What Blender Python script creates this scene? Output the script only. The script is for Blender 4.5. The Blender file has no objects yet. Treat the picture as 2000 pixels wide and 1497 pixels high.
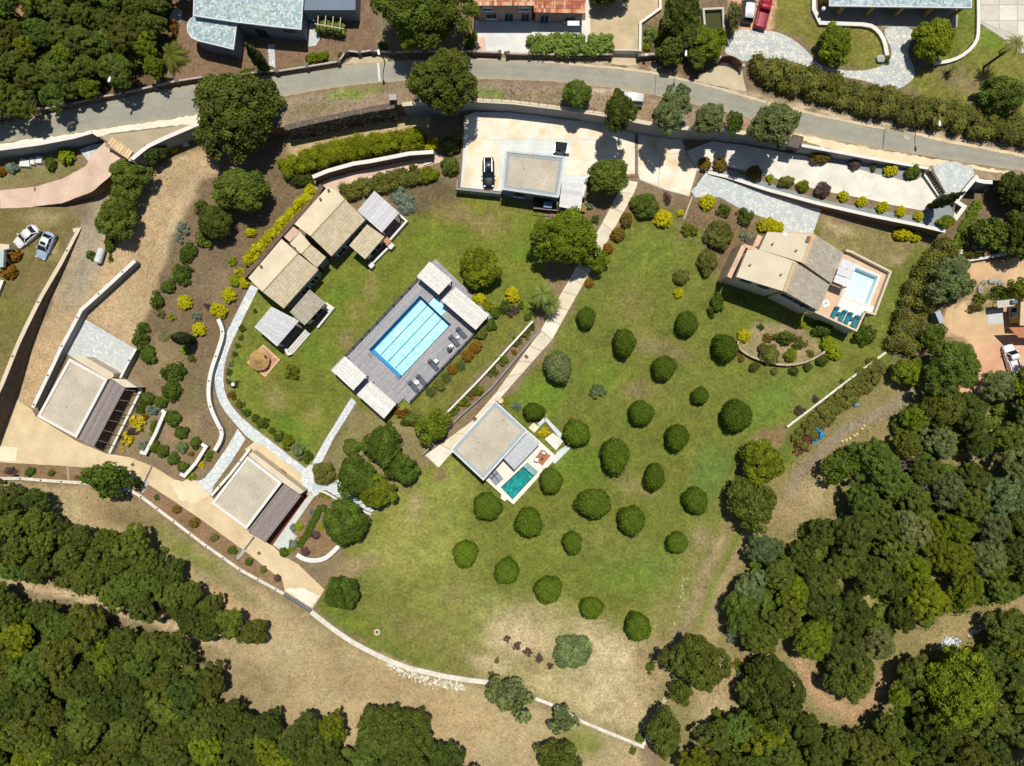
import bpy, bmesh, math, random
import numpy as np
from mathutils import Vector, Matrix
from mathutils.geometry import delaunay_2d_cdt
random.seed(7)
RAD = math.radians
sc = bpy.context.scene
# ------------------------------------------------------------------ camera, sky, sun, exposure
H = 107.0            # camera height in metres above the garden
F = 1334.0           # focal length in photo pixels (photo is 2000 x 1497)
CU, CV = 1000.0, 748.5
cam_d = bpy.data.cameras.new('camera'); cam = bpy.data.objects.new('camera', cam_d)
sc.collection.objects.link(cam)
cam.location = (0, 0, H); cam.rotation_euler = (0, 0, 0)
cam_d.sensor_width = 36.0; cam_d.lens = 36.0 * F / 2000.0
cam_d.clip_start = 0.5; cam_d.clip_end = 3000
sc.camera = cam
SUND = Vector((-0.06, -0.338, -1.0)).normalized()     # direction the light travels
world = bpy.data.worlds.new('World'); sc.world = world; world.use_nodes = True
wn = world.node_tree.nodes; wl = world.node_tree.links
sky = wn.new('ShaderNodeTexSky'); sky.sky_type = 'NISHITA'; sky.sun_disc = False
sky.sun_elevation = math.asin(-SUND.z); sky.sun_rotation = math.atan2(-SUND.x, -SUND.y)
sky.air_density = 1.0; sky.dust_density = 0.6
wl.new(sky.outputs[0], wn['Background'].inputs[0]); wn['Background'].inputs[1].default_value = 0.07
sun_d = bpy.data.lights.new('sun', 'SUN'); sun = bpy.data.objects.new('sun', sun_d)
sc.collection.objects.link(sun)
sun_d.energy = 4.6; sun_d.angle = RAD(0.5); sun_d.color = (1.0, 0.955, 0.87)
sun.location = (0, 0, 150); sun.rotation_euler = SUND.to_track_quat('-Z', 'Y').to_euler()
vs = sc.view_settings; vs.view_transform = 'Standard'; vs.look = 'None'; vs.gamma = 1.0
vs.exposure = 0.0; vs.use_curve_mapping = False
sc.render.engine = 'CYCLES'; sc.cycles.max_bounces = 6; sc.cycles.transparent_max_bounces = 6
sc.cycles.caustics_refractive = False; sc.cycles.caustics_reflective = False

# ------------------------------------------------------------------ colours and materials
ILL = 1.32
def lin(c):
    return tuple(((x/255/12.92) if x/255 <= 0.04045 else ((x/255+0.055)/1.055)**2.4) for x in c)
def A(*c):                       # colour as it looks sunlit in the photo -> base colour
    return tuple(min(0.86, x/ILL) for x in lin(c))
MATS = {}
def nodes_of(name):
    m = bpy.data.materials.new(name); m.use_nodes = True
    nt = m.node_tree; b = nt.nodes['Principled BSDF']
    return m, nt, b
def mat(name, rgb=None, src='flat', rough=0.8, n1=(6.0, 0.15), n2=(0.7, 0.12), bump=0.0, spec=0.25, metal=0.0, bscale=25.0):
    """flat / 'col' (Col attribute) / 'obj' (object colour) base, broken up by two noises"""
    if name in MATS: return MATS[name]
    m, nt, b = nodes_of(name); N = nt.nodes.new; L = nt.links.new
    if src == 'flat':
        rgbn = N('ShaderNodeRGB'); rgbn.outputs[0].default_value = (*rgb, 1); base = rgbn.outputs[0]
    elif src == 'col':
        a = N('ShaderNodeAttribute'); a.attribute_name = 'Col'; base = a.outputs['Color']
    else:
        a = N('ShaderNodeObjectInfo'); base = a.outputs['Color']
    geo = N('ShaderNodeNewGeometry')
    for sc_, amt in (n1, n2):
        if amt <= 0: continue
        t = N('ShaderNodeTexNoise'); t.inputs['Scale'].default_value = sc_; t.inputs['Detail'].default_value = 4
        L(geo.outputs['Position'], t.inputs['Vector'])
        mr = N('ShaderNodeMapRange'); mr.inputs[1].default_value = 0.3; mr.inputs[2].default_value = 0.7
        mr.inputs[3].default_value = 1-amt; mr.inputs[4].default_value = 1+amt; mr.clamp = True
        L(t.outputs['Fac'], mr.inputs[0])
        mx = N('ShaderNodeVectorMath'); mx.operation = 'SCALE'
        L(base, mx.inputs[0]); L(mr.outputs[0], mx.inputs['Scale']); base = mx.outputs[0]
    L(base, b.inputs['Base Color'])
    b.inputs['Roughness'].default_value = rough; b.inputs['Specular IOR Level'].default_value = spec
    b.inputs['Metallic'].default_value = metal
    if bump > 0:
        t = N('ShaderNodeTexNoise'); t.inputs['Scale'].default_value = bscale; t.inputs['Detail'].default_value = 5
        L(geo.outputs['Position'], t.inputs['Vector'])
        bp = N('ShaderNodeBump'); bp.inputs['Strength'].default_value = bump; bp.inputs['Distance'].default_value = 0.1
        L(t.outputs['Fac'], bp.inputs['Height']); L(bp.outputs[0], b.inputs['Normal'])
    MATS[name] = m; return m
def leaf_mat(name):
    m, nt, b = nodes_of(name); N = nt.nodes.new; L = nt.links.new
    oi = N('ShaderNodeObjectInfo'); a = N('ShaderNodeAttribute'); a.attribute_name = 'Col'
    mx = N('ShaderNodeVectorMath'); mx.operation = 'MULTIPLY'
    L(oi.outputs['Color'], mx.inputs[0]); L(a.outputs['Color'], mx.inputs[1])
    L(mx.outputs[0], b.inputs['Base Color']); b.inputs['Roughness'].default_value = 0.6
    b.inputs['Specular IOR Level'].default_value = 0.15
    tr = N('ShaderNodeBsdfTranslucent'); sc2 = N('ShaderNodeVectorMath'); sc2.operation = 'MULTIPLY'
    sc2.inputs[1].default_value = (1.3, 1.25, 0.5); L(mx.outputs[0], sc2.inputs[0]); L(sc2.outputs[0], tr.inputs['Color'])
    ms = N('ShaderNodeMixShader'); ms.inputs[0].default_value = 0.3
    out = nt.nodes['Material Output']
    L(b.outputs[0], ms.inputs[1]); L(tr.outputs[0], ms.inputs[2]); L(ms.outputs[0], out.inputs['Surface'])
    return m
LEAF = leaf_mat('leaves')
def glass_mat(name, rgb, rough=0.06):
    m, nt, b = nodes_of(name)
    b.inputs['Base Color'].default_value = (*rgb, 1); b.inputs['Roughness'].default_value = rough
    b.inputs['Specular IOR Level'].default_value = 0.6
    return m
GLASS = glass_mat('dark_glass', (0.012, 0.018, 0.022))
def water_mat(name, tint, body, fac):
    m, nt, b = nodes_of(name); N = nt.nodes.new; L = nt.links.new
    tr = N('ShaderNodeBsdfTransparent'); tr.inputs[0].default_value = (*tint, 1)
    b.inputs['Base Color'].default_value = (*body, 1); b.inputs['Roughness'].default_value = 0.05
    ms = N('ShaderNodeMixShader'); ms.inputs[0].default_value = fac
    L(tr.outputs[0], ms.inputs[1]); L(b.outputs[0], ms.inputs[2])
    t = N('ShaderNodeTexNoise'); t.inputs['Scale'].default_value = 1.2; t.inputs['Detail'].default_value = 3
    geo = N('ShaderNodeNewGeometry'); L(geo.outputs['Position'], t.inputs['Vector'])
    bp = N('ShaderNodeBump'); bp.inputs['Strength'].default_value = 0.25; bp.inputs['Distance'].default_value = 0.2
    L(t.outputs['Fac'], bp.inputs['Height']); L(bp.outputs[0], b.inputs['Normal'])
    L(ms.outputs[0], nt.nodes['Material Output'].inputs['Surface'])
    return m
def gravel_mat(name, rgb, dark=0.5):
    m, nt, b = nodes_of(name); N = nt.nodes.new; L = nt.links.new
    geo = N('ShaderNodeNewGeometry')
    v = N('ShaderNodeTexVoronoi'); v.inputs['Scale'].default_value = 7.0; L(geo.outputs['Position'], v.inputs['Vector'])
    n = N('ShaderNodeTexNoise'); n.inputs['Scale'].default_value = 0.35; n.inputs['Detail'].default_value = 5
    L(geo.outputs['Position'], n.inputs['Vector'])
    sep = N('ShaderNodeSeparateColor'); L(v.outputs['Color'], sep.inputs[0])
    mr = N('ShaderNodeMapRange'); mr.inputs[3].default_value = 0.90; mr.inputs[4].default_value = 1.10
    L(sep.outputs[0], mr.inputs[0])
    mr2 = N('ShaderNodeMapRange'); mr2.inputs[1].default_value = 0.3; mr2.inputs[2].default_value = 0.7
    mr2.inputs[3].default_value = 0.84; mr2.inputs[4].default_value = 1.1; L(n.outputs['Fac'], mr2.inputs[0])
    mu = N('ShaderNodeMath'); mu.operation = 'MULTIPLY'; L(mr.outputs[0], mu.inputs[0]); L(mr2.outputs[0], mu.inputs[1])
    rgbn = N('ShaderNodeRGB'); rgbn.outputs[0].default_value = (*rgb, 1)
    sc_ = N('ShaderNodeVectorMath'); sc_.operation = 'SCALE'; L(rgbn.outputs[0], sc_.inputs[0]); L(mu.outputs[0], sc_.inputs['Scale'])
    L(sc_.outputs[0], b.inputs['Base Color']); b.inputs['Roughness'].default_value = 0.95
    bp = N('ShaderNodeBump'); bp.inputs['Strength'].default_value = 0.5; bp.inputs['Distance'].default_value = 0.05
    L(v.outputs['Distance'], bp.inputs['Height']); L(bp.outputs[0], b.inputs['Normal'])
    return m
GROUND = mat('ground_cover', src='col', rough=0.95, n1=(0.9, 0.13), n2=(2.8, 0.24), bump=0.55, spec=0.1, bscale=4.0)
ASPHC = mat('patched_asphalt', src='col', rough=0.92, n1=(0.6, 0.07), n2=(5.0, 0.12), bump=0.3)
LAWN = mat('mown_grass', src='col', rough=0.9, n1=(0.7, 0.17), n2=(2.3, 0.30), bump=0.7, spec=0.12, bscale=5.0)
ASPH = mat('worn_asphalt', A(170, 166, 149), rough=0.9, n1=(0.35, 0.10), n2=(5.0, 0.08), bump=0.2)
CONC = mat('stained_concrete', src='col', rough=0.85, n1=(0.5, 0.10), n2=(4.0, 0.07), bump=0.15)
STONE = mat('paving_stone', src='col', rough=0.8, n1=(3.0, 0.10), n2=(14.0, 0.10), bump=0.3)
OBJM = mat('painted', src='obj', rough=0.7, n1=(2.0, 0.06), n2=(9.0, 0.05))
WHITE = mat('white_render', A(238, 234, 224), rough=0.85, n1=(0.8, 0.06), n2=(5.0, 0.05), bump=0.1)
WALLW = mat('stained_white', A(232, 224, 206), rough=0.9, n1=(1.3, 0.17), n2=(5.0, 0.16), bump=0.4, bscale=8.0)
CREAM = mat('cream_render', A(226, 210, 182), rough=0.9, n1=(0.6, 0.07), n2=(4.0, 0.06), bump=0.15)
PINKW = mat('pink_plaster', A(190, 150, 125), rough=0.9, n1=(0.6, 0.1), n2=(4.0, 0.08), bump=0.15)
GREYW = mat('grey_render', A(150, 152, 152), rough=0.9, n1=(0.6, 0.1), n2=(4.0, 0.08), bump=0.15)
BROWNW = mat('brown_stone', A(120, 100, 80), rough=0.95, n1=(2.0, 0.3), n2=(5.0, 0.2), bump=0.8, bscale=6.0)
DARKM = mat('dark_metal', (0.03, 0.03, 0.035), rough=0.5)
YELW = mat('ochre_plaster', A(196, 160, 84), rough=0.9, n1=(0.8, 0.1), n2=(4.0, 0.08))
GRAVEL = gravel_mat('roof_gravel', A(208, 196, 174))
GREYWOOD = mat('weathered_wood', src='col', rough=0.85, n1=(3.0, 0.12), n2=(12.0, 0.10), bump=0.2)
BARK = mat('bark', (0.10, 0.075, 0.05), rough=0.95, n1=(5.0, 0.3), n2=(1.0, 0.2), bump=0.5)
TILE = mat('roof_tile', src='col', rough=0.9, n1=(1.0, 0.08), n2=(6.0, 0.10), bump=0.2)
CHROME = mat('wheel_metal', (0.5, 0.5, 0.52), rough=0.35, metal=1.0, n1=(1, 0), n2=(1, 0))
RUBBER = mat('rubber', (0.015, 0.015, 0.015), rough=0.8, n1=(1, 0), n2=(1, 0))
LAMPW = mat('lamp_plastic', (0.8, 0.8, 0.8), rough=0.4, n1=(1, 0), n2=(1, 0))
REDL = mat('red_lens', (0.35, 0.01, 0.01), rough=0.2, n1=(1, 0), n2=(1, 0))
CLEARL = mat('clear_lens', (0.7, 0.72, 0.74), rough=0.15, n1=(1, 0), n2=(1, 0))

# ------------------------------------------------------------------ terrain levels
def ip(x, xs, ys): return float(np.interp(x, xs, ys))
def zU(u, v): return ip(u, [-500, 0, 500, 900, 1300, 1800, 2600], [3.0, 3.0, 3.4, 4.2, 4.2, 3.3, 3.3])
def zM(u, v): return max(0.02, ip(u, [1360, 1850], [0.0, 3.1]))
def zL(u, v): return max(0.02, 0.0118*(v-440))
def zK(u, v): return ip(u, [1150, 1245], [1.2, 0.02])
def zR(u, v): return max(0.0, ip(u, [70, 212], [0.02, 2.9]))
Z0 = lambda u, v: 0.0
POLY_U = [(-900, 330), (-60, 300), (0, 291), (75, 281), (143, 268), (178, 258), (196, 270), (254, 313), (285, 290), (330, 268), (392, 240),
          (470, 255), (560, 248), (640, 231), (700, 218), (770, 206), (785, 204), (850, 199), (925, 196), (1000, 200), (1100, 212), (1180, 224),
          (1260, 240), (1330, 250), (1400, 253), (1470, 262), (1545, 278), (1560, 284), (1690, 307), (1814, 329), (1848, 384), (1868, 396),
          (1905, 348), (1940, 352), (2060, 362), (2900, 420), (2900, -700), (-900, -700)]
POLY_M = [(1362, 330), (1420, 345), (1500, 371), (1600, 398), (1700, 421), (1800, 441), (1848, 453), (1862, 428), (1866, 398), (1848, 380), (1812, 326), (1690, 304), (1560, 281), (1470, 258), (1390, 250), (1340, 300)]
POLY_L = [(155, 449), (118, 515), (80, 580), (50, 640), (35, 672), (3, 752), (-60, 880), (-900, 900), (-900, 400), (0, 406), (60, 405), (120, 398), (150, 405)]
POLY_K = [(893, 368), (899, 320), (905, 228), (925, 200), (1000, 203), (1180, 228), (1246, 242), (1246, 346), (1150, 345), (1144, 387), (1060, 384), (978, 377)]
POLY_R = [(205, 278), (180, 300), (168, 325), (120, 350), (60, 366), (0, 372), (0, 408), (60, 405), (120, 397), (180, 375), (215, 345), (238, 316), (252, 312)]
ZONES = [('K', POLY_K, zK), ('R', POLY_R, zR), ('L', POLY_L, zL), ('M', POLY_M, zM), ('U', POLY_U, zU)]
ZF = {'K': zK, 'U': zU, 'M': zM, 'L': zL, 'R': zR, '0': Z0}
def inpoly(u, v, poly):
    c = False; j = len(poly)-1
    for i in range(len(poly)):
        (x1, y1), (x2, y2) = poly[i], poly[j]
        if (y1 > v) != (y2 > v) and u < (x2-x1)*(v-y1)/(y2-y1)+x1: c = not c
        j = i
    return c
ORDER = ['K', 'U', 'M', 'L', 'R']
PZ = {z[0]: z[1] for z in ZONES}
def zone(u, v):
    for k in ORDER:
        if inpoly(u, v, PZ[k]): return k
    return '0'
def gz(u, v, z=None): return ZF[z or zone(u, v)](u, v)
def at(u, v, z):
    s = (H-z)/F
    return Vector(((u-CU)*s, -(v-CV)*s, z))
def P(u, v, dz=0.0, z=None): return at(u, v, gz(u, v, z)+dz)
def px(m, z=0.0): return m*F/(H-z)
def met(p, z=0.0): return p*(H-z)/F

# ------------------------------------------------------------------ objects, names, labels
ORG = {}
def link(o): sc.collection.objects.link(o); return o
def tag(o, label=None, cat=None, group=None, kind=None):
    if label: o['label'] = label
    if cat: o['category'] = cat
    if group: o['group'] = group
    if kind: o['kind'] = kind
    return o
def thing(name, loc, label, cat, group=None, rotz=0.0):
    o = link(bpy.data.objects.new(name, None)); o.location = loc; o.rotation_euler = (0, 0, rotz)
    o.empty_display_size = 0.3; ORG[o] = Vector(loc)
    return tag(o, label, cat, group)
def dup(o, parent=None):
    c = link(o.copy())
    if parent is not None: c.parent = parent
    if o in ORG: ORG[c] = ORG[o]
    for ch in list(o.children): dup(ch, c)
    return c
class MB:
    def __init__(s): s.v = []; s.f = []; s.c = []; s.col = (1, 1, 1)
    def add(s, vs, fs, col=None):
        n = len(s.v); s.v += [tuple(p) for p in vs]
        for f in fs: s.f.append(tuple(i+n for i in f)); s.c.append(col or s.col)
        return s
    def prism(s, top, bot, col=None, cap=True, bottom=False):
        n = len(top); fs = [(i, (i+1) % n, n+(i+1) % n, n+i) for i in range(n)]
        a = sum(top[i][0]*top[(i+1) % n][1]-top[(i+1) % n][0]*top[i][1] for i in range(n))
        t = tuple(range(n))
        if a > 0: fs = [tuple(reversed(f)) for f in fs]
        else: t = tuple(reversed(t))
        if cap: fs.append(t)
        if bottom: fs.append(tuple(n+i for i in reversed(t)))
        return s.add(list(top)+list(bot), fs, col)
    def xy(s, poly, z0, z1, col=None):
        return s.prism([(p[0], p[1], z1) for p in poly], [(p[0], p[1], z0) for p in poly], col, True, True)
    def box(s, c, size, rz=0.0, col=None):
        hx, hy, hz = (q/2 for q in size); ca, sa = math.cos(rz), math.sin(rz)
        pts = [(c[0]+x*ca-y*sa, c[1]+x*sa+y*ca) for x, y in ((-hx, -hy), (hx, -hy), (hx, hy), (-hx, hy))]
        return s.xy(pts, c[2]-hz, c[2]+hz, col)
    def beam(s, p, q, w, h, col=None):
        p, q = Vector(p), Vector(q); d = (q-p); side = Vector((-d.y, d.x, 0))
        side = side.normalized()*w/2 if side.length > 1e-6 else Vector((w/2, 0, 0))
        up = d.cross(side).normalized()*h/2
        if up.z < 0: up = -up
        vs = [p-side-up, p+side-up, p+side+up, p-side+up, q-side-up, q+side-up, q+side+up, q-side+up]
        return s.add(vs, [(0, 3, 2, 1), (4, 5, 6, 7), (0, 1, 5, 4), (1, 2, 6, 5), (2, 3, 7, 6), (3, 0, 4, 7)], col)
    def tube(s, p, q, r0, r1=None, n=8, col=None):
        p, q = Vector(p), Vector(q); r1 = r0 if r1 is None else r1; d = (q-p).normalized()
        a = d.orthogonal().normalized(); b = d.cross(a)
        vs = []
        for c, r in ((p, r0), (q, r1)):
            for i in range(n):
                t = 2*math.pi*i/n; vs.append(c+a*math.cos(t)*r+b*math.sin(t)*r)
        fs = [(i, (i+1) % n, n+(i+1) % n, n+i) for i in range(n)]+[tuple(reversed(range(n))), tuple(range(n, 2*n))]
        return s.add(vs, fs, col)
    def lathe(s, c, prof, n=16, col=None):
        vs = []; fs = []
        for r, z in prof:
            for i in range(n):
                t = 2*math.pi*i/n; vs.append((c[0]+r*math.cos(t), c[1]+r*math.sin(t), c[2]+z))
        for k in range(len(prof)-1):
            for i in range(n): fs.append((k*n+i, k*n+(i+1) % n, (k+1)*n+(i+1) % n, (k+1)*n+i))
        fs.append(tuple(range((len(prof)-1)*n, len(prof)*n)))
        return s.add(vs, fs, col)
    def build(s, name, material, parent=None, smooth=False, color=None):
        me = bpy.data.meshes.new(name)
        if parent is not None: o0 = ORG[parent]
        else:
            arr = np.array(s.v); mn, mx = arr.min(0), arr.max(0)
            o0 = Vector(((mn[0]+mx[0])/2, (mn[1]+mx[1])/2, mn[2]))
        me.from_pydata([(p[0]-o0[0], p[1]-o0[1], p[2]-o0[2]) for p in s.v], [], s.f)
        at_ = me.attributes.new('Col', 'FLOAT_COLOR', 'FACE')
        at_.data.foreach_set('color', np.array([(*c[:3], 1) for c in s.c], dtype=np.float32).ravel())
        me.materials.append(material)
        if smooth: me.polygons.foreach_set('use_smooth', [True]*len(me.polygons))
        me.update()
        o = link(bpy.data.objects.new(name, me))
        if parent is not None: o.parent = parent
        else: o.location = o0
        ORG[o] = o0
        if color: o.color = (*color, 1)
        return o
def off(poly, d):
    """offset polygon (xy) outwards by d (negative = inwards)"""
    n = len(poly); a = sum(poly[i][0]*poly[(i+1) % n][1]-poly[(i+1) % n][0]*poly[i][1] for i in range(n))
    sg = 1 if a > 0 else -1; out = []
    for i in range(n):
        p0, p1, p2 = (Vector(poly[k % n][:2]) for k in (i-1, i, i+1))
        d1, d2 = (p1-p0).normalized(), (p2-p1).normalized()
        n1, n2 = Vector((d1.y, -d1.x))*sg, Vector((d2.y, -d2.x))*sg
        m = (n1+n2); m = m/max(0.35, m.length_squared)*2 if m.length > 1e-6 else n1
        out.append(p1+m*d)
    return out

# ------------------------------------------------------------------ painted ground colour
rng = np.random.default_rng(3)
def vnoise(u, v, scale, seed):
    r = np.random.default_rng(seed); g = r.random((256, 256))
    x = u/scale+1000; y = v/scale+1000
    xi, yi = np.floor(x).astype(int), np.floor(y).astype(int); fx, fy = x-xi, y-yi
    fx = fx*fx*(3-2*fx); fy = fy*fy*(3-2*fy)
    a = g[xi % 256, yi % 256]; b = g[(xi+1) % 256, yi % 256]; c = g[xi % 256, (yi+1) % 256]; d = g[(xi+1) % 256, (yi+1) % 256]
    return (a*(1-fx)+b*fx)*(1-fy)+(c*(1-fx)+d*fx)*fy
def fbm(u, v, scale, seed):
    return (vnoise(u, v, scale, seed)+0.5*vnoise(u, v, scale/2.1, seed+1)+0.25*vnoise(u, v, scale/4.3, seed+2))/1.75*2-1
def sdist(u, v, poly):
    d = np.full(u.shape, 1e9); ins = np.zeros(u.shape, bool); n = len(poly)
    for i in range(n):
        x1, y1 = poly[i]; x2, y2 = poly[(i+1) % n]
        dx, dy = x2-x1, y2-y1; t = np.clip(((u-x1)*dx+(v-y1)*dy)/(dx*dx+dy*dy+1e-9), 0, 1)
        d = np.minimum(d, np.hypot(u-x1-t*dx, v-y1-t*dy))
        if y1 != y2:
            cr = ((y1 > v) != (y2 > v)) & (u < dx*(v-y1)/dy+x1); ins ^= cr
    return np.where(ins, d, -d)
def ldist(u, v, pts):
    d = np.full(u.shape, 1e9)
    for (x1, y1), (x2, y2) in zip(pts[:-1], pts[1:]):
        dx, dy = x2-x1, y2-y1; t = np.clip(((u-x1)*dx+(v-y1)*dy)/(dx*dx+dy*dy+1e-9), 0, 1)
        d = np.minimum(d, np.hypot(u-x1-t*dx, v-y1-t*dy))
    return d
LAWN_A = [(504, 556), (640, 520), (720, 470), (796, 425), (812, 372), (900, 372), (1058, 408), (1082, 470), (1062, 560), (1040, 622), (870, 800), (800, 822), (752, 828), (694, 790), (686, 782), (612, 902), (600, 912), (502, 842), (452, 786), (441, 730), (454, 680), (470, 632)]
LAWN_O = [(1250, 392), (1330, 420), (1380, 420), (1440, 440), (1600, 432), (1700, 452), (1790, 468), (1828, 486), (1790, 560), (1740, 684), (1648, 756), (1560, 822), (1540, 836), (1482, 842), (1452, 884), (1420, 990), (1392, 1084), (1352, 1190), (1312, 1292), (1300, 1350), (1266, 1440), (1250, 1452), (1120, 1390), (960, 1332), (870, 1318), (760, 1286), (690, 1246), (612, 1186), (636, 1150), (690, 1104), (664, 1070), (735, 1000), (832, 905), (886, 888), (975, 800), (1080, 672), (1128, 580), (1182, 486)]
SOIL = (140, 118, 84)
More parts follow.
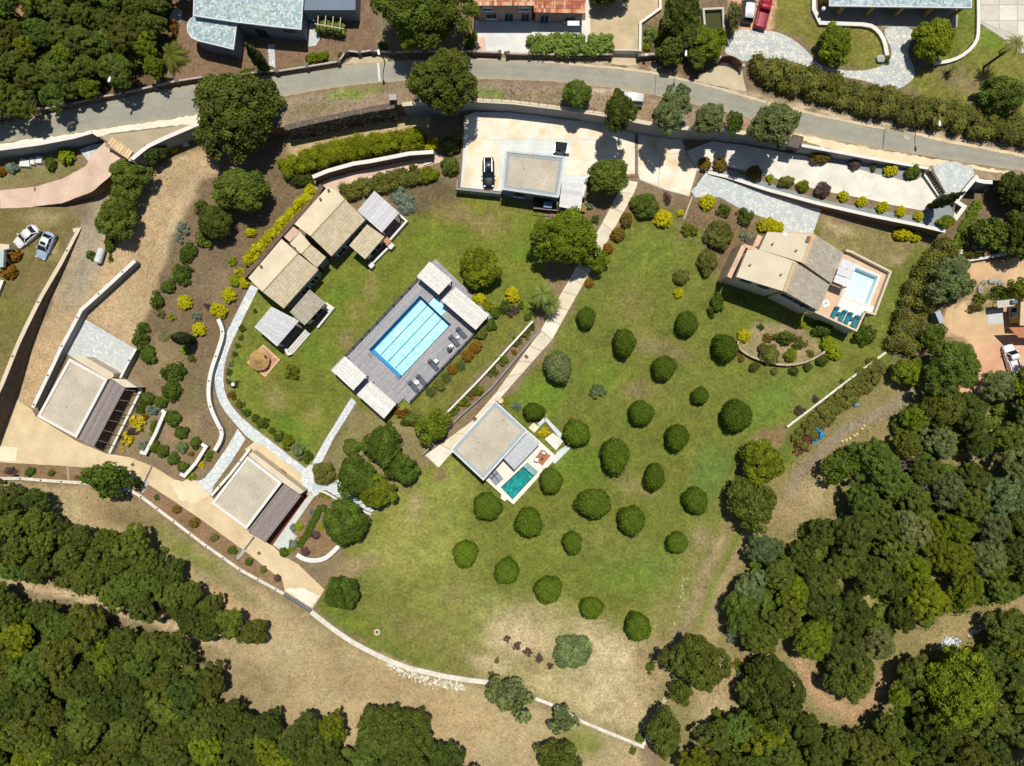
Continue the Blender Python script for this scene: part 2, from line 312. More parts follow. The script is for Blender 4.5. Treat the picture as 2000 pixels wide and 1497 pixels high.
PAINT = [
 ('p', [(-300, 935), (160, 950), (300, 1000), (470, 1125), (600, 1200), (700, 1270), (960, 1345), (1250, 1465), (1320, 1700), (-300, 1700)], (184, 160, 108), 14, 1),
 ('b', 250, 1000, 120, 45, 0.3, (150, 122, 78), .8), ('b', 365, 1080, 110, 34, 0.6, (118, 126, 58), .9), ('b', 300, 1030, 60, 24, 0.4, (130, 128, 66), .7), ('b', 455, 1150, 80, 26, 0.6, (132, 128, 70), .7), ('b', 240, 1010, 70, 26, .2, (142, 118, 74), .7), ('b', 640, 1260, 60, 26, .5, (150, 136, 84), .6), ('b', 520, 1330, 60, 40, 0, (166, 146, 92), .6),
 ('b', 420, 1170, 110, 30, 0.5, (196, 160, 110), .8), ('b', 590, 1200, 60, 20, .5, (150, 132, 84), .7),
 ('b', 560, 1290, 80, 40, 0.2, (186, 160, 112), .7), ('b', 720, 1330, 120, 50, 0.3, (170, 140, 92), .7), ('b', 1130, 1450, 60, 40, 0, (112, 130, 52), .8), ('b', 900, 1400, 120, 40, .2, (190, 160, 105), .7),
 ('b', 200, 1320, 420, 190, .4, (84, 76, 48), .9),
 ('l', [(-20, 1128), (60, 1142), (150, 1163), (230, 1195), (330, 1222), (430, 1262)], 11, (206, 176, 128), .9),
 # right wood
 ('p', [(1420, 1000), (1480, 850), (1560, 830), (1740, 690), (1900, 760), (2300, 730), (2300, 1800), (1260, 1800), (1300, 1350), (1350, 1190)], (143, 130, 72), 20, 1),
 ('l', [(1775, 775), (1720, 805), (1650, 845), (1600, 890), (1560, 930), (1550, 970)], 17, (150, 134, 104), .95),
 ('b', 1590, 965, 55, 45, -.3, (184, 158, 104), .9), ('b', 1540, 1010, 40, 30, 0, (176, 150, 100), .7),
 ('l', [(1555, 985), (1470, 1020), (1430, 1090), (1398, 1170), (1385, 1240), (1400, 1300)], 22, (168, 146, 92), .9),
 ('l', [(1452, 1030), (1425, 1080), (1385, 1160), (1365, 1220)], 9, (100, 128, 48), .8), ('l', [(1410, 1050), (1365, 1130), (1345, 1210)], 8, (196, 172, 130), .6),
 ('b', 1395, 1340, 45, 60, .2, (184, 152, 104), .8), ('b', 1400, 1400, 50, 55, 0, (200, 176, 128), .8), ('b', 1470, 1275, 40, 25, 0, (170, 135, 90), .8),
 ('l', [(1562, 1290), (1578, 1330), (1610, 1370), (1660, 1395), (1700, 1370), (1735, 1325)], 20, (184, 144, 100), .95),
 ('b', 1690, 1160, 34, 44, .3, (156, 142, 70), .9), ('b', 1860, 1230, 80, 28, -.25, (168, 146, 88), .9), ('b', 1980, 1190, 50, 25, -.2, (170, 140, 92), .8),
 ('b', 1900, 890, 60, 14, 0.0, (170, 140, 100), .8), ('b', 1975, 920, 34, 26, 0, (140, 142, 58), .9), ('b', 1770, 905, 60, 25, .2, (170, 140, 100), .7), ('b', 1600, 1110, 30, 30, .5, (170, 140, 90), .5),
 ('l', [(1730, 700), (1660, 755), (1600, 805), (1560, 850), (1530, 900)], 26, (92, 110, 42), .85),
 ('b', 1510, 850, 36, 26, 0, (150, 116, 76), .95),
 ('p', [(1900, 360), (2300, 360), (2300, 520), (1885, 515), (1850, 520), (1820, 480), (1860, 430)], (128, 108, 72), 10, .9), ('l', [(1905, 400), (1880, 450), (1862, 500)], 9, (96, 116, 44), .8),
 ('p', [(1850, 560), (1740, 700), (1860, 770), (1840, 640)], (110, 100, 60), 12, .8),
 # left drive and gravel
 ('p', [(285, 330), (405, 292), (425, 330), (380, 395), (335, 450), (310, 560), (272, 650), (264, 684), (164, 620), (118, 690), (60, 805), (20, 782), (-40, 900), (-40, 800), (84, 628), (118, 552), (154, 452), (190, 420), (180, 390), (240, 330)], (194, 164, 116), 10, 1),
 ('b', 176, 470, 30, 90, .25, (156, 146, 122), .9), ('b', 150, 560, 36, 70, .45, (160, 150, 124), .8), ('b', 290, 540, 20, 90, .15, (176, 146, 100), .6), ('b', 95, 690, 14, 120, .42, (206, 168, 112), .5), ('b', 200, 400, 18, 40, 0, (160, 142, 110), .8),
 ('l', [(345, 350), (320, 430), (275, 500), (250, 560)], 12, (172, 138, 92), .35), ('l', [(395, 345), (335, 420), (330, 560)], 10, (206, 180, 134), .5),
 ('p', [(560, 268), (640, 252), (780, 224), (836, 224), (836, 262), (700, 284), (560, 320)], (188, 162, 108), 10, 1), ('l', [(600, 290), (830, 240)], 8, (206, 180, 128), .5),
 ('p', [(395, 345), (560, 330), (620, 370), (490, 520), (470, 600), (440, 640), (410, 720), (400, 790), (300, 760), (270, 690), (300, 580), (330, 480), (380, 400)], (128, 106, 74), 12, 1),
 ('b', 440, 560, 40, 40, 0, (150, 128, 92), .7), ('b', 480, 430, 70, 60, 0, (116, 94, 64), .6), ('b', 340, 690, 50, 50, 0, (152, 132, 84), .7), ('b', 370, 770, 50, 50, 0, (128, 118, 66), .8), ('b', 310, 700, 30, 60, .3, (166, 140, 92), .7),
 ('b', 360, 840, 40, 40, 0, (168, 140, 92), .8), ('b', 270, 830, 30, 50, .4, (132, 122, 68), .7), ('b', 400, 880, 60, 50, 0, (130, 112, 70), .8),
 ('p', [(-40, 906), (160, 914), (255, 934), (290, 950), (380, 1010), (480, 1080), (552, 1135), (550, 1156), (400, 1064), (300, 988), (255, 956), (160, 940), (-40, 932)], (148, 114, 76), 4, 1),
 ('p', [(615, 965), (650, 972), (690, 1010), (672, 1060), (620, 1095), (560, 1085), (580, 1040)], (146, 116, 78), 6, 1),
 # top terrace
 ('p', [(-400, -400), (340, -400), (345, 100), (300, 170), (60, 215), (-400, 260)], (112, 92, 60), 16, 1), ('b', 50, 40, 26, 40, 0, (176, 138, 88), .9), ('b', 20, 10, 40, 20, 0, (160, 128, 70), .7), ('b', 80, 120, 22, 50, .3, (150, 120, 74), .6),
 ('p', [(345, -60), (730, -60), (735, 100), (690, 116), (520, 142), (345, 168)], (138, 108, 78), 8, 1), ('b', 600, 130, 70, 9, -.15, (120, 122, 56), .7),
 ('p', [(-60, 284), (400, 222), (700, 166), (1000, 158), (1180, 176), (1300, 196), (1480, 234), (1700, 290), (2000, 336), (2000, 372), (1900, 340), (1545, 282), (1300, 248), (1180, 224), (1000, 198), (780, 204), (560, 250), (390, 242), (-60, 300)], (162, 138, 106), 4, 1),
 ('b', 690, 182, 70, 11, -.13, (108, 138, 44), .9), ('b', 610, 215, 60, 10, -.15, (122, 118, 56), .7), ('b', 740, 170, 60, 8, -.1, (118, 112, 58), .7), ('b', 955, 182, 42, 9, .1, (104, 140, 42), .9), ('b', 1060, 190, 60, 8, .1, (128, 124, 62), .7), ('b', 1240, 215, 60, 16, .1, (172, 136, 92), .8), ('b', 1420, 244, 60, 10, .1, (186, 142, 100), .7), ('b', 1050, 170, 80, 8, .05, (150, 128, 104), .7),
 ('l', [(1545, 262), (1640, 282), (1760, 310), (1880, 322)], 8, (238, 214, 170), .8), ('b', 1720, 312, 40, 5, .15, (124, 110, 58), .9), ('b', 1800, 320, 40, 5, .15, (110, 108, 54), .9), ('l', [(1150, 173), (1260, 182)], 6, (214, 190, 150), .7),
 ('l', [(400, 172), (560, 146), (700, 128)], 5, (196, 172, 132), .8), ('l', [(925, 117), (1190, 126), (1300, 142), (1490, 194), (1740, 250), (2000, 298)], 6, (214, 192, 150), .8),
 ('p', [(1410, -60), (1520, -60), (1508, 50), (1520, 62), (1438, 56)], (222, 168, 118), 5, 1),
 ('p', [(1510, -60), (1590, -60), (1590, 46), (1700, 48), (1728, 80), (1735, 120), (1700, 136), (1650, 130), (1600, 110), (1560, 72), (1515, 56)], (124, 122, 56), 5, 1),
 ('p', [(1880, 10), (1910, -60), (1914, 60), (1900, 100), (1860, 116), (1830, 124), (1780, 40)], (112, 122, 52), 5, 1),
 ('p', [(1770, 170), (1800, 130), (1860, 120), (1910, 60), (1960, 80), (2100, 120), (2300, 260), (1990, 262), (1850, 220)], (126, 124, 58), 8, 1), ('b', 1940, 80, 40, 24, .5, (104, 132, 44), .9), ('b', 1880, 160, 60, 26, .5, (146, 126, 76), .8), ('b', 1915, 155, 12, 10, 0, (178, 140, 96), .8),
 ('p', [(1255, 40), (1330, 60), (1330, 105), (1250, 104)], (104, 94, 52), 6, 1), ('p', [(1250, 112), (1330, 108), (1400, 118), (1370, 158), (1280, 138)], (132, 104, 70), 6, 1),
 # left gardens
 ('p', [(-60, 312), (120, 298), (180, 330), (120, 352), (0, 372), (-60, 372)], (136, 126, 76), 6, 1), ('b', 140, 335, 30, 16, -.4, (116, 116, 56), .7),
 ('p', [(-400, 405), (120, 398), (155, 430), (80, 580), (0, 760), (-400, 900)], (122, 111, 54), 6, 1), ('b', 90, 425, 60, 20, 0, (178, 156, 104), .8), ('b', 100, 490, 18, 22, 0, (190, 156, 98), .8), ('b', 30, 600, 50, 60, 0, (112, 116, 58), .7), ('b', 60, 560, 30, 50, .4, (140, 118, 74), .6), ('b', 130, 430, 22, 18, 0, (112, 108, 54), .7),
 # gardens round the villas
 ('p', LAWN_A, (114, 122, 50), 5, 1), ('b', 900, 420, 70, 26, .2, (150, 126, 70), .7), ('b', 960, 440, 50, 26, 0, (158, 132, 78), .5), ('b', 850, 400, 40, 26, 0, (132, 116, 60), .6), ('b', 840, 470, 60, 24, -.4, (108, 128, 42), .6), ('b', 725, 560, 14, 40, 0, (162, 140, 78), .6), ('b', 700, 610, 22, 30, .4, (150, 128, 70), .5), ('b', 680, 660, 22, 26, .3, (158, 130, 84), .7), ('b', 650, 590, 22, 60, .6, (98, 126, 40), .8), ('b', 610, 690, 40, 40, .4, (106, 128, 44), .7), ('b', 560, 830, 40, 30, .6, (94, 122, 40), .8), ('b', 590, 870, 26, 22, .6, (96, 122, 42), .7), ('b', 540, 780, 30, 26, .6, (156, 140, 78), .8), ('b', 520, 740, 30, 20, 0, (140, 130, 66), .6), ('b', 610, 810, 22, 30, .4, (150, 138, 74), .6), ('b', 480, 650, 18, 40, .4, (128, 126, 58), .6), ('b', 1010, 520, 30, 30, 0, (124, 128, 54), .5), ('b', 1015, 495, 20, 26, 0, (100, 130, 44), .7), ('b', 985, 410, 60, 16, .1, (138, 120, 62), .5),
 ('p', [(800, 380), (812, 366), (905, 378), (890, 400), (800, 420)], (124, 104, 62), 6, .8), ('p', [(690, 395), (850, 345), (880, 380), (805, 415), (780, 400), (735, 372)], (112, 96, 62), 5, 1),
 ('p', [(1005, 590), (960, 600), (820, 780), (760, 810), (700, 800), (640, 900), (680, 870), (760, 860), (870, 800), (1045, 625)], (120, 118, 56), 6, .8),
 ('p', [(648, 900), (700, 800), (760, 826), (800, 812), (838, 820), (840, 880), (830, 905), (735, 1000), (650, 950)], (142, 130, 78), 7, .9), ('b', 660, 850, 20, 40, .5, (120, 118, 58), .6),
 ('p', [(1055, 620), (1130, 400), (1200, 375), (1160, 465), (1100, 565)], (138, 112, 76), 6, 1),
 ('p', LAWN_O, (112, 119, 52), 5, 1),
 ('b', 1110, 1300, 300, 130, .22, (176, 160, 100), .62), ('b', 1330, 1180, 70, 190, .35, (158, 144, 88), .55), ('b', 820, 1130, 200, 90, .3, (146, 144, 78), .45),
 ('b', 1270, 500, 70, 50, .2, (116, 132, 54), .6), ('b', 1350, 470, 40, 60, 0, (126, 124, 60), .6), ('b', 1240, 600, 60, 60, 0, (130, 120, 66), .6), ('b', 1290, 680, 90, 26, .3, (140, 122, 74), .7), ('b', 1180, 740, 60, 40, .2, (106, 128, 44), .7), ('b', 1060, 770, 50, 40, .3, (102, 130, 38), .8), ('b', 1250, 760, 60, 26, 0, (142, 118, 74), .6), ('b', 1310, 760, 50, 40, 0, (118, 124, 60), .6), ('b', 1500, 790, 110, 40, -.55, (102, 128, 52), .7), ('b', 1600, 740, 90, 14, -.6, (136, 130, 70), .6), ('b', 1460, 690, 70, 30, 0, (126, 124, 64), .5),
 ('b', 1390, 920, 40, 60, .5, (100, 128, 62), .7), ('b', 1130, 910, 70, 50, 0, (106, 130, 44), .7), ('b', 1240, 950, 60, 24, .4, (146, 128, 82), .6), ('b', 1000, 940, 40, 40, .3, (112, 126, 48), .6), ('b', 880, 950, 70, 70, .3, (148, 152, 76), .8), ('b', 800, 1000, 80, 55, .3, (168, 162, 90), .6), ('b', 810, 990, 16, 40, .2, (186, 162, 106), .5), ('b', 860, 930, 20, 16, 0, (150, 118, 76), .8), ('b', 1180, 1060, 110, 40, .2, (128, 130, 66), .6), ('b', 860, 1060, 100, 60, .2, (158, 160, 84), .6), ('b', 760, 1080, 80, 50, .4, (162, 158, 86), .5), ('b', 900, 1160, 70, 30, .2, (140, 128, 74), .5), ('b', 690, 1110, 60, 26, -.3, (172, 144, 96), .8), ('b', 730, 1180, 80, 40, .3, (124, 126, 62), .7), ('b', 680, 1210, 50, 30, .5, (112, 128, 48), .7), ('b', 800, 1230, 90, 40, .4, (134, 126, 70), .6), ('b', 870, 1280, 80, 26, .3, (128, 126, 66), .6), ('b', 940, 1200, 50, 60, 0, (120, 134, 68), .6),
 ('b', 1290, 1120, 70, 60, .3, (108, 130, 56), .6), ('b', 1210, 1130, 80, 40, .2, (112, 132, 54), .6), ('b', 1230, 1030, 60, 20, .3, (134, 128, 68), .5),
 ('b', 1060, 1225, 140, 62, .15, (196, 176, 120), .6), ('b', 1180, 1285, 120, 70, .3, (214, 190, 140), .8), ('b', 1010, 1250, 70, 40, .2, (210, 184, 134), .8), ('b', 1200, 1380, 110, 60, .35, (208, 184, 132), .9), ('b', 1080, 1340, 90, 34, .3, (196, 176, 118), .85), ('b', 960, 1300, 50, 26, .3, (204, 180, 128), .8), ('b', 1270, 1300, 40, 60, .1, (172, 142, 92), .7), ('b', 1260, 1290, 26, 40, 0, (140, 130, 72), .6), ('b', 1100, 1240, 30, 40, 0, (128, 128, 64), .5),
 ('l', [(1405, 1060), (1370, 1130), (1340, 1210), (1310, 1280)], 12, (172, 146, 102), .6), ('b', 1370, 1050, 24, 30, .4, (168, 140, 92), .7),
 ('p', [(1345, 380), (1372, 370), (1480, 450), (1470, 490), (1400, 540), (1380, 520), (1370, 440), (1330, 470), (1330, 410)], (134, 108, 74), 10, .95), ('b', 1290, 400, 50, 20, .2, (124, 112, 66), .7), ('b', 1400, 560, 30, 50, .3, (122, 124, 58), .5),
 ('p', [(1600, 430), (1700, 452), (1790, 475), (1760, 530), (1700, 520), (1600, 470)], (150, 132, 78), 10, .8), ('b', 1640, 445, 40, 12, .3, (208, 184, 132), .7), ('b', 1755, 510, 16, 14, 0, (182, 158, 112), .7), ('b', 1790, 560, 20, 60, .5, (104, 124, 48), .7), ('b', 1730, 640, 20, 60, .6, (110, 124, 52), .6),
 ('p', [(1440, 660), (1480, 632), (1560, 634), (1612, 686), (1560, 712), (1500, 708), (1450, 690)], (160, 140, 92), 6, 1), ('b', 1530, 660, 26, 14, 0, (128, 122, 62), .6),
 # neighbour's court on the right
 ('p', [(1888, 516), (2100, 490), (2100, 760), (1920, 768), (1856, 782), (1868, 748), (1912, 722), (1902, 692), (1880, 664), (1838, 650), (1846, 606), (1884, 584), (1896, 560)], (220, 178, 124), 5, 1),
 ('p', [(1900, 690), (1960, 660), (2100, 640), (2100, 760), (1920, 770), (1870, 776), (1912, 722)], (230, 172, 128), 12, 1), ('b', 1930, 625, 40, 30, 0, (210, 176, 118), .8), ('b', 1940, 725, 24, 26, 0, (222, 156, 110), .7),
 ('b', 1925, 575, 46, 36, -.2, (112, 108, 62), .95),
]
def gcol(u, v, big=True):
    u = np.asarray(u, float); v = np.asarray(v, float)
    wu = u+fbm(u, v, 26, 11)*9; wv = v+fbm(u, v, 26, 21)*9
    c = np.empty(u.shape+(3,)); c[:] = lin(SOIL)
    for op in PAINT:
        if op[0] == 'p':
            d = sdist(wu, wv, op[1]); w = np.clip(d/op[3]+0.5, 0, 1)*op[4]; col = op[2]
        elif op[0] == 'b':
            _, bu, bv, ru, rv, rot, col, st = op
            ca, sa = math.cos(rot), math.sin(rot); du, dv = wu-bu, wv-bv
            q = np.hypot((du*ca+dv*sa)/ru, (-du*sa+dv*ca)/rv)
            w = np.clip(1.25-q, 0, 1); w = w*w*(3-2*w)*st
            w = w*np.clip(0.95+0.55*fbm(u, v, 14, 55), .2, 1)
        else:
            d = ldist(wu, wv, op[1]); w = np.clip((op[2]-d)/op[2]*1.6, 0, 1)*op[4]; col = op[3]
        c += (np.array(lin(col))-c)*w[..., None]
    n = fbm(u, v, 60, 31)[..., None]*0.13+fbm(u, v, 26, 35)[..., None]*0.12+fbm(u, v, 10, 41)[..., None]*0.11
    hue = fbm(u, v, 34, 61)[..., None]*np.array([0.07, -0.02, -0.04])
    green = np.clip((c[..., 1:2]-c[..., :1])/c[..., 1:2]*6+.5, 0, 1)
    bend = fbm(u, v, 160, 83)*60
    mow = fbm((u*.82-v*.57)*.25, (u*.57+v*.82+bend)*2.2, 16, 71)+.6*fbm((u*.5+v*.87)*.25, (u*.87-v*.5)*2.0, 16, 75)
    n = n+green*mow[..., None]*.13
    c = c*(1+n+hue); g = c.mean(-1, keepdims=True); w = np.clip((c[..., :1]-c[..., 1:2])/c[..., :1]*5, 0, 1); c = g+(c-g)*(1.02-.20*w)
    return np.clip(c*1.06/ILL, 0.004, 0.85)

def densify(poly, step):
    out = []
    for i in range(len(poly)):
        (x1, y1), (x2, y2) = poly[i], poly[(i+1) % len(poly)]
        n = max(1, int(math.hypot(x2-x1, y2-y1)/step))
        out += [(x1+(x2-x1)*k/n, y1+(y2-y1)*k/n) for k in range(n)]
    return out
def smooth(pts, it=2, closed=False):
    for _ in range(it):
        o = [] if closed else [pts[0]]
        n = len(pts); rngi = range(n) if closed else range(n-1)
        for i in rngi:
            a, b = pts[i], pts[(i+1) % n]
            o += [(a[0]*.75+b[0]*.25, a[1]*.75+b[1]*.25), (a[0]*.25+b[0]*.75, a[1]*.25+b[1]*.75)]
        if not closed: o.append(pts[-1])
        pts = o
    return pts
def sheet(name, poly, lift, material, zn=None, step=10, color=None, wob=0.0, kind='structure', parent=None, skirt=None):
    """ground sheet: photo polygon laid on the terrain, filled with a fine triangulation"""
    bd = densify(poly, step)
    if wob: bd = [(x+random.uniform(-wob, wob), y+random.uniform(-wob, wob)) for x, y in bd]
    us = [p[0] for p in bd]; vs_ = [p[1] for p in bd]
    gu, gv = np.meshgrid(np.arange(min(us)+step/2, max(us), step), np.arange(min(vs_)+step/2, max(vs_), step))
    gu = gu.ravel()+rng.uniform(-.2, .2, gu.size)*step; gv = gv.ravel()+rng.uniform(-.2, .2, gv.size)*step
    keep = sdist(gu, gv, bd) > step*0.45
    pts = bd+list(zip(gu[keep].tolist(), gv[keep].tolist())); nb = len(bd)
    r = delaunay_2d_cdt([Vector(p) for p in pts], [(i, (i+1) % nb) for i in range(nb)], [list(range(nb))], 1, 1e-4)
    pv = [(p.x, p.y) for p in r[0]]; fs = [tuple(f) for f in r[2]]
    zk = zn
    w3 = [P(p[0], p[1], lift, zk or zone(*p)) for p in pv]
    fs = [f if sum((w3[f[i]].x*w3[f[(i+1) % len(f)]].y-w3[f[(i+1) % len(f)]].x*w3[f[i]].y) for i in range(len(f))) > 0 else tuple(reversed(f)) for f in fs]
    me = bpy.data.meshes.new(name)
    o0 = Vector((sum(p.x for p in w3)/len(w3), sum(p.y for p in w3)/len(w3), min(p.z for p in w3)))
    if parent is not None: o0 = ORG[parent]
    me.from_pydata([p-o0 for p in w3], [], fs)
    a = me.attributes.new('Col', 'FLOAT_COLOR', 'POINT')
    uu = np.array([p[0] for p in pv]); vv = np.array([p[1] for p in pv])
    if color is None: cc = gcol(uu, vv)
    elif callable(color): cc = color(uu, vv)
    else: cc = np.tile(np.array(A(*color)), (len(pv), 1))*(1+fbm(uu, vv, 22, 77)[:, None]*0.10)
    a.data.foreach_set('color', np.concatenate([cc, np.ones((len(pv), 1))], 1).astype(np.float32).ravel())
    me.materials.append(material); me.update()
    o = link(bpy.data.objects.new(name, me))
    if parent is None: o.location = o0; tag(o, kind=kind)
    else: o.parent = parent
    ORG[o] = o0
    return o
# ================================================================== LARGE STRUCTURE: ground, roads, paving
HOLE = [(716, 683), (820, 573), (848, 576), (880, 604), (880, 633), (780, 744)]
def build_ground():
    us = np.concatenate([[-9000, -4000, -2000, -1000, -600, -400], np.arange(-280, 2281, 9), [2400, 2600, 3000, 4000, 6000, 11000]])
    vs_ = np.concatenate([[-9000, -4000, -2000, -1000, -500], np.arange(-240, 1741, 9), [1850, 2100, 2600, 3500, 5500, 10500]])
    U, V = np.meshgrid(us, vs_); n = len(us)
    s = H/F; X = (U-CU)*s; Y = -(V-CV)*s
    Zz = np.where((U < -250) | (U > 2250) | (V < -220) | (V > 1720), -0.15, 0.0)
    pts = np.stack([X.ravel(), Y.ravel(), Zz.ravel()], 1)
    ii = np.arange(len(pts)).reshape(U.shape)
    q = np.stack([ii[1:, :-1], ii[1:, 1:], ii[:-1, 1:], ii[:-1, :-1]], -1).reshape(-1, 4)
    cu = U.ravel()[q].mean(1); cv = V.ravel()[q].mean(1)
    q = q[sdist(cu, cv, HOLE) < -9]
    me = bpy.data.meshes.new('ground'); me.from_pydata(pts.tolist(), [], q.tolist())
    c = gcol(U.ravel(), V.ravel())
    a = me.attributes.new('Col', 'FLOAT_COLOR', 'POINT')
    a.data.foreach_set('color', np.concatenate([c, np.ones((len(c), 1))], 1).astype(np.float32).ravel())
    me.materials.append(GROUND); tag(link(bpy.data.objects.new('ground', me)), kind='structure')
build_ground()
def bank(zn, poly, lo, hi, material, name='bank'):
    m = MB()
    for i in range(len(poly)):
        a, b = poly[i], poly[(i+1) % len(poly)]
        if max(a[0], b[0]) > hi or min(a[0], b[0]) < lo: continue
        if not (-250 < a[1] < 1700): continue
        pa, pb = P(*a, 0, zn), P(*b, 0, zn)
        if max(pa.z, pb.z) < 0.05: continue
        m.add([(pa.x, pa.y, -0.3), (pb.x, pb.y, -0.3), pb, pa], [(0, 1, 2, 3)])
    if m.v: tag(m.build(name, material), kind='structure')
EARTH = mat('earth_bank', A(128, 106, 78), rough=0.95, n1=(2.0, 0.25), n2=(6.0, 0.2), bump=0.6)
for zn, poly, nm in (('U', POLY_U, 'upper_ground'), ('M', POLY_M, 'ramp_ground'), ('L', POLY_L, 'terrace_ground'), ('K', POLY_K, 'parking_base'), ('R', POLY_R, 'ramp_base')):
    clip = [(min(2700, max(-700, a)), min(1700, max(-500, b))) for a, b in poly]
    sheet(nm, clip, 0.0, GROUND, zn, step=11)
    bank(zn, poly, -800, 2800, EARTH if zn in 'ULR' else GREYW)
def lawn(poly, wob=1.5, step=9, z='0', lift=0.006):
    o = sheet('lawn', poly, lift, LAWN, z, step=step, wob=wob)
    return o
def drop_hole(o):
    bm = bmesh.new(); bm.from_mesh(o.data); kill = []
    for f in bm.faces:
        c = f.calc_center_median()+o.location; s = (H-c.z)/F
        if sdist(np.array([c.x/s+CU]), np.array([CV-c.y/s]), HOLE)[0] > -9: kill.append(f)
    bmesh.ops.delete(bm, geom=kill, context='FACES'); bm.to_mesh(o.data); bm.free()
drop_hole(lawn(LAWN_A)); lawn(LAWN_O, step=10)
lawn([(1510, -120), (1588, -120), (1590, 46), (1690, 48), (1724, 74), (1733, 112), (1712, 134), (1660, 134), (1600, 108), (1560, 72), (1516, 54)], z='U', step=8)
lawn([(1876, 20), (1906, -100), (1911, 60), (1896, 96), (1858, 116), (1836, 122)], z='U', step=8)
lawn([(1772, 172), (1796, 132), (1862, 124), (1916, 66), (1958, 82), (2150, 150), (2200, 240), (1990, 256), (1860, 220)], z='U', step=9)

# ---- road
ROAD = smooth([(-260, 284), (-100, 262), (0, 246), (45, 232), (100, 222), (200, 198), (300, 178), (395, 164), (520, 150), (560, 144), (660, 128), (735, 121), (800, 118), (925, 117), (1000, 117), (1120, 126), (1185, 130), (1290, 142), (1400, 170), (1500, 198), (1620, 227), (1730, 249), (1850, 273), (2000, 302), (2300, 350)], 1)
ROADB = smooth([(2300, 384), (2000, 335), (1900, 320), (1800, 304), (1700, 288), (1600, 267), (1550, 255), (1470, 234), (1430, 222), (1350, 204), (1280, 186), (1210, 173), (1160, 169), (1100, 161), (1000, 156), (925, 155), (800, 158), (700, 165), (620, 177), (550, 190), (480, 204), (390, 223), (300, 238), (200, 252), (100, 268), (0, 279), (-100, 292), (-260, 316)], 1)
RP = ROAD+ROADB
MIDR = [(-260, 300), (0, 262), (200, 225), (395, 193), (560, 167), (740, 143), (1000, 137), (1180, 152), (1300, 168), (1480, 214), (1730, 270), (2000, 318), (2300, 366)]
def roadcol(u, v):
    c = np.tile(np.array(A(168, 164, 148)), (len(u), 1)); e = sdist(u, v, RP); m = ldist(u, v, MIDR)
    c *= (1+fbm(u, v, 70, 181)*.09+fbm(u*.25, v*2, 14, 183)*.06)[:, None]
    c *= (1-.07*np.exp(-((m-7)/3.0)**2))[:, None]
    g = np.clip(1.15-e/(5+4*fbm(u, v, 18, 185)), 0, 1)[:, None]*.75
    return c*(1-g)+np.array(A(190, 172, 138))*g
tag(sheet('road', RP, 0.02, ASPHC, 'U', step=5, wob=.8, color=roadcol), kind='structure')
def strip(name, pts, w, lift, material, zn, color, wob=0.6, step=6, **k):
    """constant-width ground strip along a photo polyline"""
    L_, R_ = [], []
    for i, p in enumerate(pts):
        a = pts[max(0, i-1)]; b = pts[min(len(pts)-1, i+1)]
        d = math.hypot(b[0]-a[0], b[1]-a[1]); nx, ny = -(b[1]-a[1])/d*w/2, (b[0]-a[0])/d*w/2
        L_.append((p[0]+nx, p[1]+ny)); R_.append((p[0]-nx, p[1]-ny))
    return sheet(name, L_+R_[::-1], lift, material, zn, step=step, color=color, wob=wob, **k)
strip('road_marking', [(738.5, 123), (741.5, 159)], 4, 0.026, CONC, 'U', (232, 228, 216), .3)
strip('road_patch', [(1222, 148), (1232, 165)], 16, 0.025, ASPH if False else CONC, 'U', (176, 171, 158), 2.5)
strip('road_patch', [(1766, 266), (1778, 272)], 8, 0.025, CONC, 'U', (196, 192, 180), 1.5)
strip('road_joint', [(1728, 250), (1724, 291)], 2.2, 0.026, CONC, 'U', (104, 100, 94), .4)
strip('road_joint', [(1281, 144), (1279, 186)], 1.6, 0.026, CONC, 'U', (120, 116, 110), .3)
strip('kerb', [(1500, 202), (1560, 216), (1620, 230), (1728, 252)], 5, 0.06, CONC, 'U', (222, 200, 164), .8)
strip('kerb', [(1776, 259), (1850, 276), (1925, 290), (2040, 312)], 6, 0.06, CONC, 'U', (224, 202, 166), .9)
strip('kerb', [(1006, 116), (1120, 126), (1180, 131), (1240, 137), (1284, 144), (1400, 172), (1496, 200)], 5, 0.05, CONC, 'U', (214, 196, 164), .9)
strip('kerb', [(925, 116), (1002, 116)], 4, 0.05, CONC, 'U', (196, 180, 150), .8)
strip('kerb', [(400, 166), (470, 156), (560, 144), (660, 128)], 4.5, 0.05, CONC, 'U', (206, 184, 144), 1)
sheet('road_shoulder', [(-200, 312), (0, 282), (60, 272), (100, 268), (170, 257), (240, 246), (300, 238), (385, 224), (394, 232), (396, 240), (330, 247), (215, 260), (190, 268), (176, 258), (140, 268), (75, 281), (0, 291), (-200, 330)], 0.03, CONC, 'U', step=7, color=(248, 238, 214), wob=1.2)
sheet('entrance_apron', [(196, 266), (330, 249), (390, 238), (330, 266), (286, 288), (254, 312)], 0.028, CONC, 'U', step=7, color=(186, 170, 140), wob=.6)
sheet('road_shoulder', [(1556, 264), (1600, 270), (1640, 279), (1720, 295), (1790, 305), (1890, 322), (1975, 336), (1968, 340), (1920, 334), (1880, 326), (1820, 324), (1770, 320), (1715, 313), (1650, 300), (1600, 285), (1575, 278)], 0.03, CONC, 'U', step=7, color=(244, 222, 182), wob=2.2)
sheet('driveway', [(1196, 104), (1246, 106), (1245, 127), (1225, 129), (1194, 125)], 0.032, CONC, 'U', step=6, color=(214, 196, 160), wob=.5)
sheet('driveway', [(1152, -90), (1290, -90), (1291, 16), (1254, 42), (1250, 98), (1196, 97), (1196, 84), (1152, 78)], 0.03, CONC, 'U', step=7, color=lambda u, v: np.array(A(205, 184, 146))*(1+fbm(u, v, 16, 90)[:, None]*np.array([.25, .28, .34])), wob=.4)
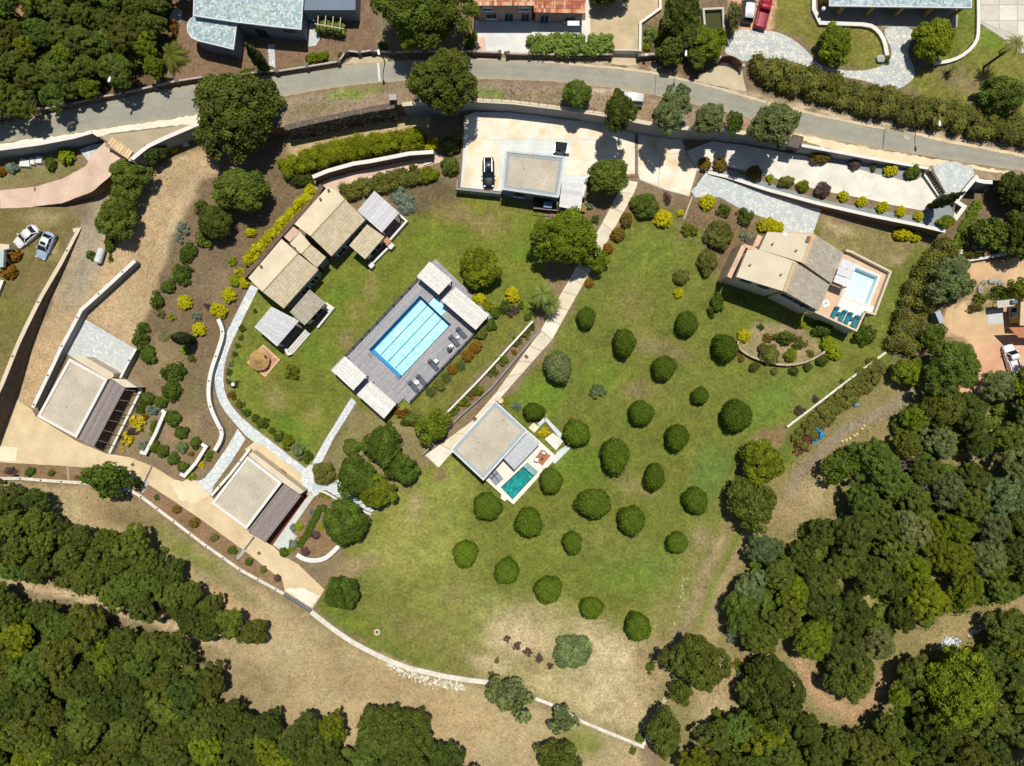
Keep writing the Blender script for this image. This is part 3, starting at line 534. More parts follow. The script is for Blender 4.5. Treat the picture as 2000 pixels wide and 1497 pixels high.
sheet('driveway', [(1412, 122), (1448, 132), (1458, 180), (1400, 168), (1356, 158), (1380, 140)], 0.03, CONC, 'U', step=7, color=(206, 190, 158), wob=.6)
sheet('driveway', [(690, 112), (758, 108), (768, 118), (740, 122), (672, 126)], 0.03, CONC, 'U', step=6, color=(204, 186, 150), wob=.8)

# ---- broken-stone paving: every stone its own raised piece
def clip_half(poly, px_, py_, nx, ny):
    out = []; n = len(poly)
    for i in range(n):
        a, b = poly[i], poly[(i+1) % n]
        da = (a[0]-px_)*nx+(a[1]-py_)*ny; db = (b[0]-px_)*nx+(b[1]-py_)*ny
        if da <= 0: out.append(a)
        if (da < 0) != (db < 0) and da != db:
            t = da/(da-db); out.append((a[0]+(b[0]-a[0])*t, a[1]+(b[1]-a[1])*t))
    return out
def area2(p): return abs(sum(p[i][0]*p[(i+1) % len(p)][1]-p[(i+1) % len(p)][0]*p[i][1] for i in range(len(p))))/2
def cells(poly, sp, gap, jit=0.42):
    us = [p[0] for p in poly]; vs_ = [p[1] for p in poly]; pts = []
    y = min(vs_)-sp; r = 0
    while y < max(vs_)+sp:
        x = min(us)-sp+(r % 2)*sp/2
        while x < max(us)+sp:
            pts.append((x+random.uniform(-jit, jit)*sp, y+random.uniform(-jit, jit)*sp)); x += sp
        y += sp*0.87; r += 1
    arr = np.array(pts); d = sdist(arr[:, 0], arr[:, 1], poly); out = []
    for i in np.where(d > -sp*0.9)[0]:
        p = pts[i]; c = [(p[0]-sp*1.6, p[1]-sp*1.6), (p[0]+sp*1.6, p[1]-sp*1.6), (p[0]+sp*1.6, p[1]+sp*1.6), (p[0]-sp*1.6, p[1]+sp*1.6)]
        nb = np.where(np.hypot(arr[:, 0]-p[0], arr[:, 1]-p[1]) < sp*2.6)[0]
        for j in nb:
            if j == i: continue
            q = pts[j]; L_ = math.hypot(q[0]-p[0], q[1]-p[1]) or 1e-6; nx, ny = (q[0]-p[0])/L_, (q[1]-p[1])/L_
            c = clip_half(c, (p[0]+q[0])/2-nx*gap/2, (p[1]+q[1])/2-ny*gap/2, nx, ny)
            if len(c) < 3: break
        if len(c) < 3: continue
        if d[i] < sp*1.2:
            ca = np.array(c)
            if (sdist(ca[:, 0], ca[:, 1], poly) < 0).any():
                s = list(poly); n = len(c); sg = 1 if sum(c[k][0]*c[(k+1) % n][1]-c[(k+1) % n][0]*c[k][1] for k in range(n)) > 0 else -1
                for k in range(n):
                    a, b = c[k], c[(k+1) % n]; L_ = math.hypot(b[0]-a[0], b[1]-a[1])
                    if L_ < 1e-6: continue
                    s = clip_half(s, a[0], a[1], (b[1]-a[1])/L_*sg, -(b[0]-a[0])/L_*sg)
                    if len(s) < 3: break
                c = s
        if len(c) >= 3 and area2(c) > sp*sp*0.10: out.append(c)
    return out
PAL_W = [(228, 233, 234), (220, 227, 230), (236, 237, 233), (212, 221, 226), (226, 231, 230), (222, 229, 226)]
PAL_S = [(212, 217, 214), (200, 208, 206), (222, 226, 220), (206, 214, 210), (216, 215, 206), (208, 215, 216), (226, 230, 226)]
PAL_G = [(178, 196, 198), (160, 184, 190), (196, 212, 210), (170, 190, 184), (206, 218, 216), (150, 174, 178), (184, 196, 186)]
def paving(name, poly, sp, gap, lift, zn, pal, single=True, th=0.035, mortar=(200, 200, 190), zfix=None, parent=None, piece='paving_stone', wob=0.0):
    base = parent
    if parent is None:
        base = sheet(name, poly, lift-0.012, CONC, zn, step=max(7, sp), color=mortar, wob=wob)
    cs = cells(poly, sp, gap); random.shuffle(cs)
    cs.sort(key=lambda c: -area2(c)); m = MB()
    for k, c in enumerate(cs):
        g = (lambda p, e: at(p[0], p[1], zfix+e)) if zfix is not None else (lambda p, e: P(p[0], p[1], e, zn or zone(*p)))
        h = lift+random.uniform(0.0, 0.012)
        if zfix is not None: h = random.uniform(0.02, 0.05)
        col = A(*random.choice(pal)); t = [g(p, h) for p in c]; b = [q-Vector((0, 0, th)) for q in t]
        if single and k < 298: MB().prism(t, b, col).build(piece, STONE, base)
        else: m.prism(t, b, col)
    if m.v: tag(m.build(piece+'s' if not single else piece+'s', STONE, base), kind='stuff')
    return base
# slate path beside the long villa, its branches and hub
PATH = smooth([(497, 560), (457, 640), (440, 676), (431, 706), (427, 740), (430, 766), (440, 792), (462, 818)], 2)+[(486, 842), (598, 930)]
L_, R_ = [], []
for i, p in enumerate(PATH):
    a = PATH[max(0, i-1)]; b = PATH[min(len(PATH)-1, i+1)]; d = math.hypot(b[0]-a[0], b[1]-a[1]); w = 8.5 if p[1] < 820 else 11
    L_.append((p[0]-(b[1]-a[1])/d*w, p[1]+(b[0]-a[0])/d*w)); R_.append((p[0]+(b[1]-a[1])/d*w, p[1]-(b[0]-a[0])/d*w))
paving('path', L_+R_[::-1], 12.5, 1.1, 0.05, '0', PAL_W)
paving('path', [(464, 838), (480, 858), (450, 905), (420, 945), (411, 968), (396, 955), (384, 942), (400, 934), (420, 908), (446, 870)], 12, 1.1, 0.066, '0', PAL_W)
paving('path', [(686, 777), (696, 786), (652, 856), (630, 900), (622, 914), (609, 906), (636, 858)], 12, 1.1, 0.05, '0', PAL_W)
paving('path', [(590, 920), (608, 906), (624, 914), (640, 930), (636, 956), (612, 972), (598, 964), (588, 944)], 12, 1.0, 0.082, '0', PAL_G+PAL_W)
# slate courts (small stones)
paving('slate_court', [(165, 623), (265, 682), (234, 738), (216, 734), (140, 698), (129, 690)], 5.5, .5, 0.05, '0', PAL_S, single=False)
paving('slate_court', [(1380, 337), (1420, 348), (1500, 376), (1606, 404), (1586, 462), (1560, 460), (1527, 452), (1490, 425), (1440, 405), (1405, 385), (1357, 386), (1350, 374)], 7, .6, 0.05, '0', PAL_S+[(226, 228, 222), (198, 210, 214)], single=False)
DRIVE_TR = smooth([(1436, 56), (1500, 60), (1522, 64), (1548, 76), (1575, 98), (1596, 124), (1620, 134), (1660, 139), (1700, 137), (1730, 126), (1741, 112), (1740, 92), (1728, 70), (1728, 52), (1784, 52), (1778, 80), (1772, 104), (1785, 130), (1788, 150), (1770, 168), (1745, 176), (1720, 170), (1690, 158), (1640, 150), (1600, 140), (1570, 128), (1540, 118), (1500, 114), (1470, 115), (1455, 122), (1436, 112), (1414, 104), (1420, 86)], 1, True)
paving('driveway', DRIVE_TR, 7.5, .6, 0.05, 'U', [(222, 222, 214), (206, 210, 206), (232, 230, 218), (214, 214, 202), (198, 204, 204)], single=False, mortar=(186, 184, 172))
paving('slate_court', [(1822, 324), (1850, 316), (1900, 326), (1904, 346), (1868, 392), (1848, 378), (1824, 334)], 8, .9, 0.05, 'U', PAL_S, single=False)
paving('slate_court', [(154, 293), (180, 283), (206, 280), (196, 300), (178, 322), (166, 308)], 7.5, .9, 0.30, '0', PAL_S, single=False)
paving('path', [(523, 87), (536, 87), (538, 138), (526, 140)], 7, .9, 0.05, 'U', PAL_S, single=False)
paving('patio', [(604, 46), (624, 46), (624, 78), (616, 90), (600, 92)], 7, .8, 0.06, 'U', PAL_S, single=False)
paving('patio', [(340, 18), (356, 20), (354, 42), (336, 48), (330, 36)], 8, 1, 0.06, 'U', PAL_S, single=False)
# pink brick ramp path, terrace paths
PINK = lambda u, v: np.array(A(226, 196, 172))*(1+fbm(u, v, 18, 93)[:, None]*np.array([.10, .14, .17]))
sheet('path', POLY_R, 0.03, CONC, 'R', step=8, color=PINK, wob=.6)
sheet('path', [(606, 372), (640, 350), (700, 334), (780, 318), (862, 302), (866, 316), (800, 334), (720, 350), (672, 366), (662, 378), (640, 366), (622, 376)], 0.03, CONC, '0', step=7, color=PINK, wob=.5)
# concrete drive and apron below the two flat-roofed garages
APRON = [(25, 776), (62, 800), (70, 814), (150, 862), (205, 886), (252, 893), (300, 912), (352, 944), (386, 938), (412, 970), (480, 1034), (530, 1064), (552, 1086), (582, 1102), (634, 1152), (610, 1190), (556, 1156), (552, 1134), (480, 1078), (380, 1006), (292, 948), (255, 931), (200, 918), (160, 913), (0, 903), (-150, 900), (-150, 800)]
SAND = lambda u, v: np.array(A(226, 202, 160))*(1+fbm(u, v, 40, 95)[:, None]*np.array([.10, .13, .18])+fbm(u, v, 9, 96)[:, None]*.05)
base = sheet('driveway', APRON, 0.03, CONC, '0', step=9, color=SAND, wob=.4)
strip('drain_channel', [(297, 911), (275, 958)], 3.5, 0.045, CONC, '0', (120, 118, 112), .2)
strip('drain_channel', [(497, 1049), (465, 1090)], 3.5, 0.045, CONC, '0', (110, 108, 104), .2)
strip('drain_channel', [(290, 940), (277, 962)], 6, 0.05, CONC, '0', (184, 182, 174), .2)
strip('drain_channel', [(478, 1074), (463, 1092)], 6, 0.05, CONC, '0', (184, 182, 174), .2)
strip('drain_channel', [(132, 912), (134, 938)], 4, 0.05, CONC, '0', (176, 164, 140), .2)
sheet('drive_patch', [(-60, 868), (34, 874), (31, 901), (-60, 898)], 0.038, CONC, '0', step=7, color=(250, 234, 200), wob=.4)
sheet('drive_patch', [(556, 1152), (590, 1148), (624, 1164), (609, 1188)], 0.038, CONC, '0', step=6, color=(250, 240, 216), wob=2)
sheet('drive_patch', [(330, 940), (380, 938), (410, 965), (380, 985), (350, 975)], 0.036, CONC, '0', step=7, color=(242, 222, 184), wob=2.5)
for (u, v) in ((259, 908), (506, 1081)):
    MB().box(P(u, v, 0.05, '0'), (0.5, 0.5, 0.03), 0.5, A(110, 108, 100)).build('drain_cover', STONE, base)
# concrete walk between the lawn and the guest house, in slabs
WALKL = [(1222, 352), (1208, 376), (1160, 466), (1098, 570), (1056, 646), (970, 766), (918, 826), (830, 890)]
WALKR = [(1246, 356), (1238, 378), (1176, 490), (1126, 578), (1078, 664), (1000, 752), (944, 816), (856, 914)]
CREAMS = lambda: A(*random.choice([(240, 228, 204), (232, 220, 196), (244, 234, 214), (236, 222, 192)]))
walk = sheet('path', WALKL+WALKR[::-1], 0.02, CONC, '0', step=8, color=(206, 192, 166))
for i in range(len(WALKL)-1):
    n = max(1, round(math.hypot(WALKL[i+1][0]-WALKL[i][0], WALKL[i+1][1]-WALKL[i][1])/34))
    for k in range(n):
        f = lambda a, b, t: (a[0]+(b[0]-a[0])*t, a[1]+(b[1]-a[1])*t)
        e = .012
        q = [f(WALKL[i], WALKL[i+1], k/n+e), f(WALKL[i], WALKL[i+1], (k+1)/n-e), f(WALKR[i], WALKR[i+1], (k+1)/n-e), f(WALKR[i], WALKR[i+1], k/n+e)]
        t = [P(*p, 0.05, '0') for p in q]; MB().prism(t, [p-Vector((0, 0, .05)) for p in t], CREAMS()).build('slab', CONC, walk)
# parking court in large concrete slabs
STAINC = lambda u, v: np.array(A(251, 240, 218))*(1-np.clip(fbm(u, v, 20, 97)*1.3+.10, 0, 1)[:, None]*np.array([.10, .30, .58]))
court = sheet('parking_court', [(899, 366), (903, 320), (908, 228), (930, 219), (1000, 220), (1180, 243), (1240, 254), (1240, 340), (1150, 345), (1140, 384), (1060, 382), (980, 374)], 0.02, CONC, 'K', step=9, color=(232, 234, 228))
def slab(poly, zn, parent):
    sheet('slab', [tuple(p) for p in poly], 0.045, CONC, zn, step=11, color=STAINC, parent=parent)
yt = lambda x: 224+(x-905)*0.052
xs = [907, 984, 1028, 1071, 1115, 1169, 1239]
for i in range(6): slab([(xs[i]+.8, yt(xs[i])+1), (xs[i+1]-.8, yt(xs[i+1])+1), (xs[i+1]-.8, 273), (xs[i]+.8, 271)], 'K', court)
for q in ([(910, 275), (946, 275), (944, 365), (906, 362)], [(948, 275), (975, 276), (974, 367), (946, 366)], [(1116, 275), (1168, 276), (1166, 343), (1104, 343)], [(1170, 276), (1239, 278), (1238, 338), (1168, 343)]): slab(q, 'K', court)
court2 = sheet('parking_court', [(1246, 256), (1330, 258), (1340, 300), (1362, 332), (1346, 384), (1300, 372), (1250, 352), (1246, 340)], 0.03, CONC, '0', step=9, color=(214, 212, 200))
for q in ([(1247, 258), (1280, 258), (1280, 300), (1247, 300)], [(1282, 258), (1328, 259), (1338, 300), (1282, 300)], [(1247, 302), (1290, 302), (1284, 362), (1250, 350), (1247, 338)], [(1292, 302), (1338, 302), (1360, 332), (1345, 382), (1300, 370), (1287, 362)]): slab(q, '0', court2)
strip('drain_channel', [(1372, 334), (1352, 382)], 4, 0.05, CONC, '0', (112, 96, 84), .2)
strip('drain_channel', [(1352, 384), (1336, 428)], 3, 0.03, CONC, '0', (190, 180, 160), .2)
# white ramp drive with grey gravel borders
sheet('gravel_bed', [(1372, 334), (1390, 322), (1470, 348), (1600, 390), (1700, 408), (1800, 424), (1842, 380), (1856, 388), (1862, 424), (1846, 450), (1700, 418), (1600, 395), (1500, 368)], 0.02, CONC, 'M', step=8, color=(150, 156, 154))
sheet('gravel_bed', [(1600, 312), (1560, 294), (1580, 291), (1690, 311), (1806, 332), (1810, 340), (1760, 354), (1690, 338)], 0.02, CONC, 'M', step=8, color=(152, 154, 156))
base = sheet('driveway', [(1340, 296), (1390, 276), (1450, 284), (1540, 300), (1580, 306), (1640, 322), (1720, 342), (1770, 354), (1790, 352), (1806, 340), (1820, 352), (1840, 376), (1830, 396), (1812, 410), (1796, 411), (1740, 400), (1690, 388), (1600, 372), (1500, 344), (1420, 326), (1376, 334), (1364, 334), (1352, 316)], 0.035, CONC, 'M', step=9, color=(238, 232, 216), wob=.3)
# court of the neighbour on the right
sheet('courtyard', [(1890, 517), (2200, 488), (2200, 770), (1922, 766), (1862, 778), (1872, 748), (1913, 721), (1902, 692), (1880, 664), (1842, 648), (1848, 606), (1886, 584), (1898, 562)], 0.012, CONC, '0', step=9, wob=1.2)
sheet('garden_bed', smooth([(1883, 590), (1884, 572), (1900, 552), (1930, 543), (1964, 546), (1984, 560), (1986, 590), (1960, 604), (1930, 604), (1900, 608)], 2, True), 0.05, GROUND, '0', step=7)
sheet('drive_patch', [(1928, 607), (1960, 604), (1960, 632), (1930, 634)], 0.03, CONC, '0', step=6, color=(206, 208, 204), wob=.6)
# terraces at the top
sheet('terrace', [(928, 40), (1146, 40), (1150, 105), (928, 105)], 0.04, CONC, 'U', step=9, color=(232, 232, 226))
sheet('terrace', [(928, 72), (946, 72), (950, 98), (930, 98)], 0.05, CONC, 'U', step=8, color=(236, 196, 170), wob=.6)
sheet('terrace', [(1144, -80), (1154, -80), (1153, 82), (1143, 80)], 0.052, CONC, 'U', step=8, color=(236, 228, 212))
sheet('terrace', [(1588, -100), (1602, -100), (1604, 40), (1690, 44), (1706, 52), (1880, 50), (1880, -100), (1940, -100), (1604, -101), (1588, 46)], 0.03, CONC, 'U', step=9, color=(222, 204, 176)) if False else None
sheet('terrace', [(1600, -60), (1874, -60), (1870, 54), (1730, 54), (1700, 44), (1602, 42)], 0.03, CONC, 'U', step=9, color=(178, 170, 160))
pt = sheet('terrace', [(1914, -100), (2200, -100), (2200, 110), (1992, 104), (1960, 76), (1914, 46)], 0.03, CONC, 'U', step=9, color=(200, 196, 184))
for i in range(3):
    for j in range(3):
        x0, y0 = 1916+i*36, -20+j*31
        q = [(x0, y0), (x0+34, y0), (x0+34, y0+29), (x0, y0+29)]
        if j == 2 and i < 2: q = [(x0, y0), (x0+34, y0), (x0+34, y0+16 if i == 0 else y0+26), (x0+(14 if i == 0 else 0), y0+6 if i == 0 else y0+14)]
        t = [P(*p, 0.06, 'U') for p in q]; MB().prism(t, [p-Vector((0, 0, .05)) for p in t], A(*random.choice([(226, 216, 196), (216, 208, 190), (232, 224, 206)]))).build('slab', CONC, pt)

# ================================================================== WALLS AND FENCES
def ribbon(m, pts, w, zt, zb, col=None, over=0.0):
    """upright strip: pts = world points (xy), zt/zb lists"""
    n = len(pts); Ls, Rs = [], []
    for i in range(n):
        a = Vector(pts[max(0, i-1)][:2]); p = Vector(pts[i][:2]); b = Vector(pts[min(n-1, i+1)][:2])
        d1 = (p-a).normalized() if i else (b-p).normalized(); d2 = (b-p).normalized() if i < n-1 else d1
        n1, n2 = Vector((-d1.y, d1.x)), Vector((-d2.y, d2.x)); mm = n1+n2; mm = mm*2/max(.5, mm.length_squared)
        e = Vector((0, 0))
        if over and i == 0: e = -d2*over
        if over and i == n-1: e = d1*over
        Ls.append(p+mm*(w/2+over)+e); Rs.append(p-mm*(w/2+over)+e)
    vs = []; fs = []
    for i in range(n):
        vs += [(Ls[i].x, Ls[i].y, zt[i]), (Rs[i].x, Rs[i].y, zt[i]), (Rs[i].x, Rs[i].y, zb[i]), (Ls[i].x, Ls[i].y, zb[i])]
    for i in range(n-1):
        a, b = 4*i, 4*i+4
        fs += [(a, a+1, b+1, b), (a+1, a+2, b+2, b+1), (a+2, a+3, b+3, b+2), (a+3, a, b, b+3)]
    fs += [(0, 3, 2, 1), (4*n-4, 4*n-3, 4*n-2, 4*n-1)]
    return m.add(vs, fs, col)
def wall(name, label, cat, pts, w, zn, h, base, body, cap=WHITE, capt=0.09, lamps=0, group=None, zb_fn=None, capcol=None, sm=0):
    """wall whose top edge runs along photo points; top = terrain(zn)+h, foot at terrain 'base'"""
    if sm: pts = smooth(pts, sm)
    zt = [gz(*p, zn)+(h(p[0], p[1]) if callable(h) else h) for p in pts]
    w3 = [at(p[0], p[1], z) for p in pts for z in [0]] if False else [at(p[0], p[1], z) for p, z in zip(pts, zt)]
    zb = [(base(p[0], p[1]) if callable(base) else base) for p in pts]
    mid = w3[len(w3)//2]
    t = thing(name, (mid.x, mid.y, min(zb)), label, cat, group)
    ribbon(MB(), w3, w, [z-capt for z in zt], zb, A(200, 196, 188)).build('wall_body', body, t)
    ribbon(MB(), w3, w, zt, [z-capt+.003 for z in zt], capcol or A(232, 228, 218), over=0.05).build('coping', cap, t)
    if lamps:
        L_ = [0]
        for a, b in zip(w3[:-1], w3[1:]): L_.append(L_[-1]+(b-a).length)
        k = lamps/2
        while k < L_[-1]:
            i = max(j for j in range(len(L_)) if L_[j] <= k); i = min(i, len(w3)-2)
            q = w3[i].lerp(w3[i+1], (k-L_[i])/max(1e-6, L_[i+1]-L_[i]))
            MB().lathe((q.x, q.y, q.z-.01), [(.11, 0), (.11, .16), (.06, .2)], 8).build('lamp', DARKM, t); k += lamps
    return t
SLABW = mat('rubble_face', A(112, 100, 90), rough=0.95, n1=(3.5, 0.35), n2=(1.2, 0.2), bump=1.0, bscale=5.0)
wall('retaining_wall', 'white-topped retaining wall between the road and the small garden with white blocks', 'wall', [(-60, 300), (0, 291), (75, 281), (143, 268), (178, 258)], .45, 'U', .25, -.3, GREYW)
wall('retaining_wall', 'curved white-topped wall running from the entrance gate to the big oak', 'wall', [(256, 312), (284, 289), (296, 282), (330, 266), (392, 240)], .5, 'U', .3, -.3, GREYW, sm=1)
rub = wall('stone_wall', 'rough dry-stone wall above the tan track and long hedge', 'wall', [(556, 250), (600, 240), (640, 231), (700, 218), (770, 206)], .7, 'U', .1, -.3, SLABW, SLABW, capcol=A(140, 126, 104))
m = MB(); r2 = random.Random(5)
for k in range(230):
    t = r2.random(); u = 556+214*t; v = np.interp(u, [556, 600, 640, 700, 770], [250, 240, 231, 218, 206])
    top = zU(u, v)+.1; f = r2.random(); w3 = at(u, v, top); rr = r2.uniform(.15, .38)
    c = Vector((w3.x, w3.y-.38-.35*(1-f)+r2.uniform(0, .3), top*f)); kf = r2.uniform(.65, 1.3); col = A(*[int(x*kf) for x in (132, 118, 98)])
    pr = [Vector((math.cos(a)*rr*r2.uniform(.7, 1.2), math.sin(a)*rr*r2.uniform(.6, 1), 0)) for a in (0, 1.1, 2.2, 3.2, 4.2, 5.3)]
    m.prism([c+q*.7+Vector((0, 0, rr*.5)) for q in pr], [c+q-Vector((0, 0, rr*.5)) for q in pr], col)
tag(m.build('rubble_stones', STONE, rub), kind='stuff')
wall('retaining_wall', 'long grey retaining wall behind the parking court with thin rail posts', 'wall', [(786, 204), (850, 199), (925, 196), (1000, 200), (1100, 212), (1180, 224), (1260, 240), (1330, 250), (1400, 253), (1470, 262), (1548, 279)], .5, 'U', .12, -.3, GREYW, CREAM, capcol=A(206, 190, 168))
fence = thing('railing', P(1090, 209, .12, 'U'), 'thin wire railing on the grey retaining wall above the parking court', 'railing')
m = MB(); pp = [P(u, np.interp(u, [925, 1000, 1100, 1180], [193, 197, 209, 220]), .12, 'U') for u in range(926, 1186, 18)]
for a, b in zip(pp[:-1], pp[1:]): m.beam(a+Vector((0, 0, .8)), b+Vector((0, 0, .8)), .03, .03)
m.build('rail', DARKM, fence)
for a in pp: MB().box(a+Vector((0, 0, .4)), (.06, .06, .85)).build('post', DARKM, fence)
pil = thing('gate_pillar', P(1550, 278, 0, 'U'), 'dark stone pillar where the ramp drive wall meets the road wall', 'pillar')
MB().box(P(1551, 279, -.6, 'U'), (1.6, 1.3, 2.6), -.25, A(92, 82, 74)).build('pillar_body', BROWNW, pil)
MB().box(P(1551, 279, .72, 'U'), (1.75, 1.45, .12), -.25, A(110, 100, 92)).build('coping', STONE, pil)
wall('garden_wall', 'thin white wall along the roadside of the white ramp drive', 'wall', [(1566, 284), (1690, 307), (1814, 329)], .35, 'U', .35, 0.2, GREYW)
wall('retaining_wall', 'long wedge-shaped retaining wall of the white ramp drive with pinkish face', 'wall', [(1384, 337), (1420, 345), (1500, 371), (1600, 398), (1700, 421), (1800, 441), (1846, 452)], .4, 'M', .12, -.3, mat('shaded_plaster', A(122, 98, 84), rough=.9))  # plaster colour darkened to carry the shade on this sun-averted face
wall('retaining_wall', 'tall dark-faced retaining wall beside the gravel track, pale coping, two parked cars above', 'wall', [(143, 450), (153, 449), (118, 515), (80, 580), (50, 640), (35, 672), (3, 752), (-50, 860)], .5, 'L', .12, -.3, SLABW, CREAM, capcol=A(222, 204, 176), lamps=9)
wall('garden_wall', 'low white wall bending from the track fork down to the slate court', 'wall', [(263, 510), (210, 559), (158, 606), (149, 624), (118, 682), (106, 708), (64, 796)], .45, '0', 1.6, -.1, GREYW, lamps=5)
wall('garden_wall', 'short white wall on the open edge of the slate court above the garage', 'wall', [(265, 682), (252, 705), (235, 738)], .25, '0', 1.5, -.1, GREYW, lamps=4)
wall('garden_wall', 'sinuous white wall winding beside the slate path', 'wall', [(426, 624), (433, 640), (435, 655), (424, 690), (413, 720), (407, 752), (407, 778), (412, 800), (424, 826), (434, 844), (430, 862), (419, 880)], .5, '0', 1.1, -.1, GREYW, lamps=4, sm=1)
wall('garden_wall', 'short straight white wall by the yellow flower bed', 'wall', [(316, 802), (321, 806), (303, 848), (283, 886), (274, 883)], .42, '0', 1.0, -.1, GREYW)
wall('garden_wall', 'short straight white wall next to the sinuous wall and the sloping drive', 'wall', [(394, 868), (402, 873), (382, 905), (360, 930), (352, 926)], .42, '0', 1.0, -.1, GREYW)
wall('garden_wall', 'slim cream wall along the grass strip beside the lower building', 'wall', [(488, 877), (450, 926), (413, 968)], .3, '0', .8, -.1, CREAM, lamps=5)
wall('garden_wall', 'long white boundary wall under the row of little bushes by the concrete drive', 'wall', [(-60, 934), (0, 935), (40, 935), (75, 938), (120, 941), (165, 944), (200, 950), (252, 957), (275, 970), (300, 989), (400, 1065), (470, 1114), (554, 1160)], .36, '0', .35, -.2, CREAM, WALLW, lamps=3.2)
gr = thing('gutter_grate', P(580, 1175, 0, '0'), 'dark metal drain grate between two stretches of boundary wall', 'grate')
MB().beam(P(555, 1160, .1, '0'), P(607, 1194, .1, '0'), .5, .2, A(92, 96, 100)).build('frame', STONE, gr)
for k in range(14): MB().beam(P(557+k*3.6, 1160+k*2.36, .215, '0'), P(558.6+k*3.6, 1161+k*2.36, .215, '0'), .42, .03, A(150, 152, 154)).build('bar', STONE, gr)
wall('garden_wall', 'broad curved white boundary wall below the dry lawn', 'wall', [(608, 1196), (650, 1229), (690, 1256), (730, 1277), (765, 1293), (800, 1306), (870, 1322), (915, 1329), (960, 1334)], .66, '0', .4, -.2, CREAM, WALLW)
wall('garden_wall', 'thin weathered white wall closing the lower corner of the dry lawn', 'wall', [(1046, 1365), (1075, 1376), (1100, 1388), (1133, 1408), (1180, 1428), (1220, 1444), (1255, 1459), (1264, 1436)], .4, '0', .4, -.2, CREAM, WALLW)
wall('garden_wall', 'straight thin wall along the far edge of the lawn beside the bramble strip', 'wall', [(1538, 834), (1580, 802), (1648, 750), (1690, 718), (1730, 689)], .22, '0', .5, -.1, CREAM, WALLW, capcol=A(190, 184, 166))
wall('garden_wall', 'bent low wall holding the shrub bed below the house with the small pool', 'wall', [(1442, 666), (1443, 678), (1452, 688), (1475, 700), (1510, 711), (1545, 714), (1580, 706), (1612, 687)], .22, '0', .8, -.1, BROWNW, mat('dull_coping', A(186, 170, 140), rough=.9, n1=(1.5, .2), n2=(5, .15)), sm=1)
wall('garden_wall', 'low white kerb wall between the pool deck planting and the walk', 'wall', [(1040, 628), (1000, 672), (940, 738), (870, 809)], .2, '0', .9, -.1, GREYW)
wall('garden_wall', 'thin wall with dark rail along the concrete walk', 'wall', [(1056, 644), (1010, 698), (960, 758), (900, 812), (826, 888)], .14, '0', .7, -.1, CREAM, GREYW)
wall('garden_wall', 'curved white wall ending the soil bed below the lower building', 'wall', [(580, 1084), (592, 1092), (610, 1096), (632, 1093), (648, 1081), (664, 1064)], .6, '0', .5, -.1, GREYW, sm=1)
wall('garden_wall', 'brown wall behind the yellow hedge of the long villa', 'wall', [(628, 362), (618, 384), (580, 424), (540, 468), (500, 516), (476, 540)], .6, '0', 1.9, -.1, BROWNW, BROWNW, capcol=A(110, 84, 66))
wall('retaining_wall', 'tall brown wall under the long clipped hedge with pale coping', 'wall', [(611, 346), (640, 334), (690, 320), (724, 315), (760, 308), (800, 300), (846, 297)], .5, '0', 2.2, -.1, mat('shaded_plaster', A(122, 98, 84), rough=.9, n1=(.6, .1), n2=(4, .08)))  # same darkened plaster, the shade of the face is in its colour
for k, (a, b) in enumerate((((708, 352), (724, 346)), ((738, 344), (756, 338)), ((768, 335), (785, 329)), ((800, 328), (815, 322)), ((828, 322), (845, 317)))):
    MB_ = thing('step_riser', P(*a, 0, '0'), 'white riser on the pink garden path, number %s counted from the villa' % ('one', 'two', 'three', 'four', 'five')[k], 'step', 'white risers along the pink path')
    MB().beam(P(*a, .12, '0'), P(*b, .12, '0'), .3, .25, A(236, 228, 214)).build('tread', STONE, MB_)
# white stairs from the slate path down to the lawn
stair = thing('stairs', P(690, 970, 0, '0'), 'white stone stairs curving from the slate path to the lawn', 'stairs')
SL = smooth([(655, 943), (680, 955), (705, 972), (732, 996)], 2); SR = smooth([(620, 953), (640, 958), (668, 978), (726, 1001)], 2)
for k in range(12):
    f = lambda S, t: (np.interp(t*(len(S)-1), range(len(S)), [p[0] for p in S]), np.interp(t*(len(S)-1), range(len(S)), [p[1] for p in S]))
    q = [f(SL, k/12), f(SL, (k+.86)/12), f(SR, (k+.86)/12), f(SR, k/12)]; z = .42-.03*k
    t = [at(*p, z) for p in q]; MB().prism(t, [(p.x, p.y, 0) for p in t], A(*random.choice(PAL_W))).build('step', STONE, stair)
for S in ([(p[0]+3, p[1]-4) for p in SL], [(p[0]-2, p[1]+5) for p in SR]): ribbon(MB(), [at(*p, .5) for p in S], .3, [.6-.03*i for i in range(len(S))], [0]*len(S), A(230, 228, 220)).build('side_wall', STONE, stair)
# street walls at the top with balusters
def balustrade(label, pts, zn, h=1.0, posts=True, bal=True, body=BROWNW):
    w3 = [P(*p, h, zn) for p in pts]; t = thing('balustrade', P(*pts[len(pts)//2], 0, zn), label, 'balustrade')
    ribbon(MB(), w3, .35, [p.z-h*.45 for p in w3], [p.z-h-.3 for p in w3]).build('wall_body', body, t)
    ribbon(MB(), w3, .24, [p.z for p in w3], [p.z-.1 for p in w3], A(196, 186, 172)).build('handrail', STONE, t)
    if bal:
        m = MB()
        for a, b in zip(w3[:-1], w3[1:]):
            n = max(1, int((b-a).length/.3))
            for k in range(n):
                c = a.lerp(b, (k+.5)/n); m.box((c.x, c.y, c.z-.1-h*.175), (.12, .12, h*.35), 0, A(206, 192, 172))
        tag(m.build('balusters', STONE, t), kind='stuff')
    for p in w3:
        if posts: MB().box((p.x, p.y, p.z-h/2), (.5, .5, h+.25), 0.1, A(120, 106, 96)).build('pillar', STONE, t)
    return t
balustrade('balustrade wall along the road under the dense trees beside the palm', [(76, 214), (135, 203), (190, 190), (240, 182), (300, 168), (345, 158), (398, 150)], 'U')
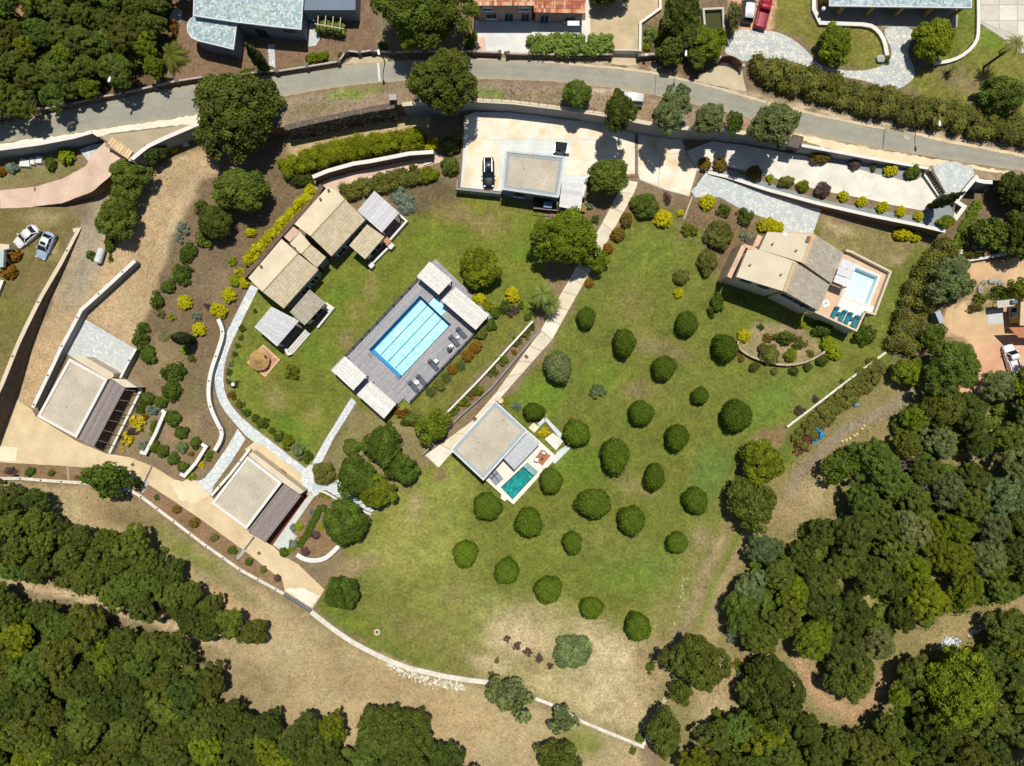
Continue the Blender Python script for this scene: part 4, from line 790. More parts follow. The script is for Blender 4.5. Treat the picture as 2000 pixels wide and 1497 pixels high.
balustrade('pale balustrade beside the cypress and the slate-roofed house', [(464, 146), (500, 141), (538, 138)], 'U')
balustrade('baluster wall with pillars between the slate-roofed house and the road', [(541, 139), (600, 130), (661, 120), (675, 101)], 'U')
balustrade('dark gate rail with round-topped pillars across the slate house drive', [(677, 99), (702, 102), (727, 98)], 'U', bal=False, body=DARKM)
balustrade('dark baluster wall under the tall pine by the road lamp', [(729, 99), (768, 102), (830, 100), (924, 100)], 'U')
balustrade('dark street wall in front of the orange-tiled house terrace', [(928, 100), (976, 102)], 'U', 1.2, bal=False)
balustrade('dark street wall under the clipped oleander hedge', [(992, 104), (1035, 105), (1110, 107), (1194, 106)], 'U', 1.2, bal=False)
balustrade('street wall with white letter box beside the olive clump', [(1249, 108), (1290, 104), (1330, 102)], 'U', 1.2, bal=False)
wall('garden_wall', 'cream wall edging the stained drive of the orange-tiled house', 'wall', [(1250, 100), (1251, 44), (1290, 16), (1288, -60)], .3, 'U', .5, 2.5, CREAM)
wall('garden_wall', 'curved white stone edging wrapping the ochre house garden', 'wall', [(1590, -60), (1590, 44), (1640, 46), (1698, 48), (1716, 60), (1728, 80), (1733, 108)], .5, 'U', .5, 2.5, CREAM, capcol=A(232, 214, 184), sm=1)
wall('garden_wall', 'curved pale wall round the side lawn of the ochre house', 'wall', [(1826, 124), (1862, 118), (1888, 104), (1908, 82), (1912, 60), (1911, -40)], .4, 'U', .5, 2.5, CREAM, capcol=A(222, 204, 168), sm=1)
wall('garden_wall', 'low white wall at the end of the lower slate triangle', 'wall', [(1866, 396), (1890, 366), (1909, 344)], .5, 'U', .8, 0, GREYW)
wall('garden_wall', 'short white wall branching towards the roadside weeds', 'wall', [(1908, 352), (1922, 355), (1938, 356)], .5, 'U', .5, 0, GREYW)
wall('garden_wall', 'angled white planter wall below the cypress', 'wall', [(1848, 400), (1868, 426), (1884, 404), (1872, 396)], .5, '0', 1.4, 0, GREYW)
wall('garden_wall', 'pale garden wall over the sandy court with a small stair', 'wall', [(1877, 511), (1920, 504), (1982, 493), (2080, 480)], .35, '0', .8, 0, CREAM, capcol=A(240, 228, 206))
st = thing('stairs', P(1874, 495, 0, '0'), 'small stone stair of pale treads beside the sandy court', 'stairs')
for k in range(5): MB().beam(P(1871, 490+k*5, .7-.14*k, '0'), P(1880, 490+k*5, .7-.14*k, '0'), .3, .14, A(232, 222, 204)).build('step', STONE, st)
# gates
def gate(label, a, b, zn, h, material, n, col, curve=0):
    t = thing('gate', P((a[0]+b[0])/2, (a[1]+b[1])/2, 0, zn), label, 'gate'); pa, pb = P(*a, h, zn), P(*b, h, zn)
    for k in range(n):
        p0, p1 = pa.lerp(pb, k/n+.004), pa.lerp(pb, (k+1)/n-.004); sg = Vector((-(pb-pa).y, (pb-pa).x, 0)).normalized()
        c0, c1 = sg*curve*math.sin(math.pi*k/n), sg*curve*math.sin(math.pi*(k+1)/n); hh = h+.35*math.sin(math.pi*(k+.5)/n)*(1 if curve else 0)
        MB().beam(p0+c0-Vector((0, 0, h-hh/2)), p1+c1-Vector((0, 0, h-hh/2)), .08, hh, col).build('board', material, t)
    MB().beam(pa+Vector((0, 0, .03)), pb+Vector((0, 0, .03)), .14, .1, col).build('rail', material, t) if not curve else None
    for p in (pa, pb): MB().box((p.x, p.y, p.z-h/2), (.35, .35, h+.2), 0, A(205, 196, 182)).build('post', STONE, t)
    return t
gate('dark sliding gate at the top of the white ramp drive', (1816, 332), (1846, 380), 'U', 1.2, OBJM, 10, None)
for o in sc.objects:
    if o.name.startswith('board') and o.parent and o.parent.name == 'gate': o.color = (.05, .045, .045, 1)
    if o.name.startswith('rail') and o.parent and o.parent.name == 'gate': o.color = (.05, .045, .045, 1)
gate('arched dark red timber gate below the pale stone driveway', (1406, 112), (1452, 128), 'U', 1.6, mat('red_timber', (.06, .012, .012), rough=.6), 12, None, .55)
gate('pale metal sliding gate across the stained drive', (1198, 98), (1247, 99), 'U', 1.3, WHITE, 10, None)
g = gate('timber sliding gate on the pink garden ramp', (206, 282), (254, 313), 'U', 1.3, mat('gate_timber', A(206, 172, 122), rough=.7), 9, None)
dk = thing('gate_deck', P(230, 291, .4, 'U'), 'pale timber deck board strip behind the ramp gate', 'deck')
for k in range(8):
    a, b = at(214+k*5.2, 275+k*3.6, zU(230, 290)+.35), at(218.6+k*5.2, 278.2+k*3.6, zU(230, 290)+.35); s = Vector((.5, -.75, 0))
    MB().beam(a+s*.0, b+s*.0, 1.3, .06, A(*random.choice([(228, 200, 152), (218, 188, 140), (236, 210, 166)]))).build('plank', GREYWOOD, dk)
# ================================================================== BUILDINGS
PAL_T = [(222, 206, 172), (216, 199, 166), (226, 211, 180), (212, 197, 168), (220, 203, 166)]
PAL_TG = [(192, 184, 166), (184, 175, 157), (198, 188, 168), (178, 170, 155), (190, 178, 156)]
PAL_O = [(206, 132, 98), (190, 112, 84), (222, 160, 124), (178, 104, 80), (214, 146, 108), (226, 186, 150)]
PAL_GW = [(220, 220, 220), (212, 212, 213), (226, 226, 224), (216, 215, 213)]
PAL_BW = [(156, 143, 139), (148, 135, 131), (164, 150, 145), (152, 141, 138)]
PAL_CAN = [(242, 240, 232), (234, 232, 222), (246, 244, 238), (236, 230, 216)]
def xy_of(pts, z): return [at(p[0], p[1], z).xy for p in pts]
def ringm(m, outer, inner, z0, z1, col):
    n = len(outer); vs = []
    for P_, z in ((outer, z0), (outer, z1), (inner, z1), (inner, z0)): vs += [(p[0], p[1], z) for p in P_]
    fs = []
    a = sum(outer[i][0]*outer[(i+1) % n][1]-outer[(i+1) % n][0]*outer[i][1] for i in range(n))
    for k in range(4):
        for i in range(n):
            q = (k*n+i, k*n+(i+1) % n, ((k+1) % 4)*n+(i+1) % n, ((k+1) % 4)*n+i); fs.append(q if a > 0 else tuple(reversed(q)))
    return m.add(vs, fs, col)
def flat_roof(t, pts, z, zb, rimmat, rimcol, rimw=.42, wallmat=WHITE, rim2=None):
    xy = xy_of(pts, z)
    MB().xy(off(xy, -.12), zb, z-.22).build('wall', wallmat, t)
    r = MB().xy(off(xy, -.05), z-.22, z-.06).build('roof', GRAVEL, t)
    ringm(MB(), xy, off(xy, -rimw), z-.30, z+.10, rimcol).build('parapet', rimmat, t)
    if rim2: ringm(MB(), off(xy, -rimw-.003), off(xy, -rimw-.45), z-.065, z-.02, rim2).build('gutter', STONE, t)
    c = sum((Vector(p) for p in xy), Vector((0, 0)))/len(xy); rr = random.Random(int(pts[0][0]))
    m = MB()
    for k in range(26):
        p = Vector(xy[0]).lerp(Vector(xy[1]), rr.uniform(.1, .9)).lerp(Vector(xy[3]).lerp(Vector(xy[2]), rr.uniform(.1, .9)), rr.uniform(.1, .9)); s = rr.uniform(.05, .13)
        m.box((p.x, p.y, z-.05), (s, s*1.3, .05), rr.uniform(0, 3), A(*rr.choice([(150, 132, 104), (220, 208, 184), (130, 116, 92)])))
    tag(m.build('pebbles', STONE, r), kind='stuff')
    return xy
def sloped(t, pts, name, material, th=.16, parent=None, col=None):
    top = [at(u, v, z) for u, v, z in pts]
    return MB().prism(top, [p-Vector((0, 0, th)) for p in top], col or (1, 1, 1), True, True).build(name, material, parent or t)
def under(t, pts, zb, material, inset=.25, dz=.17, name='wall'):
    top = [at(u, v, z) for u, v, z in pts]; ins = off([p.xy for p in top], -inset)
    return MB().prism([(q.x, q.y, p.z-dz) for q, p in zip(ins, top)], [(q.x, q.y, zb) for q in ins]).build(name, material, t)
def tiles(t, a, b, c, d, pal, pitch=.3, course=.42, roof=None):
    """barrel-tile rows: a-b ridge, d-c eave (u,v,z corners)"""
    a, b, c, d = (at(*q)+Vector((0, 0, .012)) for q in (a, b, c, d)); n = max(2, int((b-a).length/pitch)); m = MB()
    for i in range(n):
        p0, p1 = a.lerp(b, i/n), a.lerp(b, (i+1)/n); q0, q1 = d.lerp(c, i/n), d.lerp(c, (i+1)/n)
        k = max(2, int((q0-p0).length/course))
        for j in range(k):
            A0, A1 = p0.lerp(q0, j/k), p1.lerp(q1, j/k); B0, B1 = p0.lerp(q0, (j+1)/k), p1.lerp(q1, (j+1)/k)
            up = Vector((0, 0, .09)); lo = Vector((0, 0, .035)); col = A(*random.choice(pal))
            m.add([A0, A0.lerp(A1, .3)+up-lo, A0.lerp(A1, .7)+up-lo, A0.lerp(A1, .98), B0+lo, B0.lerp(B1, .3)+up, B0.lerp(B1, .7)+up, B0.lerp(B1, .98)+lo],
                  [(0, 4, 5, 1), (1, 5, 6, 2), (2, 6, 7, 3), (4, 0, 1, 5, 6, 2, 3, 7) if False else (4, 7, 6, 5)], col)
    return tag(m.build('roof_tiles', TILE, roof or t), kind='stuff')
def fixn(o):
    bm = bmesh.new(); bm.from_mesh(o.data); bmesh.ops.recalc_face_normals(bm, faces=bm.faces[:]); bm.to_mesh(o.data); bm.free()
def boards(t, q, z, pal, w=.2, gap=.02, along=0, name='slats', th=.04, single=False):
    """board deck in the photo quad q (4 corners), boards run along edge 0-1 (along=0) or 1-2"""
    a, b, c, d = (at(p[0], p[1], z) for p in q)
    if along: a, b, c, d = b, c, d, a
    L_ = (d-a).length; n = max(1, int(L_/w)); m = MB()
    for i in range(n):
        s0, s1 = (i+gap/w/2)/n, (i+1-gap/w/2)/n; dz = Vector((0, 0, random.uniform(0, .006)))
        t4 = [a.lerp(d, s0)+dz, b.lerp(c, s0)+dz, b.lerp(c, s1)+dz, a.lerp(d, s1)+dz]
        col = A(*random.choice(pal)); mm = MB() if single else m
        mm.prism(t4, [p-Vector((0, 0, th)) for p in t4], col, True, True)
        if single: mm.build(name, GREYWOOD, t)
    return None if single else tag(m.build(name, GREYWOOD, t), kind='stuff')
def shelter(label, q, z, zb, pal, w, along, cat='pergola', name='pergola', postmat=WHITE, posts=(0, 1, 2, 3), gap=.012, group=None, solid=None):
    c = at(sum(p[0] for p in q)/4, sum(p[1] for p in q)/4, z); t = thing(name, (c.x, c.y, zb), label, cat, group)
    boards(t, q, z, pal, w, gap, along)
    p4 = [at(p[0], p[1], z-.06) for p in q]; ins = off([p.xy for p in p4], -.18)
    for i in range(4):
        a, b = Vector((*ins[i], z-.13)), Vector((*ins[(i+1) % 4], z-.13)); MB().beam(a, b, .14, .16).build('beam', postmat, t)
    if solid:
        MB().xy(off([p.xy for p in p4], -.02), z-.075, z-.05, A(*solid)).build('ceiling', GREYWOOD, t)
    for i in posts: MB().box((ins[i].x, ins[i].y, (zb+z-.2)/2), (.18, .18, z-.2-zb), 0).build('post', postmat, t)
    return t
def window(t, p, q, f, w, zc, h, frame=WHITE, sill=True, pane=GLASS, out=None, name='window'):
    """window on the facade line p->q (world xy), centred at fraction f; out = outward side"""
    p, q = Vector(p).to_2d(), Vector(q).to_2d(); d = (q-p).normalized(); n = Vector((-d.y, d.x))*(out or 1)
    c = p.lerp(q, f)+n*.03; rz = math.atan2(d.y, d.x)
    m = MB()
    for s in (-1, 1): m.box((c.x+d.x*s*w/2, c.y+d.y*s*w/2, zc), (.09, .12, h+.09), rz)
    for s in (-1, 1): m.box((c.x, c.y, zc+s*h/2), (w-.09, .118, .09), rz)
    m.box((c.x, c.y, zc), (.05, .10, h-.09), rz)
    o = m.build(name, frame, t)
    MB().box((c.x-n.x*.0, c.y, zc), (w-.08, .06, h-.08), rz).build('pane', pane, o)
    if sill: MB().box((c.x+n.x*.08, c.y+n.y*.08, zc-h/2-.09), (w+.25, .26, .06), rz).build('sill', STONE, o)
    return o
def th_at(u, v, z, name, label, cat, zn=None, group=None):
    p = at(u, v, z); return thing(name, (p.x, p.y, gz(u, v, zn)), label, cat, group)

# ---- long tile-roofed villa
SHADEBLUE = mat('shaded_blue_render', A(112, 132, 150), rough=.85, n1=(.5, .06), n2=(4, .05))  # villa and parking garage walls: blue-grey that also carries their skylit shade
VILLA = th_at(600, 490, 3, 'villa', 'long villa with cream flat roofs and barrel-tiled slopes beside the lap pool', 'house', '0')
ne_b = [(640, 365, 4.4), (661, 376, 4.6), (674, 390, 5.4), (607, 462, 5.4), (575, 438, 4.5)]
ne_t = [(674, 390, 5.4), (713, 430, 4.1), (647, 501, 4.1), (607, 462, 5.4)]
sw_b = [(550, 467, 4.4), (582, 496, 5.1), (513, 571, 5.1), (485, 543, 4.4)]
sw_t = [(582, 496, 5.1), (622, 527, 4.0), (554, 603, 4.0), (513, 571, 5.1)]
mid_b = [(587, 454, 4.0), (607, 478, 4.6), (589, 497, 4.6), (566, 476, 4.0)]
mid_t = [(607, 478, 4.6), (637, 503, 3.8), (619, 524, 3.8), (589, 497, 4.6)]
for pts in (ne_b, ne_t, sw_b, sw_t, mid_b, mid_t): under(VILLA, pts, 0, SHADEBLUE, .28)
ROOFC = mat('roof_plaster', A(232, 216, 184), rough=.9, n1=(.45, .09), n2=(4, .07), bump=.15)
for pts in (ne_b, sw_b, mid_b): sloped(VILLA, pts, 'roof', ROOFC, .18)
for pts in (ne_t, sw_t, mid_t):
    o = sloped(VILLA, pts, 'tiled_roof', TILE, .14, col=A(170, 150, 118)); fixn(tiles(VILLA, *pts[:1], pts[3], pts[2], pts[1], PAL_T, .28, .45, o))
for a, b in (((674, 390, 5.44), (607, 462, 5.44)), ((582, 496, 5.14), (513, 571, 5.14)), ((607, 478, 4.64), (589, 497, 4.64))):
    MB().beam(at(*a), at(*b), .22, .1, A(176, 158, 124)).build('ridge_cap', TILE, VILLA)
for pa, pb in ((ne_t[1], ne_t[2]), (sw_t[1], sw_t[2])):
    for s in (-.16,): MB().beam(at(pa[0], pa[1], pa[2]-.1), at(pb[0], pb[1], pb[2]-.1), .14, .12, A(206, 204, 196)).build('gutter', STONE, VILLA)
for (u, v, z) in ((577, 486, 4.3), (643, 373, 4.5), (627, 390, 4.6), (511, 521, 4.6)):
    MB().lathe(at(u, v, z), [(.12, 0), (.12, .35), (.2, .38), (.2, .46)], 10, A(120, 110, 84)).build('vent', STONE, VILLA)
MB().xy(xy_of([(570, 440), (587, 454), (566, 473), (553, 462)], 1.5), 0, 1.5, A(222, 190, 168)).build('terrace', STONE, VILLA)
po1 = [(717, 439, 3.6), (751, 463, 3.2), (713, 507, 3.2), (682, 480, 3.6)]; po2 = [(605, 566, 3.6), (636, 592, 3.2), (595, 636, 3.2), (566, 610, 3.6)]
for pts in (po1, po2):
    under(VILLA, pts, 0, CREAM, .3); o = sloped(VILLA, pts, 'tiled_roof', TILE, .12, col=A(170, 150, 118))
    fixn(tiles(VILLA, pts[0], pts[3], pts[2], pts[1], PAL_T if pts is po1 else PAL_TG, .28, .45, o))
# facade windows of the villa
for pts, fr in ((ne_t, (.25, .55, .82)), (sw_t, (.2, .5))):
    a, b = off([at(*p).xy for p in pts], -.28)[1:3]
    for f in fr: window(VILLA, a, b, f, 1.6, 1.25, 2.1, WHITE, False, out=-1 if False else 1)
for pts in (po1, po2):
    a, b = off([at(*p).xy for p in pts], -.3)[1:3]; window(VILLA, a, b, .5, 2.4, 1.2, 2.1, WHITE, False)
sc_n = 'L'
shelter('grey slatted pergola at the parking end of the long villa', [(731, 373), (780, 416), (746, 455), (698, 412)], 3.4, 0, PAL_GW, .16, 1)
shelter('grey slatted pergola at the thatched oven end of the long villa', [(530, 599), (584, 627), (541, 677), (497, 639)], 3.4, 0, PAL_GW, .16, 0)
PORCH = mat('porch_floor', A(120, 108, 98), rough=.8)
def court_floor(label, q, wallpts, h, base=.12):
    c = P(*q[0], 0, '0'); t = thing('porch', c, label, 'porch'); MB().xy([P(*p, 0, '0').xy for p in q], 0, base).build('floor', PORCH, t)
    for wp in wallpts: ribbon(MB(), [at(*p, h) for p in wp], .3, [h]*len(wp), [0]*len(wp), A(238, 234, 222)).build('parapet', WHITE, t)
    return t
p = court_floor('shaded porch with white parapet under the parking-side pergola', [(700, 412), (732, 375), (795, 432), (760, 470)], [[(778, 418), (794, 432), (762, 468), (752, 474)]], .9)
MB().box(P(757, 473, .7, '0'), (1.0, 1.0, 1.2), .8, A(206, 150, 120)).build('planter', STONE, p)
p = court_floor('shaded porch with thin white edge beside the tiled wing near the pool', [(682, 480), (717, 439), (765, 478), (724, 520)], [[(762, 480), (724, 518)]], .6)
MB().box(P(763, 480, .5, '0'), (.9, 1.1, .9), .8, A(230, 222, 206)).build('pillar', WHITE, p); MB().box(P(726, 519, .5, '0'), (.8, .8, .9), .8, A(230, 222, 206)).build('pillar', WHITE, p)
p = court_floor('shaded porch with white corner planter at the middle of the long villa', [(566, 610), (605, 566), (651, 602), (612, 642)], [[(636, 592), (651, 602), (620, 640)]], .6)
MB().box(P(643, 604, .4, '0'), (.9, .9, .7), .8, A(236, 232, 220)).build('planter', WHITE, p)
p = court_floor('porch with long pale steps by the thatched oven', [(497, 640), (530, 600), (598, 634), (556, 686)], [], .6)
for k in range(3): MB().beam(P(598+k*3.6, 645+k*3, .5-.14*k, '0'), P(563+k*3.6, 685+k*3, .5-.14*k, '0'), .32, .16, A(226, 220, 208)).build('step', STONE, p)
ribbon(MB(), [at(*q, .7) for q in ((557, 682), (563, 692), (570, 690))], .4, [.7]*3, [0]*3, A(240, 236, 226)).build('parapet', WHITE, p)

# ---- flat-roofed buildings
G1 = th_at(140, 780, 3, 'garage', 'garage with beige gravel roof and white rim beside the sandy drive', 'garage', '0')
flat_roof(G1, [(136, 700), (211, 741), (150, 856), (73, 814)], 3.0, 0, WHITE, A(248, 246, 240), .42)
MB().prism([at(*p, 2.5) for p in ((140, 698), (166, 697), (222, 730), (222, 736), (212, 741))], [at(*p, 2.5)-Vector((0, 0, 2.6)) for p in ((140, 698), (166, 697), (222, 730), (222, 736), (212, 741))]).build('side_roof', CREAM, G1)
MB().prism([at(*p, 2.6) for p in ((214, 739), (246, 742), (268, 757), (244, 757))], [at(*p, 2.6)-Vector((0, 0, 2.7)) for p in ((214, 739), (246, 742), (268, 757), (244, 757))]).build('end_wall', CREAM, G1)
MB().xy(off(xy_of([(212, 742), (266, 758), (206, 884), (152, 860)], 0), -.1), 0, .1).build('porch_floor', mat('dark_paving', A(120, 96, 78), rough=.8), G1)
ribbon(MB(), [at(*p, .6) for p in ((270, 756), (274, 764), (213, 886))], .35, [.6]*3, [0]*3).build('parapet', WHITE, G1)
a, b = xy_of([(211, 741), (150, 856)], 2.9)
for k in range(4): window(G1, a, b, .15+.235*k, 2.0, 1.15, 2.0, DARKM, False, out=1)
t = shelter('dark weathered pergola along the open side of the upper garage', [(215, 742), (245, 757), (183, 874), (153, 858)], 2.75, 0, PAL_BW, .15, 1, postmat=DARKM)
m = MB()
for k in range(6):
    q0 = at(242-10.4*k, 762+19.5*k, 2.5); q1 = at(265-10.4*k, 764+20.5*k, 2.5); m.beam(q0, q1, .09, .12, A(120, 100, 84))
m.beam(at(262, 766, 2.5), at(206, 878, 2.5), .08, .12, A(96, 84, 74)); tag(m.build('rafters', GREYWOOD, t), kind='stuff')
for q in ((264, 762), (236, 818), (208, 876)): MB().box(at(q[0], q[1], 1.25), (.14, .14, 2.4)).build('post', DARKM, t)
G2 = th_at(480, 960, 3, 'garage', 'flat building with beige gravel roof and white rim at the end of the slate path', 'garage', '0')
flat_roof(G2, [(484, 891), (551, 943), (482, 1034), (413, 983)], 2.9, 0, WHITE, A(250, 248, 240), .42)
sheet('terrace', [(486, 888), (478, 878), (496, 864), (508, 866), (592, 928), (594, 944), (588, 966), (552, 944)], .075, CONC, '0', step=7, color=(226, 204, 164))
MB().prism([at(*p, 2.2) for p in ((485, 889), (492, 882), (594, 960), (586, 966), (552, 943))], [at(*p, 2.2)-Vector((0, 0, 2.3)) for p in ((485, 889), (492, 882), (594, 960), (586, 966), (552, 943))]).build('side_wall', CREAM, G2)
MB().beam(P(548, 918, .5, '0'), P(558, 926, .5, '0'), .3, .9, A(190, 140, 106)).build('bench_wall', STONE, G2)
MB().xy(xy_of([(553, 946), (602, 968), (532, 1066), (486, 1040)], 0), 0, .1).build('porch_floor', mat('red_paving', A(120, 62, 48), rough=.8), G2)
shelter('weathered pergola along the lower gravel-roofed building', [(554, 946), (588, 969), (518, 1060), (484, 1037)], 2.6, 0, PAL_BW, .15, 1, postmat=DARKM)
a, b = xy_of([(551, 943), (482, 1034)], 2.8)
for k in range(3): window(G2, a, b, .2+.3*k, 2.2, 1.15, 2.0, DARKM, False, out=1)
sheet('terrace', [(598, 964), (614, 970), (576, 1024), (570, 1040), (580, 1048), (560, 1074), (544, 1072), (530, 1062)], .09, CONC, '0', step=7, color=(214, 218, 208))
sheet('terrace', [(594, 962), (606, 964), (600, 976), (593, 972)], .1, CONC, '0', step=5, color=(226, 168, 130))
GG = th_at(1040, 340, 3.6, 'garage', 'grey-rimmed garage with beige gravel roof on the parking court', 'garage', '0')
flat_roof(GG, [(987, 294), (1103, 306), (1091, 387), (980, 371)], 4.0, 0, mat('pale_grey_rim', A(206, 210, 210), rough=.8), A(206, 210, 210), .3, SHADEBLUE, A(166, 176, 176))
ribbon(MB(), [at(*p, 1.9) for p in ((894, 352), (892, 369), (978, 378))], .25, [1.9]*3, [0]*3).build('parapet', GREYW, GG)
a, b = [at(*p, 3.9).xy for p in ((980, 371), (1091, 387))]
window(GG, a, b, .72, 2.6, 1.3, 2.1, DARKM, False, out=-1); window(GG, a, b, .3, 1.4, 2.2, 1.1, DARKM, True, out=-1)
tb = thing('balcony', P(1065, 402, 0, '0'), 'dark timber balcony with pale rail under the parking garage', 'balcony')
q = [(1042, 396), (1092, 401), (1092, 412), (1042, 407)]; MB().xy(xy_of(q, 1.0), 0, 1.0).build('floor', mat('dark_timber', (.05, .035, .03), rough=.7), tb)
MB().beam(at(1042, 407, 1.9), at(1092, 412, 1.9), .1, .08, A(170, 150, 140)).build('rail', GREYWOOD, tb)
for k in range(6): MB().box(at(1042+k*10, 407+k, 1.45), (.06, .06, .9), 0, A(150, 130, 120)).build('post', GREYWOOD, tb)
MB().box(at(1070, 401, 1.4), (1.3, .9, .5), -.1, A(130, 160, 180)).build('table', STONE, tb)
shelter('pale slatted pergola on the parking garage', [(1099, 345), (1142, 348), (1134, 413), (1092, 404)], 3.2, 0, [(226, 226, 226), (216, 216, 218), (234, 233, 230)], .28, 0)
GB = th_at(955, 860, 3.2, 'house', 'guest house with beige gravel roof and teal plunge pool', 'house', '0')
flat_roof(GB, [(967, 783), (1031, 842), (944, 939), (880, 879)], 3.4, 0, mat('pale_rim', A(232, 236, 234), rough=.8), A(232, 236, 234), .2, GREYW, A(176, 186, 188))
TZ = .8
terr = thing('pool_terrace', at(1000, 940, 0), 'raised cream terrace with teal plunge pool beside the guest house', 'terrace')
TP = [(1031, 842), (1054, 862), (1088, 893), (1003, 986), (990, 976), (986, 980), (978, 974), (979, 966), (946, 936)]
pool = [(1022, 912), (1042, 930), (1001, 976), (978, 952)]
def ptin(p): return [at(q[0], q[1], TZ) for q in p]
def deck_with_hole(t, outer, hole, z, zb, material, col, th, name='floor'):
    oo = [(p.x, p.y) for p in (at(*q, z) for q in outer)]; hh = [(p.x, p.y) for p in (at(*q, z) for q in hole)]
    n1, n2 = len(oo), len(hh)
    r = delaunay_2d_cdt([Vector(p) for p in oo+hh], [(i, (i+1) % n1) for i in range(n1)]+[(n1+i, n1+(i+1) % n2) for i in range(n2)], [], 0, 1e-5)
    vs = [(p.x, p.y, z) for p in r[0]]; fs = []
    for f in r[2]:
        c = (sum(vs[i][0] for i in f)/len(f), sum(vs[i][1] for i in f)/len(f))
        if inpoly(c[0], c[1], oo) and not inpoly(c[0], c[1], hh):
            a = sum(vs[f[i]][0]*vs[f[(i+1) % len(f)]][1]-vs[f[(i+1) % len(f)]][0]*vs[f[i]][1] for i in range(len(f))); fs.append(tuple(f) if a > 0 else tuple(reversed(f)))
    m = MB().add(vs, fs, col); m.prism([(p[0], p[1], z-.001) for p in oo], [(p[0], p[1], zb) for p in oo], col, False)
    return m.build(name, material, t)
deck_with_hole(terr, TP, [(1030, 904), (1051, 922), (1001, 976), (978, 952)], TZ, 0, mat('pale_paving', A(248, 238, 222), rough=.8, n1=(.6, .03), n2=(4, .03)), A(248, 238, 222), .1)
def basin(t, q, z, depth, material, water, name='basin', dz=.1):
    a = [at(p[0], p[1], z) for p in q]; n = len(a)
    bt = [p-Vector((0, 0, depth)) for p in a]; tp = [p-Vector((0, 0, .002)) for p in a]; m = MB()
    vs = tp+bt; sg = sum(a[i].x*a[(i+1) % n].y-a[(i+1) % n].x*a[i].y for i in range(n)) > 0
    fs = [(i, n+i, n+(i+1) % n, (i+1) % n) if sg else (i, (i+1) % n, n+(i+1) % n, n+i) for i in range(n)]
    fl = tuple(range(n, 2*n)); fs.append(fl if sg else tuple(reversed(fl)))
    m.add(vs, fs); o = m.build(name, material, t)
    MB().add([p-Vector((0, 0, dz)) for p in a], [tuple(range(n)) if sg else tuple(reversed(range(n)))]).build('water', water, t)
    return o
def mosaic(name, cols, scale=5.0, w=(.5, .5)):
    m, nt, b = nodes_of(name); N = nt.nodes.new; L = nt.links.new
    geo = N('ShaderNodeNewGeometry'); v = N('ShaderNodeTexVoronoi'); v.inputs['Scale'].default_value = scale; v.feature = 'F1'
    L(geo.outputs['Position'], v.inputs['Vector']); sp = N('ShaderNodeSeparateColor'); L(v.outputs['Color'], sp.inputs[0])
    r = N('ShaderNodeValToRGB'); r.color_ramp.interpolation = 'CONSTANT'
    els = r.color_ramp.elements; els[0].color = (*cols[0], 1); els[0].position = 0
    els[1].color = (*cols[1], 1); els[1].position = w[0]
    for c, p in zip(cols[2:], w[1:]):
        e = els.new(min(.99, p)); e.color = (*c, 1)
    L(sp.outputs[0], r.inputs[0]); L(r.outputs[0], b.inputs['Base Color']); b.inputs['Roughness'].default_value = .4
    return m
basin(terr, [(1022.6, 912.6), (1042, 929.6), (1001, 975.4), (978.6, 952)], TZ, .7, mosaic('teal_tile', [(.02, .30, .30), (.03, .40, .38), (.10, .55, .52), (.02, .24, .26)], 2.0, (.35, .7, .85)), water_mat('teal_water', (.55, .86, .84), (.02, .2, .2), .12))
basin(terr, [(1030, 904), (1051, 922), (1042.4, 929.4), (1022, 912)], TZ, .22, mosaic('shelf_tile', [(.30, .40, .38), (.36, .46, .44), (.24, .34, .33)], 3.0, (.4, .8)), water_mat('shelf_water', (.85, .95, .92), (.1, .3, .3), .08), 'shelf', .05)
for q in ([(1086, 886), (1094, 878), (1110, 868), (1114, 876), (1084, 906), (1080, 904)], [(1062, 818), (1067, 816), (1098, 848), (1094, 858)], [(1050, 828), (1062, 816), (1066, 822), (1054, 834)]):
    sheet('terrace', q, .3, CONC, '0', step=5, color=(218, 224, 226))
sheet('terrace', [(1032, 836), (1042, 826), (1054, 834), (1044, 846)], .28, CONC, '0', step=5, color=(246, 234, 206)); sheet('terrace', [(1064, 858), (1080, 846), (1100, 862), (1086, 880)], .28, CONC, '0', step=5, color=(250, 244, 230))
sheet('garden_bed', [(1045, 848), (1056, 832), (1066, 822), (1094, 856), (1080, 846), (1064, 858)], .1, GROUND, '0', step=5)
shelter('pale grey pergola roof over the guest house terrace', [(1031, 844), (1055, 866), (1005, 918), (983, 895)], 2.7, TZ, [(206, 209, 211), (198, 202, 205), (213, 215, 215)], .12, 1, posts=(1, 2))
a, b = xy_of([(1031, 842), (944, 939)], 3.3)
for k in range(4): window(GB, a, b, .14+.24*k, 2.0, 1.9, 2.0, DARKM, False, out=1)

